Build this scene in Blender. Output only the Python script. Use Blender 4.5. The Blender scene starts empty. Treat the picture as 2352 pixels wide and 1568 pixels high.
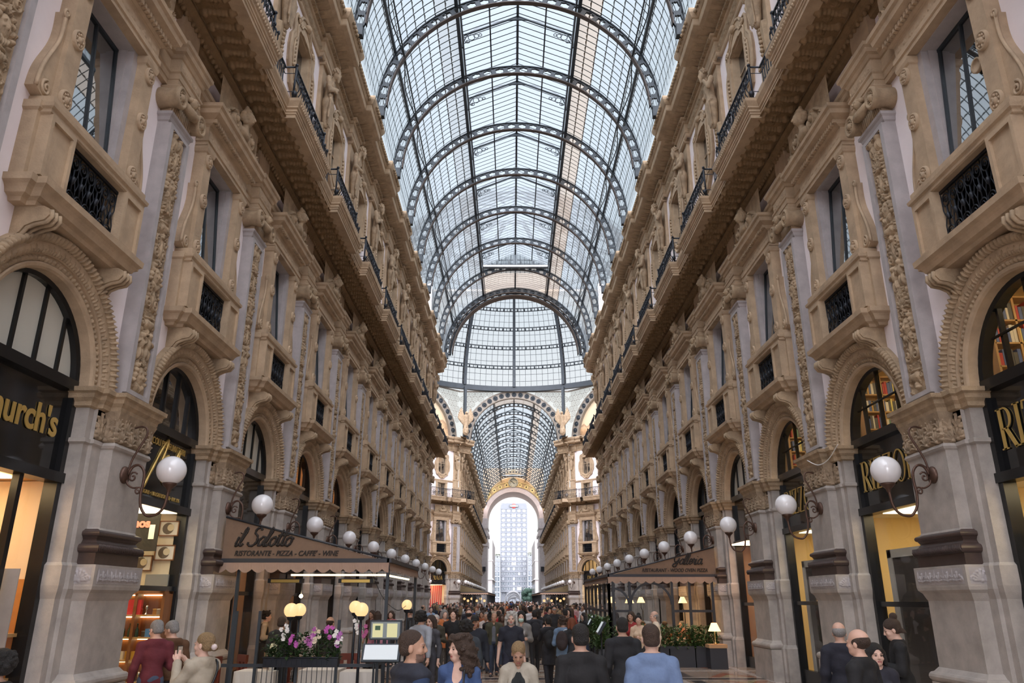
import bpy, math, random
import numpy as np
from mathutils import Vector, Matrix

PI = math.pi
random.seed(7)
SC = bpy.context.scene
COL = SC.collection

# ------------------------------------------------------------------ camera
cam_data = bpy.data.cameras.new('camera')
cam_data.sensor_width = 36.0
cam_data.sensor_fit = 'HORIZONTAL'
cam_data.lens = 1740.0 / 2352.0 * 36.0
cam_data.clip_end = 2000
cam = bpy.data.objects.new('camera', cam_data)
COL.objects.link(cam)
CAM = (-0.29, 0.0, 2.14)
PITCH = math.radians(18.81)
cam.location = CAM
cam.rotation_euler = (PI / 2 + PITCH, 0, 0)
SC.camera = cam

# ------------------------------------------------------------------ view, sky and daylight
SC.view_settings.view_transform = 'Standard'
SC.view_settings.look = 'None'
SC.view_settings.exposure = -0.13
SC.view_settings.gamma = 1.0
SC.view_settings.use_curve_mapping = False
SC.cycles.max_bounces = 8
SC.cycles.diffuse_bounces = 5
SC.cycles.glossy_bounces = 4
SC.cycles.transparent_max_bounces = 24
SC.cycles.sample_clamp_indirect = 6.0
SC.cycles.use_denoising = True

SKY_SOUTH = (1.0, 0.995, 0.98, 1)       # low sky beyond the far arch
SKY_HIGH = (0.78, 0.895, 1.0, 1)         # overcast dome overhead
SKY_BEHIND = (0.95, 0.93, 1.0, 1)       # sky behind the camera, raised to fill the walls
S_SOUTH, S_HIGH, S_BEHIND = 1.15, 1.0, 11.0


def build_world():
    w = bpy.data.worlds.new('evening_sky')
    SC.world = w
    w.use_nodes = True
    nt = w.node_tree
    nt.nodes.clear()
    N, L = nt.nodes.new, nt.links.new
    tc = N('ShaderNodeTexCoord')
    sep = N('ShaderNodeSeparateXYZ')
    L(tc.outputs['Generated'], sep.inputs[0])
    # low southern sky -> high sky by elevation
    r1 = N('ShaderNodeMapRange'); r1.inputs[1].default_value = 0.12; r1.inputs[2].default_value = 0.42
    L(sep.outputs[2], r1.inputs[0])
    m1 = N('ShaderNodeMix'); m1.data_type = 'RGBA'
    m1.inputs[6].default_value = tuple(c * S_SOUTH for c in SKY_SOUTH[:3]) + (1,)
    m1.inputs[7].default_value = tuple(c * S_HIGH for c in SKY_HIGH[:3]) + (1,)
    L(r1.outputs[0], m1.inputs[0])
    # added fill: sky brightened toward zenith and north to light the walls
    d = N('ShaderNodeVectorMath'); d.operation = 'DOT_PRODUCT'
    d.inputs[1].default_value = Vector((0, -0.72, 0.69)).normalized()
    L(tc.outputs['Generated'], d.inputs[0])
    r2 = N('ShaderNodeMapRange'); r2.interpolation_type = 'SMOOTHSTEP'
    r2.inputs[1].default_value = 0.38; r2.inputs[2].default_value = 0.95
    L(d.outputs['Value'], r2.inputs[0])
    m2 = N('ShaderNodeMix'); m2.data_type = 'RGBA'
    m2.inputs[7].default_value = tuple(c * S_BEHIND for c in SKY_BEHIND[:3]) + (1,)
    L(r2.outputs[0], m2.inputs[0]); L(m1.outputs[2], m2.inputs[6])
    bg = N('ShaderNodeBackground'); bg.inputs[1].default_value = 1.0
    out = N('ShaderNodeOutputWorld')
    L(m2.outputs[2], bg.inputs[0]); L(bg.outputs[0], out.inputs[0])


build_world()


def sun(name, energy, color, direction, angle):
    l = bpy.data.lights.new(name, 'SUN')
    l.energy = energy
    l.color = color
    l.angle = math.radians(angle)
    o = bpy.data.objects.new(name, l)
    COL.objects.link(o)
    o.location = (0, -30, 80)
    o.rotation_euler = Vector(direction).to_track_quat('-Z', 'Y').to_euler()
    return o


sun('fill_sun', 2.4, (1.0, 0.93, 0.86), (0.10, 0.62, -0.78), 100)  # added broad fill from behind the camera, lights walls through the roof

# ------------------------------------------------------------------ layout numbers (metres)
L_BAY = 5.1
P0 = 13.4                      # y of the pier called 0
HALF = 7.4                     # half width between the plaster walls
Y_OCT = 65.3                   # octagon near face
Y_FAR = 101.5                  # octagon far face
Y_C = (Y_OCT + Y_FAR) / 2
R_OCT = (Y_FAR - Y_OCT) / 2    # across flats / 2
NB_FAR = 15
Y_END = Y_FAR + 1.0 + NB_FAR * L_BAY
EAVE_Z = 22.9
R_V = 6.4

# ------------------------------------------------------------------ materials
MATS = {}


def nodemat(name):
    m = bpy.data.materials.new(name)
    m.use_nodes = True
    nt = m.node_tree
    b = nt.nodes['Principled BSDF']
    return m, nt, b


def mat(name, col, rough=0.6, metal=0.0, var=0.0, scale=3.0, bump=0.0, bscale=40.0, col2=None, spec=0.5,
        emit=None, estr=0.0, stretch=(1, 1, 1), trans=0.0, objcol=False, ior=None, coat=0.0):
    if name in MATS:
        return MATS[name]
    m, nt, b = nodemat(name)
    N, L = nt.nodes.new, nt.links.new
    b.inputs['Base Color'].default_value = (*col, 1)
    b.inputs['Roughness'].default_value = rough
    b.inputs['Metallic'].default_value = metal
    b.inputs['Specular IOR Level'].default_value = spec
    if ior:
        b.inputs['IOR'].default_value = ior
    if coat:
        b.inputs['Coat Weight'].default_value = coat
        b.inputs['Coat Roughness'].default_value = 0.08
    if trans:
        b.inputs['Transmission Weight'].default_value = trans
    if emit:
        b.inputs['Emission Color'].default_value = (*emit, 1)
        b.inputs['Emission Strength'].default_value = estr
    src = None
    if objcol:
        oi = N('ShaderNodeObjectInfo')
        src = oi.outputs['Color']
        L(src, b.inputs['Base Color'])
    if var > 0:
        geo = N('ShaderNodeNewGeometry')
        mp = N('ShaderNodeMapping'); mp.inputs['Scale'].default_value = stretch
        L(geo.outputs['Position'], mp.inputs['Vector'])
        n = N('ShaderNodeTexNoise'); n.inputs['Scale'].default_value = scale
        n.inputs['Detail'].default_value = 6; n.inputs['Roughness'].default_value = 0.62
        L(mp.outputs[0], n.inputs['Vector'])
        rr = N('ShaderNodeMapRange'); rr.inputs[1].default_value = 0.34; rr.inputs[2].default_value = 0.70
        L(n.outputs['Fac'], rr.inputs[0])
        mx = N('ShaderNodeMix'); mx.data_type = 'RGBA'
        c2 = col2 or tuple(c * (1 - var) for c in col)
        if objcol:
            hs = N('ShaderNodeHueSaturation'); hs.inputs['Value'].default_value = 1 - var
            L(src, hs.inputs['Color']); L(src, mx.inputs[6]); L(hs.outputs[0], mx.inputs[7])
        else:
            mx.inputs[6].default_value = (*col, 1); mx.inputs[7].default_value = (*c2, 1)
        L(rr.outputs[0], mx.inputs[0]); L(mx.outputs[2], b.inputs['Base Color'])
    if bump > 0:
        g2 = N('ShaderNodeNewGeometry')
        n2 = N('ShaderNodeTexNoise'); n2.inputs['Scale'].default_value = bscale
        n2.inputs['Detail'].default_value = 4
        L(g2.outputs['Position'], n2.inputs['Vector'])
        bp = N('ShaderNodeBump'); bp.inputs['Strength'].default_value = bump; bp.inputs['Distance'].default_value = 0.02
        L(n2.outputs['Fac'], bp.inputs['Height']); L(bp.outputs[0], b.inputs['Normal'])
    MATS[name] = m
    return m


M_TAN = mat('travertine', (0.515, 0.385, 0.255), 0.75, var=0.30, scale=2.2, bump=0.25, bscale=30)
M_TAN2 = mat('carved_travertine', (0.465, 0.345, 0.22), 0.8, var=0.42, scale=4.0, bump=0.4, bscale=45)
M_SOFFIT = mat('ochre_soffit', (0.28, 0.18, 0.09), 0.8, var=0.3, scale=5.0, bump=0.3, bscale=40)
M_PLASTER = mat('pale_plaster', (0.90, 0.83, 0.845), 0.85, var=0.08, scale=1.2, bump=0.06, bscale=60)
M_MARBLE = mat('grey_marble', (0.45, 0.42, 0.42), 0.5, var=0.22, scale=3.0, bump=0.08, bscale=50)
M_GRANITE = mat('pier_granite', (0.46, 0.42, 0.38), 0.6, var=0.32, scale=2.6, bump=0.18, bscale=70)
M_CAP = mat('weathered_capital', (0.40, 0.30, 0.20), 0.8, var=0.45, scale=5.0, bump=0.4, bscale=50)
M_BASE = mat('dark_brown_marble', (0.075, 0.050, 0.043), 0.38, var=0.3, scale=6)
M_IRON = mat('black_iron', (0.02, 0.024, 0.032), 0.42, metal=0.5)
M_STEEL = mat('slate_painted_iron', (0.034, 0.045, 0.056), 0.5, metal=0.2, var=0.2, scale=2)
M_RUST = mat('worn_painted_iron', (0.085, 0.062, 0.052), 0.6, metal=0.2, var=0.35, scale=2)
M_BRONZE = mat('bronze_bracket', (0.13, 0.075, 0.055), 0.45, metal=0.6, var=0.3, scale=20)
M_BLACK = mat('black_shop_frame', (0.012, 0.013, 0.014), 0.25, metal=0.2)
M_SIGN = mat('black_glass_sign', (0.008, 0.009, 0.010), 0.07, spec=0.6)
M_GOLD = mat('gold_lettering', (0.75, 0.52, 0.16), 0.35, metal=0.6)
M_STATUE = mat('statue_stone', (0.47, 0.35, 0.23), 0.85, var=0.45, scale=4, bump=0.6, bscale=28)
M_ROOM = mat('shop_wall_cream', (0.72, 0.60, 0.38), 0.8)
M_WOOD = mat('warm_wood', (0.28, 0.11, 0.035), 0.45, var=0.35, scale=6, stretch=(1, 1, 0.15))
M_WOOD2 = mat('light_wood', (0.60, 0.36, 0.14), 0.5, var=0.2, scale=6, stretch=(1, 1, 0.15))


def mixglass(name, tint, gloss_rough=0.02, refl=0.6, opacity=0.0, body=(0.5, 0.5, 0.5)):
    """clear thin pane: transparent with a fresnel reflection and an optional milky body"""
    if name in MATS:
        return MATS[name]
    m = bpy.data.materials.new(name); m.use_nodes = True
    nt = m.node_tree; nt.nodes.clear()
    N, L = nt.nodes.new, nt.links.new
    tr = N('ShaderNodeBsdfTransparent'); tr.inputs[0].default_value = (*tint, 1)
    gl = N('ShaderNodeBsdfGlossy'); gl.inputs['Roughness'].default_value = gloss_rough
    lw = N('ShaderNodeLayerWeight'); lw.inputs[0].default_value = 0.5
    p4 = N('ShaderNodeMath'); p4.operation = 'POWER'; p4.inputs[1].default_value = 4.0
    L(lw.outputs['Facing'], p4.inputs[0])
    fr = N('ShaderNodeMath'); fr.operation = 'MULTIPLY_ADD'; fr.inputs[1].default_value = refl; fr.inputs[2].default_value = 0.04 * min(1, refl * 2)
    L(p4.outputs[0], fr.inputs[0])
    mx = N('ShaderNodeMixShader'); out = N('ShaderNodeOutputMaterial')
    first = tr.outputs[0]
    if opacity > 0:
        df = N('ShaderNodeBsdfTranslucent'); df.inputs[0].default_value = (*body, 1)
        dd = N('ShaderNodeBsdfDiffuse'); dd.inputs[0].default_value = (*body, 1)
        ad = N('ShaderNodeMixShader'); ad.inputs[0].default_value = 0.3
        L(df.outputs[0], ad.inputs[1]); L(dd.outputs[0], ad.inputs[2])
        m2 = N('ShaderNodeMixShader'); m2.inputs[0].default_value = opacity
        L(first, m2.inputs[1]); L(ad.outputs[0], m2.inputs[2]); first = m2.outputs[0]
    L(fr.outputs[0], mx.inputs[0]); L(first, mx.inputs[1]); L(gl.outputs[0], mx.inputs[2])
    L(mx.outputs[0], out.inputs[0])
    MATS[name] = m
    return m


M_ROOFGLASS = mixglass('roof_glass', (0.90, 0.94, 0.96), refl=0.06, opacity=0.48, body=(0.34, 0.385, 0.415))
M_DOMEGLASS = mixglass('dome_glass', (0.99, 0.99, 0.99), refl=0.03, opacity=0.10, body=(0.30, 0.32, 0.33))
M_LAPGLASS = mixglass('milky_lap_glass', (0.80, 0.80, 0.78), opacity=0.25, body=(0.72, 0.72, 0.68))
M_SHOPGLASS = mixglass('shop_glass', (0.93, 0.95, 0.94))
M_WINGLASS = mat('dark_window_glass', (0.02, 0.026, 0.03), 0.015, spec=1.0, ior=2.6)
M_BLINDS = mat('pale_blind_behind_glass', (0.62, 0.62, 0.55), 0.25, spec=0.6)


# ------------------------------------------------------------------ mesh builder
class MB:
    def __init__(self):
        self.v = []; self.f = []; self.n = 0; self.mi = []; self.sm = []

    def add(self, v, f, mi=0, smooth=False):
        v = np.asarray(v, float).reshape(-1, 3)
        b = self.n
        self.v.append(v); self.n += len(v)
        for q in f:
            self.f.append([int(i) + b for i in q])
        self.mi += [mi] * len(f); self.sm += [smooth] * len(f)
        return self

    def box(self, x0, x1, y0, y1, z0, z1, mi=0):
        v = [(x0, y0, z0), (x1, y0, z0), (x1, y1, z0), (x0, y1, z0), (x0, y0, z1), (x1, y0, z1), (x1, y1, z1), (x0, y1, z1)]
        return self.add(v, [(0, 3, 2, 1), (4, 5, 6, 7), (0, 1, 5, 4), (1, 2, 6, 5), (2, 3, 7, 6), (3, 0, 4, 7)], mi)

    def obox(self, c, size, rot=0.0, mi=0, tilt=0.0):
        sx, sy, sz = (s / 2 for s in size)
        m = Matrix.Translation(c) @ Matrix.Rotation(rot, 4, 'Z') @ Matrix.Rotation(tilt, 4, 'X')
        v = [m @ Vector(p) for p in [(-sx, -sy, -sz), (sx, -sy, -sz), (sx, sy, -sz), (-sx, sy, -sz), (-sx, -sy, sz), (sx, -sy, sz), (sx, sy, sz), (-sx, sy, sz)]]
        return self.add([tuple(p) for p in v], [(0, 3, 2, 1), (4, 5, 6, 7), (0, 1, 5, 4), (1, 2, 6, 5), (2, 3, 7, 6), (3, 0, 4, 7)], mi)

    def mould(self, path, prof, cap=True, closed=False, mi=0, smooth=False):
        """sweep a profile [(offset, z)] along a plan polyline; offset goes to the left of the path"""
        P = [Vector((p[0], p[1])) for p in path]
        n = len(P)
        segs = []
        for i in range(n - 1 + (1 if closed else 0)):
            d = (P[(i + 1) % n] - P[i]).normalized()
            segs.append(Vector((-d.y, d.x)))
        nm = []
        for i in range(n):
            if closed:
                a, b = segs[i - 1], segs[i]
            else:
                a = segs[max(i - 1, 0)]; b = segs[min(i, n - 2)]
            nm.append((a + b) / (1 + a.dot(b)))
        v = []
        for o, z in prof:
            for i in range(n):
                q = P[i] + nm[i] * o
                v.append((q.x, q.y, z))
        f = []
        m = len(prof)
        for j in range(m - 1):
            for i in range(n - 1 + (1 if closed else 0)):
                i2 = (i + 1) % n
                f.append((j * n + i, j * n + i2, (j + 1) * n + i2, (j + 1) * n + i))
        if cap:
            f.append(tuple(range(n - 1, -1, -1))); f.append(tuple(range((m - 1) * n, m * n)))
        return self.add(v, f, mi, smooth)

    def bar(self, x0, x1, p0, prof, mi=0):
        """straight moulding along x standing out of the plane y = p0, profile [(out, z)], with end caps"""
        m = len(prof)
        v = [(x0, p0 + o, z) for o, z in prof] + [(x1, p0 + o, z) for o, z in prof]
        f = [(j, j + 1, m + j + 1, m + j) for j in range(m - 1)]
        f.append(tuple(range(m))); f.append(tuple(range(2 * m - 1, m - 1, -1)))
        f.append((0, m, 2 * m - 1, m - 1))
        return self.add(v, f, mi)

    def arch(self, cx, cz, prof, a0=0.0, a1=PI, n=28, mi=0, smooth=False, closed_prof=False):
        """sweep profile [(radius, y)] round the point (cx, cz) in the xz plane"""
        m = len(prof)
        v = []
        for i in range(n + 1):
            a = a0 + (a1 - a0) * i / n
            for r, y in prof:
                v.append((cx + r * math.cos(a), y, cz + r * math.sin(a)))
        f = []
        for i in range(n):
            for j in range(m - 1 + (1 if closed_prof else 0)):
                j2 = (j + 1) % m
                f.append((i * m + j, i * m + j2, (i + 1) * m + j2, (i + 1) * m + j))
        return self.add(v, f, mi, smooth)

    def lathe(self, prof, c=(0, 0, 0), n=16, axis='Z', mi=0, smooth=True, a0=0, a1=2 * PI):
        full = abs(a1 - a0 - 2 * PI) < 1e-6
        k = n if full else n + 1
        v = []
        for r, z in prof:
            for i in range(k):
                a = a0 + (a1 - a0) * i / n
                x, y = r * math.cos(a), r * math.sin(a)
                if axis == 'Z': q = (x, y, z)
                elif axis == 'Y': q = (x, z, y)
                else: q = (z, x, y)
                v.append((q[0] + c[0], q[1] + c[1], q[2] + c[2]))
        f = []
        for j in range(len(prof) - 1):
            for i in range(n):
                i2 = (i + 1) % k
                f.append((j * k + i, j * k + i2, (j + 1) * k + i2, (j + 1) * k + i))
        return self.add(v, f, mi, smooth)

    def ball(self, c, r, n=12, mi=0, sz=1.0, sy=1.0):
        m = max(4, n // 2)
        v = []; f = []
        for j in range(m + 1):
            t = PI * j / m
            for i in range(n):
                a = 2 * PI * i / n
                v.append((c[0] + r * math.sin(t) * math.cos(a), c[1] + r * sy * math.sin(t) * math.sin(a), c[2] + r * sz * math.cos(t)))
        for j in range(m):
            for i in range(n):
                f.append((j * n + i, (j + 1) * n + i, (j + 1) * n + (i + 1) % n, j * n + (i + 1) % n))
        return self.add(v, f, mi, True)

    def tube(self, pts, r, n=6, mi=0, closed=False, smooth=True):
        P = [Vector(p) for p in pts]
        k = len(P)
        rs = r if hasattr(r, '__len__') else [r] * k
        up = None
        v = []
        for i in range(k):
            if closed:
                t = P[(i + 1) % k] - P[i - 1]
            else:
                t = P[min(i + 1, k - 1)] - P[max(i - 1, 0)]
            if t.length < 1e-9: t = Vector((0, 0, 1))
            t.normalize()
            if up is None or abs(up.dot(t)) > 0.98:
                up = Vector((0, 0, 1)) if abs(t.z) < 0.9 else Vector((0, 1, 0))
            a = t.cross(up).normalized(); b = a.cross(t).normalized(); up = b
            for j in range(n):
                an = 2 * PI * j / n
                q = P[i] + (a * math.cos(an) + b * math.sin(an)) * rs[i]
                v.append(tuple(q))
        f = []
        for i in range(k - 1 + (1 if closed else 0)):
            i2 = (i + 1) % k
            for j in range(n):
                f.append((i * n + j, i * n + (j + 1) % n, i2 * n + (j + 1) % n, i2 * n + j))
        if not closed:
            f.append(tuple(range(n - 1, -1, -1))); f.append(tuple(range((k - 1) * n, k * n)))
        return self.add(v, f, mi, smooth)

    def ribbon(self, pts, d, w, mi=0):
        """flat bar along pts, w wide in the direction d"""
        d = np.asarray(d, float) * w / 2
        v = []
        for p in pts: v += [np.asarray(p) - d, np.asarray(p) + d]
        return self.add(v, [(2 * i, 2 * i + 1, 2 * i + 3, 2 * i + 2) for i in range(len(pts) - 1)], mi)

    def prism(self, poly, a0, a1, axis='Y', mi=0):
        """extrude a 2d polygon; axis Y: poly is (x, z); axis X: poly is (y, z); axis Z: poly is (x, y)"""
        n = len(poly)
        v = []
        for a in (a0, a1):
            for p, q in poly:
                v.append((p, a, q) if axis == 'Y' else ((a, p, q) if axis == 'X' else (p, q, a)))
        f = [tuple(range(n - 1, -1, -1)), tuple(range(n, 2 * n))]
        f += [(i, (i + 1) % n, n + (i + 1) % n, n + i) for i in range(n)]
        return self.add(v, f, mi)

    def grid(self, X, Y, Z, mi=0, smooth=True):
        n, m = X.shape
        v = np.stack([X.ravel(), Y.ravel(), Z.ravel()], 1)
        i = np.arange((n - 1) * m).reshape(n - 1, m)[:, :-1].ravel()
        f = np.stack([i, i + 1, i + m + 1, i + m], 1)
        return self.add(v, f.tolist(), mi, smooth)

    def merge(self, other, M=None, mi=None):
        v = np.concatenate(other.v) if other.v else np.zeros((0, 3))
        if M is not None:
            A = np.array(M)
            v = v @ A[:3, :3].T + A[:3, 3]
        b = self.n
        self.v.append(v); self.n += len(v)
        self.f += [[i + b for i in q] for q in other.f]
        self.mi += other.mi if mi is None else [mi] * len(other.f)
        self.sm += other.sm
        return self

    def mesh(self, name, mats):
        me = bpy.data.meshes.new(name)
        v = np.concatenate(self.v) if self.v else np.zeros((0, 3))
        me.from_pydata(v.tolist(), [], self.f)
        for m in (mats if isinstance(mats, (list, tuple)) else [mats]):
            me.materials.append(m)
        me.polygons.foreach_set('material_index', self.mi)
        me.polygons.foreach_set('use_smooth', self.sm)
        me.update()
        return me


def tag(o, label=None, cat=None, group=None, kind=None):
    if label: o['label'] = label
    if cat: o['category'] = cat
    if group: o['group'] = group
    if kind: o['kind'] = kind
    return o


def obj(name, mb, mats, parent=None, loc=None, rz=None, color=None):
    me = mb.mesh(name, mats) if isinstance(mb, MB) else mb
    o = bpy.data.objects.new(name, me)
    COL.objects.link(o)
    if parent is not None: o.parent = parent
    if loc is not None: o.location = loc
    if rz is not None: o.rotation_euler = (0, 0, rz)
    if color is not None: o.color = (*color, 1)
    return o


def empty(name, loc=(0, 0, 0), rz=0.0, label=None, cat=None, group=None, kind=None):
    o = bpy.data.objects.new(name, None)
    o.empty_display_size = 0.1
    COL.objects.link(o)
    o.location = loc; o.rotation_euler = (0, 0, rz)
    return tag(o, label, cat, group, kind)


KIDS = {}


def kids_of(o):
    return [c for c in o.children]


def clone(o, parent=None, loc=None, rz=None):
    """a copy of a thing with copies of its parts and sub-parts"""
    c = o.copy()
    COL.objects.link(c)
    if parent is not None: c.parent = parent
    if loc is not None: c.location = loc
    if rz is not None: c.rotation_euler = (0, 0, rz)
    for ch in TREE.get(o.name, []):
        k = clone(ch, c)
        TREE.setdefault(c.name, []).append(k)
    return c


TREE = {}          # parent name -> children, so that copying need not search the scene


def freeze(root):
    """remember the children of a finished thing"""
    st = [root]
    allk = {}
    for o in COL.objects:
        if o.parent is not None:
            allk.setdefault(o.parent.name, []).append(o)
    while st:
        p = st.pop()
        TREE[p.name] = allk.get(p.name, [])
        st += TREE[p.name]
    return root


ORD = ['first', 'second', 'third', 'fourth', 'fifth', 'sixth', 'seventh', 'eighth', 'ninth', 'tenth', 'eleventh', 'twelfth',
       'thirteenth', 'fourteenth', 'fifteenth', 'sixteenth', 'seventeenth', 'eighteenth', 'nineteenth', 'twentieth']


# ------------------------------------------------------------------ smooth solids from distance fields
class Field:
    def __init__(self, lo, hi, vox):
        self.lo = np.array(lo, float); self.vox = vox
        self.n = np.ceil((np.array(hi) - self.lo) / vox).astype(int) + 1
        self.d = np.full(self.n, 1.0, np.float32)
        self.ax = [self.lo[i] + np.arange(self.n[i]) * vox for i in range(3)]

    def _sl(self, lo, hi):
        a = np.clip(np.floor((np.array(lo) - self.lo) / self.vox).astype(int), 0, self.n)
        b = np.clip(np.ceil((np.array(hi) - self.lo) / self.vox).astype(int) + 1, 0, self.n)
        return tuple(slice(a[i], b[i]) for i in range(3))

    def _pts(self, s):
        return np.meshgrid(self.ax[0][s[0]], self.ax[1][s[1]], self.ax[2][s[2]], indexing='ij')

    def _mix(self, s, d, k):
        a = self.d[s]
        if k > 0:
            h = np.maximum(k - np.abs(a - d), 0) / k
            self.d[s] = np.minimum(a, d) - h * h * k * 0.25
        else:
            self.d[s] = np.minimum(a, d)

    def _cut(self, s, d, k):
        a = self.d[s]; d = -d
        if k > 0:
            h = np.maximum(k - np.abs(a - d), 0) / k
            self.d[s] = np.maximum(a, d) + h * h * k * 0.25
        else:
            self.d[s] = np.maximum(a, d)

    def cone(self, a, b, ra, rb, k=0.02, cut=False, sq=None):
        """tapered capsule; sq=(sx,sy,sz) squashes it"""
        a = np.array(a, float); b = np.array(b, float)
        S = np.array(sq if sq else (1, 1, 1), float)
        m = (max(ra, rb) + k + self.vox * 2) * S.max()
        s = self._sl(np.minimum(a, b) - m, np.maximum(a, b) + m)
        X, Y, Z = self._pts(s)
        if X.size == 0: return self
        c = a
        d = (b - a) / S
        px, py, pz = (X - c[0]) / S[0], (Y - c[1]) / S[1], (Z - c[2]) / S[2]
        L2 = max((d * d).sum(), 1e-9)
        t = np.clip((px * d[0] + py * d[1] + pz * d[2]) / L2, 0, 1)
        q = np.sqrt((px - t * d[0]) ** 2 + (py - t * d[1]) ** 2 + (pz - t * d[2]) ** 2) - (ra + (rb - ra) * t)
        q = (q * S.min()).astype(np.float32)
        (self._cut if cut else self._mix)(s, q, k)
        return self

    def ell(self, c, r, k=0.02, rot=None, cut=False):
        c = np.array(c, float); r = np.array(r, float)
        m = r.max() + k + self.vox * 2
        s = self._sl(c - m, c + m)
        X, Y, Z = self._pts(s)
        if X.size == 0: return self
        px, py, pz = X - c[0], Y - c[1], Z - c[2]
        if rot is not None:
            R = np.array(rot).T
            px, py, pz = (R[i, 0] * px + R[i, 1] * py + R[i, 2] * pz for i in range(3))
        k0 = np.sqrt((px / r[0]) ** 2 + (py / r[1]) ** 2 + (pz / r[2]) ** 2)
        k1 = np.sqrt((px / r[0] ** 2) ** 2 + (py / r[1] ** 2) ** 2 + (pz / r[2] ** 2) ** 2)
        q = (k0 * (k0 - 1) / np.maximum(k1, 1e-6)).astype(np.float32)
        (self._cut if cut else self._mix)(s, q, k)
        return self

    def plane(self, n, c, lo=None, hi=None):
        """keep only the side n.p < c (inside an optional box)"""
        s = self._sl(lo if lo is not None else self.lo, hi if hi is not None else self.lo + self.n * self.vox)
        X, Y, Z = self._pts(s)
        q = (X * n[0] + Y * n[1] + Z * n[2] - c).astype(np.float32)
        self.d[s] = np.maximum(self.d[s], q)
        return self

    def ripple(self, fn):
        X, Y, Z = self._pts((slice(None),) * 3)
        near = np.abs(self.d) < 0.08
        self.d[near] += fn(X[near], Y[near], Z[near]).astype(np.float32)
        return self

    def mb(self, mi=0):
        d = self.d
        ins = d < 0
        nx, ny, nz = d.shape
        c = np.zeros((nx - 1, ny - 1, nz - 1), np.int8)
        offs = [(i, j, k) for i in (0, 1) for j in (0, 1) for k in (0, 1)]
        for i, j, k in offs:
            c += ins[i:nx - 1 + i, j:ny - 1 + j, k:nz - 1 + k]
        act = (c > 0) & (c < 8)
        I = np.argwhere(act)
        out = MB()
        if len(I) == 0: return out
        val = np.stack([d[I[:, 0] + i, I[:, 1] + j, I[:, 2] + k] for i, j, k in offs], 1)
        pos = np.zeros((len(I), 3)); cnt = np.zeros(len(I))
        O = np.array(offs, float)
        for a in range(8):
            for b in range(a + 1, 8):
                if np.abs(O[a] - O[b]).sum() != 1: continue
                va, vb = val[:, a], val[:, b]
                m = (va < 0) != (vb < 0)
                t = np.where(m, va / np.where(m, va - vb, 1), 0)
                p = O[a] + t[:, None] * (O[b] - O[a])
                pos += p * m[:, None]; cnt += m
        pos /= cnt[:, None]
        V = self.lo + (I + pos) * self.vox
        idx = np.full(act.shape, -1, np.int64)
        idx[act] = np.arange(len(I))
        F = []
        for axn in range(3):
            a = [slice(None)] * 3; b = [slice(None)] * 3
            a[axn] = slice(0, -1); b[axn] = slice(1, None)
            ch = ins[tuple(a)] != ins[tuple(b)]
            E = np.argwhere(ch)
            o1, o2 = [(1, 2), (2, 0), (0, 1)][axn]
            ok = (E[:, o1] > 0) & (E[:, o2] > 0) & (E[:, o1] < d.shape[o1] - 1) & (E[:, o2] < d.shape[o2] - 1)
            E = E[ok]
            fl = ins[E[:, 0], E[:, 1], E[:, 2]]
            q = []
            for s1, s2 in ((-1, -1), (0, -1), (0, 0), (-1, 0)):
                G = E.copy(); G[:, o1] += s1; G[:, o2] += s2
                q.append(idx[G[:, 0], G[:, 1], G[:, 2]])
            Q = np.stack(q, 1)
            Q[~fl] = Q[~fl][:, ::-1]
            F.append(Q)
        F = np.concatenate(F)
        F = F[(F >= 0).all(1)]
        out.add(V, F.tolist(), mi, True)
        return out


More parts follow.
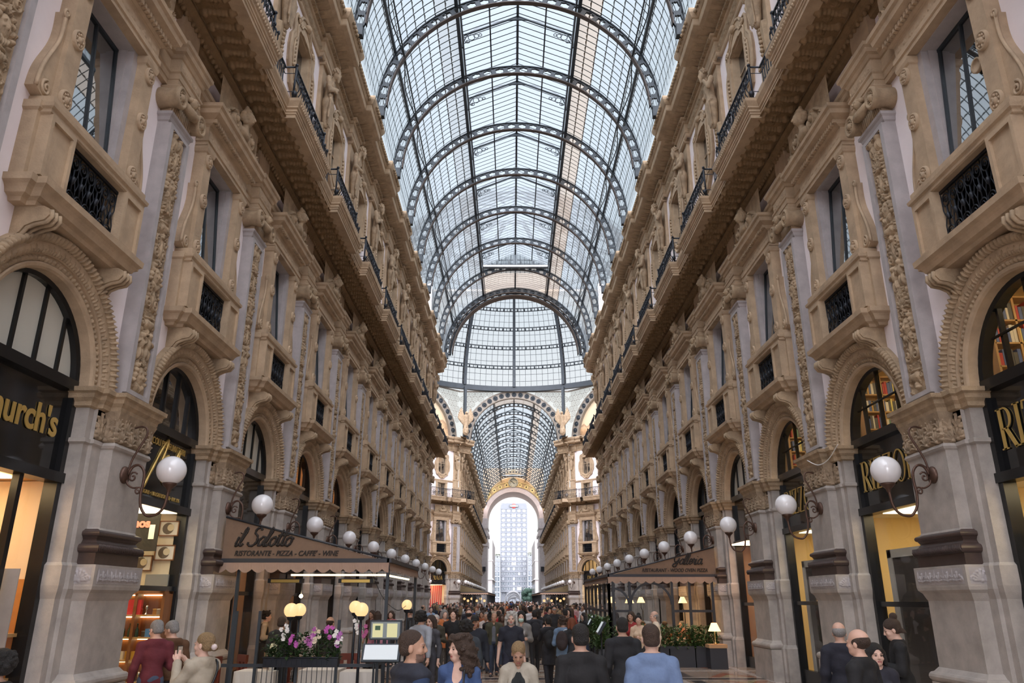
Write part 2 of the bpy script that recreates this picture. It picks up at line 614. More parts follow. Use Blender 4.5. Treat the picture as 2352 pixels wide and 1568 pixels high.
# ------------------------------------------------------------------ carved relief as a height field
class Relief:
    def __init__(self, w, h, res):
        self.nx = int(w / res) + 1; self.nz = int(h / res) + 1
        self.x = np.linspace(-w / 2, w / 2, self.nx); self.z = np.linspace(0, h, self.nz)
        self.X, self.Z = np.meshgrid(self.x, self.z, indexing='ij')
        self.H = np.zeros_like(self.X)
        self.w, self.h = w, h

    def bump(self, cx, cz, rx, rz, ht, rot=0.0, flat=1.0):
        m = max(rx, rz) * 1.05
        i0, i1 = np.searchsorted(self.x, (cx - m, cx + m)); j0, j1 = np.searchsorted(self.z, (cz - m, cz + m))
        if i1 <= i0 or j1 <= j0: return self
        X = self.X[i0:i1, j0:j1] - cx; Z = self.Z[i0:i1, j0:j1] - cz
        c, s = math.cos(rot), math.sin(rot)
        a = (X * c + Z * s) / rx; b = (-X * s + Z * c) / rz
        q = np.sqrt(np.maximum(0, 1 - a * a - b * b)) ** flat * ht
        self.H[i0:i1, j0:j1] = np.maximum(self.H[i0:i1, j0:j1], q)
        return self

    def sym(self, cx, cz, rx, rz, ht, rot=0.0):
        self.bump(cx, cz, rx, rz, ht, rot); self.bump(-cx, cz, rx, rz, ht, -rot)
        return self

    def spiral(self, cx, cz, R, ht, turns=1.6, d=1, start=0.0, both=True, th=0.26):
        n = int(26 * turns)
        for i in range(n):
            t = i / (n - 1)
            r = R * (1 - 0.86 * t); a = start + d * t * turns * 2 * PI
            w = R * th * (1 - 0.6 * t) + 0.004
            x, z = cx + r * math.cos(a), cz + r * math.sin(a)
            self.bump(x, z, w, w, ht * (0.75 + 0.4 * t))
            if both: self.bump(-x, z, w, w, ht * (0.75 + 0.4 * t))
        return self

    def fan(self, cx, cz, R, ht, n=7, spread=PI * 0.9, up=PI / 2):
        for i in range(n):
            a = up + spread * (i / (n - 1) - 0.5)
            l = R * (1 - 0.25 * abs(i / (n - 1) - 0.5) * 2)
            self.bump(cx + math.cos(a) * l * 0.55, cz + math.sin(a) * l * 0.55, l * 0.5, l * 0.14, ht, a)
            self.bump(cx + math.cos(a) * l * 0.95, cz + math.sin(a) * l * 0.95, l * 0.13, l * 0.15, ht * 1.15, a)
        self.bump(cx, cz, R * 0.2, R * 0.2, ht * 1.2)
        return self

    def face(self, cx, cz, R, ht, beard=True):
        self.bump(cx, cz, R * 0.62, R * 0.85, ht)
        self.bump(cx, cz - R * 0.05, R * 0.14, R * 0.3, ht * 1.35)
        for s in (-1, 1):
            self.bump(cx + s * R * 0.3, cz + R * 0.28, R * 0.24, R * 0.1, ht * 1.12, s * -0.3)
            self.bump(cx + s * R * 0.3, cz - R * 0.12, R * 0.18, R * 0.16, ht * 1.08)
            for q in range(4):
                self.bump(cx + s * R * (0.55 + 0.12 * q), cz + R * (0.8 - 0.4 * q), R * 0.26, R * 0.2, ht * 0.9, q)
        if beard:
            for q in range(5):
                self.bump(cx + (q - 2) * R * 0.22, cz - R * (0.95 - 0.08 * abs(q - 2)), R * 0.12, R * 0.4, ht * 0.95, (q - 2) * -0.2)
        self.fan(cx, cz + R * 0.9, R * 0.55, ht * 0.9, 5)
        return self

    def urn(self, cx, cz, R, ht):
        self.bump(cx, cz, R * 0.7, R * 0.5, ht)
        self.bump(cx, cz + R * 0.55, R * 0.8, R * 0.14, ht * 1.05)
        self.bump(cx, cz - R * 0.65, R * 0.2, R * 0.3, ht * 0.9)
        self.bump(cx, cz - R * 0.9, R * 0.45, R * 0.12, ht)
        for i in range(5):
            self.bump(cx + (i - 2) * R * 0.25, cz + 0.02, R * 0.09, R * 0.38, ht * 1.15)
        return self

    def putto(self, cx, cz, R, ht, s=1):
        self.bump(cx, cz + R * 0.85, R * 0.24, R * 0.27, ht * 1.3)
        self.bump(cx, cz + R * 0.25, R * 0.34, R * 0.48, ht * 1.1)
        self.bump(cx + s * R * 0.2, cz - R * 0.45, R * 0.2, R * 0.5, ht, s * 0.25)
        self.bump(cx - s * R * 0.18, cz - R * 0.5, R * 0.18, R * 0.5, ht, -s * 0.1)
        self.bump(cx + s * R * 0.5, cz + R * 0.45, R * 0.4, R * 0.13, ht * 1.05, s * 0.7)
        self.bump(cx - s * R * 0.5, cz + R * 0.35, R * 0.38, R * 0.13, ht * 1.05, s * 0.5)
        return self

    def polar(self, cz, r0, y0=0.0):
        """wrap the field round a half circle about (0, cz)"""
        A = PI * (self.X + self.w / 2) / self.w
        r = r0 + self.Z
        return MB().grid(r * np.cos(A), y0 + self.H, cz + r * np.sin(A))

    def mb(self, y=0.0, x0=0.0, z0=0.0, mi=0):
        H = self.H.copy()
        H[0, :] = H[-1, :] = 0; H[:, 0] = H[:, -1] = 0
        return MB().grid(self.X + x0, H + y, self.Z + z0, mi)
# ------------------------------------------------------------------ facade prototypes (x along the wall, y out of it)
def upath(hw, p, back=0.0):
    return [(-hw, back), (-hw, p), (hw, p), (hw, back)]


def torus_prof(z0, z1, out, base=0.0, n=7):
    zc, r = (z0 + z1) / 2, (z1 - z0) / 2
    return [(base + out * math.cos(a), zc + r * math.sin(a)) for a in [-PI / 2 + PI * i / (n - 1) for i in range(n)]]


PROTO = {}
ROPE = 40


def proto_pier():
    t = empty('stone_pier')
    # jamb blocks behind the projecting pier, running to the shop frames
    j = MB()
    j.mould(upath(1.05, 0.05, -0.35), [(0.06, 0), (0.06, 0.85), (0.0, 0.95), (0.0, 2.15), (0.03, 2.25), (0.05, 2.35), (0.05, 2.65), (0.0, 2.7), (0, 4.57), (0.05, 4.6), (0.05, 4.66), (0, 4.68), (0, 5.2)])
    j.mould(upath(0.90, 0.12), [(0.05, 0), (0.05, 0.85), (0.0, 0.95), (0.0, 2.15), (0.05, 2.3), (0.05, 2.65), (0.0, 2.7), (0, 4.57), (0.04, 4.6), (0.04, 4.66), (0, 4.68), (0, 5.2)])
    obj('jamb', j, M_GRANITE, t)
    b = MB()
    b.mould(upath(0.78, 0.42), [(0.04, 0), (0.04, 0.82)] + torus_prof(0.82, 0.98, 0.07) + [(-0.06, 1.05)])
    obj('plinth', b, M_GRANITE, t)
    b = MB()
    b.mould(upath(0.70, 0.36), [(0, 1.0), (0, 2.12), (0.02, 2.16), (0.05, 2.24), (0.10, 2.29), (0.11, 2.34), (0.11, 2.67), (0.02, 2.68)])
    obj('pedestal', b, M_GRANITE, t)
    # carved frieze band
    R = Relief(1.46, 0.25, 0.012)
    for i in range(5):
        x = (i - 2) * 0.275
        R.fan(x, 0.055, 0.13, 0.022, 5, PI * 0.95)
        R.spiral(x + 0.1, 0.07, 0.045, 0.02, 1.2, both=False)
        R.spiral(x - 0.1, 0.07, 0.045, 0.02, 1.2, -1, PI, both=False)
        R.bump(x + 0.137, 0.12, 0.012, 0.11, 0.02)
    fz = R.mb(0.475, 0, 2.38)
    for s in (-1, 1):
        R2 = Relief(0.36, 0.25, 0.012)
        R2.fan(0, 0.05, 0.16, 0.022, 9, PI); R2.spiral(0.12, 0.07, 0.05, 0.02, 1.3)
        m = R2.mb(0, 0, 0)
        fz.merge(m, Matrix.Translation((s * 0.815, 0.24, 2.38)) @ Matrix.Rotation(-s * PI / 2, 4, 'Z'))
    obj('carved_frieze', fz, M_MARBLE, t)
    # dark moulded base of the shaft
    d = MB()
    d.mould(upath(0.74, 0.40), [(0, 2.68), (0, 2.86)] + torus_prof(2.86, 3.0, 0.06) + [(-0.03, 3.02), (-0.06, 3.07), (-0.03, 3.12)] + torus_prof(3.12, 3.21, 0.035, -0.03) + [(-0.08, 3.24)], smooth=False)
    # rope ornament of the torus
    for i in range(ROPE):
        x = -0.76 + 1.52 * i / (ROPE - 1)
        d.tube([(x - 0.02, 0.445, 2.87), (x + 0.0, 0.465, 2.93), (x + 0.02, 0.445, 2.99)], 0.012, 4)
    obj('base_moulding', d, M_BASE, t)
    s = MB()
    s.mould(upath(0.62, 0.33), [(0.03, 3.2), (0.0, 3.26), (0, 4.55), (0.03, 4.57), (0.05, 4.61), (0.03, 4.66), (0.0, 4.67)])
    obj('shaft', s, M_GRANITE, t)
    # capital: two rows of acanthus
    c = MB()
    c.mould(upath(0.60, 0.30), [(0.0, 4.66), (0.02, 4.95), (0.10, 5.2)])
    R = Relief(1.30, 0.52, 0.014)
    for i in range(4):
        x = (i - 1.5) * 0.33
        R.fan(x, 0.03, 0.24, 0.075, 7, PI * 0.85)
    for i in range(5):
        x = (i - 2) * 0.32
        R.fan(x, 0.22, 0.24, 0.055, 7, PI * 0.8)
        R.spiral(x + 0.08, 0.43, 0.055, 0.06, 1.2, both=False)
    c.merge(R.mb(0.32, 0, 4.67))
    for sd in (-1, 1):
        R2 = Relief(0.34, 0.52, 0.016)
        R2.fan(0, 0.03, 0.25, 0.06, 7); R2.fan(0.0, 0.24, 0.24, 0.05, 5)
        c.merge(R2.mb(0, 0, 0), Matrix.Translation((sd * 0.62, 0.17, 4.67)) @ Matrix.Rotation(-sd * PI / 2, 4, 'Z'))
        R3 = Relief(0.30, 0.50, 0.018); R3.fan(0, 0.03, 0.25, 0.05, 7); R3.fan(0, 0.24, 0.22, 0.04, 5)
        c.merge(R3.mb(0.12, sd * 0.76, 4.68))
    obj('capital', c, M_CAP, t)
    k = MB()
    pr = [(0.0, 5.18), (0.05, 5.2), (0.06, 5.27), (0.12, 5.33), (0.13, 5.40), (0.19, 5.43), (0.20, 5.5), (0.0, 5.52)]
    pa = [(-1.08, -0.35), (-1.08, 0.06), (-0.88, 0.06), (-0.88, 0.16), (-0.64, 0.16), (-0.64, 0.34), (0.64, 0.34), (0.64, 0.16), (0.88, 0.16), (0.88, 0.06), (1.08, 0.06), (1.08, -0.35)]
    k.mould(pa, [(o * 0.85, z) for o, z in pr])
    obj('impost_cornice', k, M_TAN2, t)
    return freeze(t)


def proto_pilaster(seed=0):
    rnd = random.Random(seed)
    t = empty('carved_pilaster')
    f = MB()
    f.mould(upath(0.50, 0.22), [(0.03, 5.5), (0.03, 5.58), (0, 5.6), (0, 11.22), (0.03, 11.25), (0.05, 11.32), (0.09, 11.36), (0.09, 11.42), (0, 11.43)])
    # raised border of the sunk panel
    for x0, x1 in ((-0.50, -0.36), (0.36, 0.50)):
        f.box(x0, x1, 0.22, 0.29, 5.62, 11.20)
    f.box(-0.36, 0.36, 0.22, 0.29, 5.62, 5.70); f.box(-0.36, 0.36, 0.22, 0.29, 11.12, 11.20)
    obj('pilaster_frame', f, M_MARBLE, t)
    R = Relief(0.70, 5.42, 0.017)
    z = 0.32
    seq = ['face', 'putto', 'urn', 'scroll', 'face', 'scroll', 'urn', 'leaf', 'face', 'scroll', 'putto'] if seed % 2 == 0 else \
          ['urn', 'scroll', 'face', 'leaf', 'putto', 'scroll', 'urn', 'face', 'scroll', 'leaf', 'putto']
    for q in seq:
        if q == 'face': R.face(0, z, 0.25, 0.10); z += 0.5
        elif q == 'putto':
            R.putto(-0.13, z + 0.1, 0.27, 0.08, 1); R.putto(0.15, z + 0.05, 0.26, 0.08, -1); z += 0.52
        elif q == 'urn': R.urn(0, z, 0.22, 0.09); R.spiral(0.22, z, 0.08, 0.05, 1.3); z += 0.46
        elif q == 'scroll':
            R.spiral(0.16, z - 0.02, 0.13, 0.065, 1.7, 1, PI / 2); R.spiral(0.16, z + 0.24, 0.12, 0.06, 1.7, -1, -PI / 2)
            R.bump(0, z + 0.1, 0.05, 0.24, 0.07); z += 0.52
        else: R.fan(0, z - 0.1, 0.26, 0.075, 9, PI * 1.1); R.fan(0, z + 0.12, 0.2, 0.07, 7); z += 0.46
    for i in range(170):
        x = rnd.uniform(0.03, 0.31); zz = rnd.uniform(0.06, 5.3); a = rnd.uniform(0, PI)
        R.sym(x, zz, rnd.uniform(0.02, 0.055), rnd.uniform(0.012, 0.025), rnd.uniform(0.025, 0.05), a)
    obj('carved_panel', R.mb(0.225, 0, 5.69), M_TAN2, t)
    # ionic capital with fluted neck, two volute discs, garland and mask
    c = MB()
    c.mould(upath(0.47, 0.22), [(0, 11.42), (0.02, 11.75), (0.06, 11.9)])
    for i in range(12):
        x = -0.44 + 0.88 * i / 11
        c.tube([(x, 0.235, 11.44), (x, 0.255, 11.72)], 0.026, 5)
    c.mould(upath(0.58, 0.34), [(0, 11.9), (0.03, 11.92), (0.06, 12.0), (0, 12.05)])
    cap = obj('capital', c, M_TAN, t)
    for s in (-1, 1):
        v = MB()
        cx = s * 0.56
        v.lathe([(0.0, 0.50), (0.05, 0.50), (0.07, 0.47), (0.09, 0.44), (0.15, 0.44), (0.17, 0.47), (0.20, 0.48), (0.235, 0.46), (0.245, 0.40), (0.21, 0.34), (0.20, 0.2), (0.23, 0.06), (0.22, 0.0)], (cx, 0, 11.73), 20, 'Y')
        for i in range(12):
            a = i * PI / 6
            v.ball((cx + 0.12 * math.cos(a), 0.45, 11.73 + 0.12 * math.sin(a)), 0.022, 6)
        obj('volute', v, M_TAN2, cap)
    g = MB()
    pts = [(-0.42 + 0.84 * i / 14, 0.36 + 0.1 * math.sin(PI * i / 14), 11.82 - 0.16 * math.sin(PI * i / 14)) for i in range(15)]
    g.tube(pts, [0.05 + 0.05 * math.sin(PI * i / 14) * (1 + 0.25 * (i % 2)) for i in range(15)], 8)
    g.ball((0, 0.46, 11.93), 0.11, 10, sz=1.2); g.ball((0, 0.57, 11.91), 0.03, 6)
    for s in (-1, 1): g.ball((s * 0.09, 0.42, 11.98), 0.07, 8); g.ball((s * 0.04, 0.545, 11.95), 0.02, 5)
    obj('garland_mask', g, M_TAN2, cap)
    # entablature block broken forward over the pilaster, attic block above
    e = MB()
    e.mould(upath(0.58, 0.32), [(0, 12.05), (0, 12.16), (0.02, 12.17), (0.02, 12.30), (0.05, 12.33), (0.05, 12.37), (0, 12.38), (0, 12.66), (0.03, 12.68), (0.06, 12.75), (0.11, 12.79), (0.13, 12.88), (0.17, 12.92), (0.18, 13.0), (0, 13.02)])
    R = Relief(1.1, 0.26, 0.015)
    for i in range(4):
        R.fan((i - 1.5) * 0.27, 0.05, 0.1, 0.02, 5); R.bump((i - 1.5) * 0.27 + 0.135, 0.12, 0.03, 0.05, 0.02)
    e.merge(R.mb(0.325, 0, 12.39))
    obj('entablature', e, M_TAN, t)
    a = MB()
    a.mould(upath(0.46, 0.18), [(0.05, 13.0), (0.05, 13.1), (0, 13.12), (0, 13.95), (0.06, 14.0), (0.06, 14.1)])
    obj('attic_block', a, M_TAN, t)
    return freeze(t)


def proto_arch():
    t = empty('stone_arch')
    z0 = 5.5
    a = MB()
    a.arch(0, z0, [(1.50, -0.30), (1.50, 0.0), (1.53, 0.035), (1.58, 0.05), (1.60, 0.03), (1.60, 0.0), (1.72, 0.03), (1.72, 0.06), (1.80, 0.12), (1.93, 0.13)], n=36)
    obj('soffit', a, M_TAN, t)
    R = Relief(PI * 1.66, 0.10, 0.016)
    n = 52
    for i in range(n):           # bead row
        R.bump(-R.w / 2 + R.w * (i + 0.5) / n, 0.05, 0.034 if i % 3 else 0.05, 0.04, 0.035)
    b = R.polar(z0, 1.61, 0.02)
    R = Relief(PI * 1.82, 0.19, 0.016)
    n = 38
    for i in range(n):           # leaf band
        x = -R.w / 2 + R.w * (i + 0.5) / n
        R.bump(x, 0.09, 0.035, 0.085, 0.05)
        R.bump(x - 0.045, 0.12, 0.035, 0.05, 0.04, 0.6); R.bump(x + 0.045, 0.12, 0.035, 0.05, 0.04, -0.6)
        R.bump(x + R.w / n / 2, 0.05, 0.03, 0.045, 0.035)
    b.merge(R.polar(z0, 1.73, 0.085))
    obj('carved_bands', b, M_TAN2, t)
    r = MB()
    r.arch(0, z0, [(1.91, 0.0), (1.91, 0.12), (1.94, 0.18), (1.99, 0.205), (2.04, 0.18), (2.07, 0.11), (2.07, 0.0)], n=40, smooth=True)
    R = Relief(PI * 1.99, 0.17, 0.014)
    n = 62
    for i in range(n):           # gadroon roll
        x = -R.w / 2 + R.w * (i + 0.5) / n
        R.bump(x, 0.085, 0.043, 0.09, 0.10); R.bump(x + 0.012, 0.10, 0.02, 0.06, 0.12)
    r.merge(R.polar(z0, 1.905, 0.13))
    obj('roll_moulding', r, M_TAN2, t)
    return freeze(t)


def proto_wall():
    """the plaster and stone skin of one bay, centre at x = 0, with its openings"""
    h = L_BAY / 2
    m = MB()
    def q(x0, x1, z0, z1, y=0.0, mi=0):
        m.add([(x0, y, z0), (x1, y, z0), (x1, y, z1), (x0, y, z1)], [(0, 1, 2, 3)], mi)
    R, zs, zt = 1.84, 5.5, 7.75
    n = 24
    for i in range(n):
        a, b = PI * i / n, PI * (i + 1) / n
        x0, x1 = R * math.cos(a), R * math.cos(b)
        m.add([(x0, 0, zs + R * math.sin(a)), (x1, 0, zs + R * math.sin(b)), (x1, 0, zt), (x0, 0, zt)], [(0, 1, 2, 3)])
    for s in (-1, 1):
        q(s * R, s * h, zs, zt)
    q(-h, -0.86, zt, 12.05); q(0.86, h, zt, 12.05)
    q(-0.86, 0.86, zt, 7.85)
    q(-h, h, 12.05, 14.2)
    # upper storey
    q(-h, h, 14.2, 15.0); q(-h, -0.76, 15.0, 20.0); q(0.76, h, 15.0, 20.0)
    q(-0.76, 0.76, 16.6, 17.7); q(-h, h, 20.0, 22.9)
    return m


def proto_bands():
    """entablature running along the wall behind the window heads, string courses, one bay"""
    h = L_BAY / 2
    e = MB()
    e.bar(-h, h, 0, [(0, 12.05), (0.10, 12.05), (0.10, 12.16), (0.12, 12.17), (0.12, 12.30), (0.15, 12.33), (0.15, 12.38), (0.10, 12.38), (0.10, 12.66), (0.13, 12.68), (0.16, 12.75), (0.21, 12.79), (0.23, 12.88), (0.27, 12.92), (0.28, 13.0), (0, 13.02)])
    return e


def spiral_pts(cx, cz, R, turns, d, start, y, n=22, rmin=0.12):
    out = []
    for i in range(n):
        t = i / (n - 1)
        r = R * (1 - (1 - rmin) * t); a = start + d * turns * 2 * PI * t
        out.append((cx + r * math.cos(a), y, cz + r * math.sin(a)))
    return out


def bust_mb():
    F = Field((-0.5, -0.15, -0.45), (0.5, 0.45, 0.55), 0.016)
    F.ell((0, 0.1, 0.12), (0.13, 0.14, 0.17), 0.03)
    F.cone((0, 0.06, -0.02), (0, 0.03, -0.16), 0.075, 0.09, 0.03)
    F.ell((0, 0.0, -0.25), (0.30, 0.13, 0.14), 0.05)
    F.cone((0, 0.235, 0.13), (0, 0.25, 0.08), 0.02, 0.028, 0.01)
    F.ell((0, 0.21, 0.03), (0.04, 0.03, 0.012), 0.01)
    for s in (-1, 1):
        F.ell((s * 0.05, 0.235, 0.145), (0.03, 0.03, 0.014), 0.008, cut=True)
        for i in range(6):
            a = 0.3 + i * 0.45
            F.ell((s * 0.15 * math.sin(a), 0.05 + 0.05 * math.cos(a * 2), 0.15 + 0.17 * math.cos(a)), (0.06, 0.07, 0.055), 0.015)
    for i in range(5):
        a = (i - 2) * 0.35
        F.cone((0.12 * math.sin(a), 0.06, 0.30), (0.20 * math.sin(a), 0.08, 0.36), 0.05, 0.04, 0.02)
    return F.mb()


def proto_window():
    """first-floor window with its aedicule, sill, grille and carved pediment"""
    t = empty('window', kind='structure')
    # grey marble reveal
    r = MB()
    for s in (-1, 1):
        r.box(min(s * 0.84, s * 1.02), max(s * 0.84, s * 1.02), -0.6, 0.10, 9.05, 11.95)
        r.box(min(s * 0.80, s * 0.86), max(s * 0.80, s * 0.86), -0.6, -0.02, 9.05, 11.9)
    r.box(-1.02, 1.02, -0.6, 0.10, 11.78, 12.02); r.box(-0.9, 0.9, -0.35, 0.05, 8.95, 9.1)
    obj('reveal', r, M_MARBLE, t)
    fr = MB()
    for x in (-0.80, -0.03, 0.74): fr.add([(x, 0.03, 9.08), (x + 0.05, 0.03, 9.08), (x + 0.05, -0.19, 11.8), (x, -0.19, 11.8), (x, -0.05, 9.08), (x + 0.05, -0.05, 9.08), (x + 0.05, -0.27, 11.8), (x, -0.27, 11.8)], [(0, 1, 2, 3), (0, 3, 7, 4), (1, 5, 6, 2)])
    fr.box(-0.8, 0.8, -0.28, -0.18, 11.72, 11.8); fr.box(-0.8, 0.8, -0.05, 0.04, 9.08, 9.14)
    obj('window_frame', fr, M_STEEL, t)
    g = MB(); g.add([(-0.78, 0.0, 9.1), (0.78, 0.0, 9.1), (0.78, -0.22, 11.78), (-0.78, -0.22, 11.78)], [(0, 1, 2, 3)])
    obj('glass_pane', g, M_WINGLASS, t)
    # side pilasters with rosettes
    for s in (-1, 1):
        p = MB()
        c = s * 1.22
        p.mould([(c - 0.20, 0), (c - 0.20, 0.26), (c + 0.20, 0.26), (c + 0.20, 0)], [(0.04, 9.1), (0.04, 9.22), (0, 9.24), (0, 11.62), (0.03, 11.65), (0.05, 11.72), (0.05, 11.78), (0, 11.8)])
        for z in (9.36, 10.48, 11.48):
            p.lathe([(0.0, 0.33), (0.05, 0.325), (0.07, 0.29), (0.12, 0.285), (0.14, 0.315), (0.165, 0.30), (0.17, 0.25)], (c, 0, z), 18, 'Y')
            for i in range(8):
                a = i * PI / 4
                p.ball((c + 0.095 * math.cos(a), 0.29, z + 0.095 * math.sin(a)), 0.032, 6)
        obj('side_pilaster', p, M_TAN, t)
    # side scrolls
    for s in (-1, 1):
        v = MB()
        out = []
        for i in range(20):
            u = i / 19
            z = 9.25 + 1.55 * u
            w = 0.34 * (1 - u) ** 1.3 + 0.07 + 0.05 * math.sin(u * PI * 2.2)
            out.append((s * (1.42 + w), z))
        poly = [(s * 1.40, 9.1)] + out + [(s * 1.40, 10.8)]
        if s < 0: poly = poly[::-1]
        v.prism(poly, 0.0, 0.17)
        v.tube([(x, 0.17, z) for x, z in out], 0.035, 5)
        v.tube(spiral_pts(s * 1.60, 9.33, 0.13, 1.6, -s, PI / 2, 0.18), 0.028, 5)
        v.tube(spiral_pts(s * 1.50, 10.78, 0.08, 1.4, s, -PI / 2, 0.18), 0.025, 5)
        obj('side_scroll', v, M_TAN, t)
    # balconette: pedestals, rail, sill, brackets
    for s in (-1, 1):
        b = MB()
        c = s * 1.27
        b.mould([(c - 0.36, 0), (c - 0.36, 0.36), (c + 0.36, 0.36), (c + 0.36, 0)], [(0, 7.8), (0, 8.88)])
        for x0, x1, z0, z1 in ((c - 0.36, c - 0.28, 7.86, 8.86), (c + 0.28, c + 0.36, 7.86, 8.86), (c - 0.28, c + 0.28, 8.78, 8.86), (c - 0.28, c + 0.28, 7.86, 7.94)):
            b.box(x0, x1, 0.36, 0.41, z0, z1)
        b.mould([(s * 1.45, 0), (s * 1.45, 0.22), (s * 1.72, 0.22), (s * 1.72, 0)][::s], [(0, 7.8), (0, 8.88), (0.04, 8.92), (0.04, 9.04), (0, 9.06)])
        obj('pedestal', b, M_TAN, t)
    rl = MB()
    rl.mould(upath(1.64, 0.36), [(0, 8.86), (0.03, 8.88), (0.03, 8.93), (0.07, 8.96), (0.08, 9.02), (0.02, 9.04), (0.02, 9.16), (0, 9.17)])
    obj('rail_band', rl, M_TAN, t)
    si = MB()
    si.mould([(-1.72, 0), (-1.72, 0.32), (-1.58, 0.32), (-1.58, 0.46), (1.58, 0.46), (1.58, 0.32), (1.72, 0.32), (1.72, 0)],
             [(-0.14, 7.46), (-0.12, 7.52), (-0.03, 7.55), (0.0, 7.62), (0.03, 7.66), (0.09, 7.70), (0.10, 7.80), (0, 7.82)])
    sil = obj('sill', si, M_TAN, t)
    for s in (-1, 1):
        k = MB()
        prof = [(0, 6.98), (0.05, 6.99), (0.14, 7.06), (0.20, 7.16), (0.32, 7.22), (0.46, 7.25), (0.52, 7.33), (0.50, 7.43), (0.42, 7.47), (0, 7.47)]
        k.prism(prof, s * 1.22 - 0.17, s * 1.22 + 0.17, 'X')
        for j in (-0.11, 0, 0.11):
            k.tube([(s * 1.22 + j, y + 0.012, z - 0.01) for y, z in prof[1:8]], 0.04, 5)
        obj('console', k, M_TAN2, sil)
    # wrought grille of the balconette
    gr = MB()
    y = 0.24
    gr.box(-0.91, 0.91, y - 0.02, y + 0.02, 8.80, 8.85); gr.box(-0.91, 0.91, y - 0.02, y + 0.02, 7.84, 7.89)
    for i in range(7):
        cx = -0.78 + 0.26 * i
        for cz in (8.64, 8.04):
            gr.tube([(cx + 0.115 * math.cos(a), y, cz + 0.115 * math.sin(a)) for a in np.linspace(0, 2 * PI, 13)[:-1]], 0.016, 4, closed=True)
            gr.tube(spiral_pts(cx, cz, 0.08, 1.3, 1, 0, y, 10), 0.013, 4)
        gr.tube([(cx, y, 8.16), (cx, y, 8.52)], 0.018, 4)
        gr.ball((cx, y, 8.34), 0.05, 6, sz=1.6)
        for s in (-1, 1):
            gr.tube([(cx + s * 0.13, y, 7.88), (cx + s * 0.13, y, 8.2), (cx + s * 0.07, y, 8.34), (cx + s * 0.13, y, 8.48), (cx + s * 0.13, y, 8.82)], 0.012, 4)
    obj('iron_grille', gr, M_IRON, t)
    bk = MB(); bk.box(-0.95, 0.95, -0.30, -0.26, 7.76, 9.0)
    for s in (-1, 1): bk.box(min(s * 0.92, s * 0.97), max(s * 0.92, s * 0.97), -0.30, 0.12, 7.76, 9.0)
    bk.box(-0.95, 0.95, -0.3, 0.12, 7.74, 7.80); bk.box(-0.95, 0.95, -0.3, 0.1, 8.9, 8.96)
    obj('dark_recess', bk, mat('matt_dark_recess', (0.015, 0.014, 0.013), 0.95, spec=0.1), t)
    # head: frieze, cornice and pediment carving
    hd = MB()
    hd.mould(upath(1.44, 0.26), [(0.02, 11.8), (0.02, 11.88), (0.05, 11.90), (0.05, 12.0), (0, 12.02), (0, 12.28), (0.05, 12.32)])
    hd.mould(upath(1.46, 0.30), [(0.0, 12.30), (0.05, 12.33), (0.08, 12.42), (0.16, 12.46), (0.24, 12.50), (0.26, 12.60), (0.31, 12.64), (0.32, 12.72), (0, 12.76)])
    for i in range(26):
        x = -1.5 + 3.0 * i / 25
        hd.box(x - 0.035, x + 0.035, 0.36, 0.44, 12.34, 12.43)
    R = Relief(2.8, 0.25, 0.02)
    for i in range(11):
        x = (i - 5) * 0.25
        R.fan(x, 0.05, 0.1, 0.02, 5)
    hd.merge(R.mb(0.265, 0, 12.03))
    wc = obj('window_cornice', hd, M_TAN, t)
    R = Relief(2.9, 1.0, 0.022)
    for s in (1,):
        R.spiral(0.60, 0.32, 0.22, 0.10, 1.7, 1, PI / 2); R.spiral(1.15, 0.17, 0.13, 0.09, 1.5, -1, PI / 2)
        R.sym(0.9, 0.42, 0.32, 0.06, 0.08, -0.55); R.sym(0.32, 0.28, 0.12, 0.2, 0.09, 0.2)
        R.sym(1.32, 0.08, 0.12, 0.06, 0.07); R.sym(0.6, 0.33, 0.1, 0.1, 0.12)
    top = np.interp(np.abs(R.X), [0, 0.35, 0.7, 1.0, 1.4], [0.95, 0.72, 0.58, 0.34, 0.12])
    body = (R.Z < top)
    R.H = np.where(body, R.H * 1.6 + 0.03, 0)
    pd = MB()
    pd.merge(R.mb(0.40, 0, 12.70))
    pd.box(-1.25, 1.25, 0.0, 0.42, 12.70, 12.86)
    pd.merge(bust_mb(), Matrix.Translation((0, 0.50, 13.22)) @ Matrix.Diagonal((1.15, 1.1, 1.1, 1)))
    obj('carved_pediment', pd, M_TAN2, wc)
    return freeze(t)


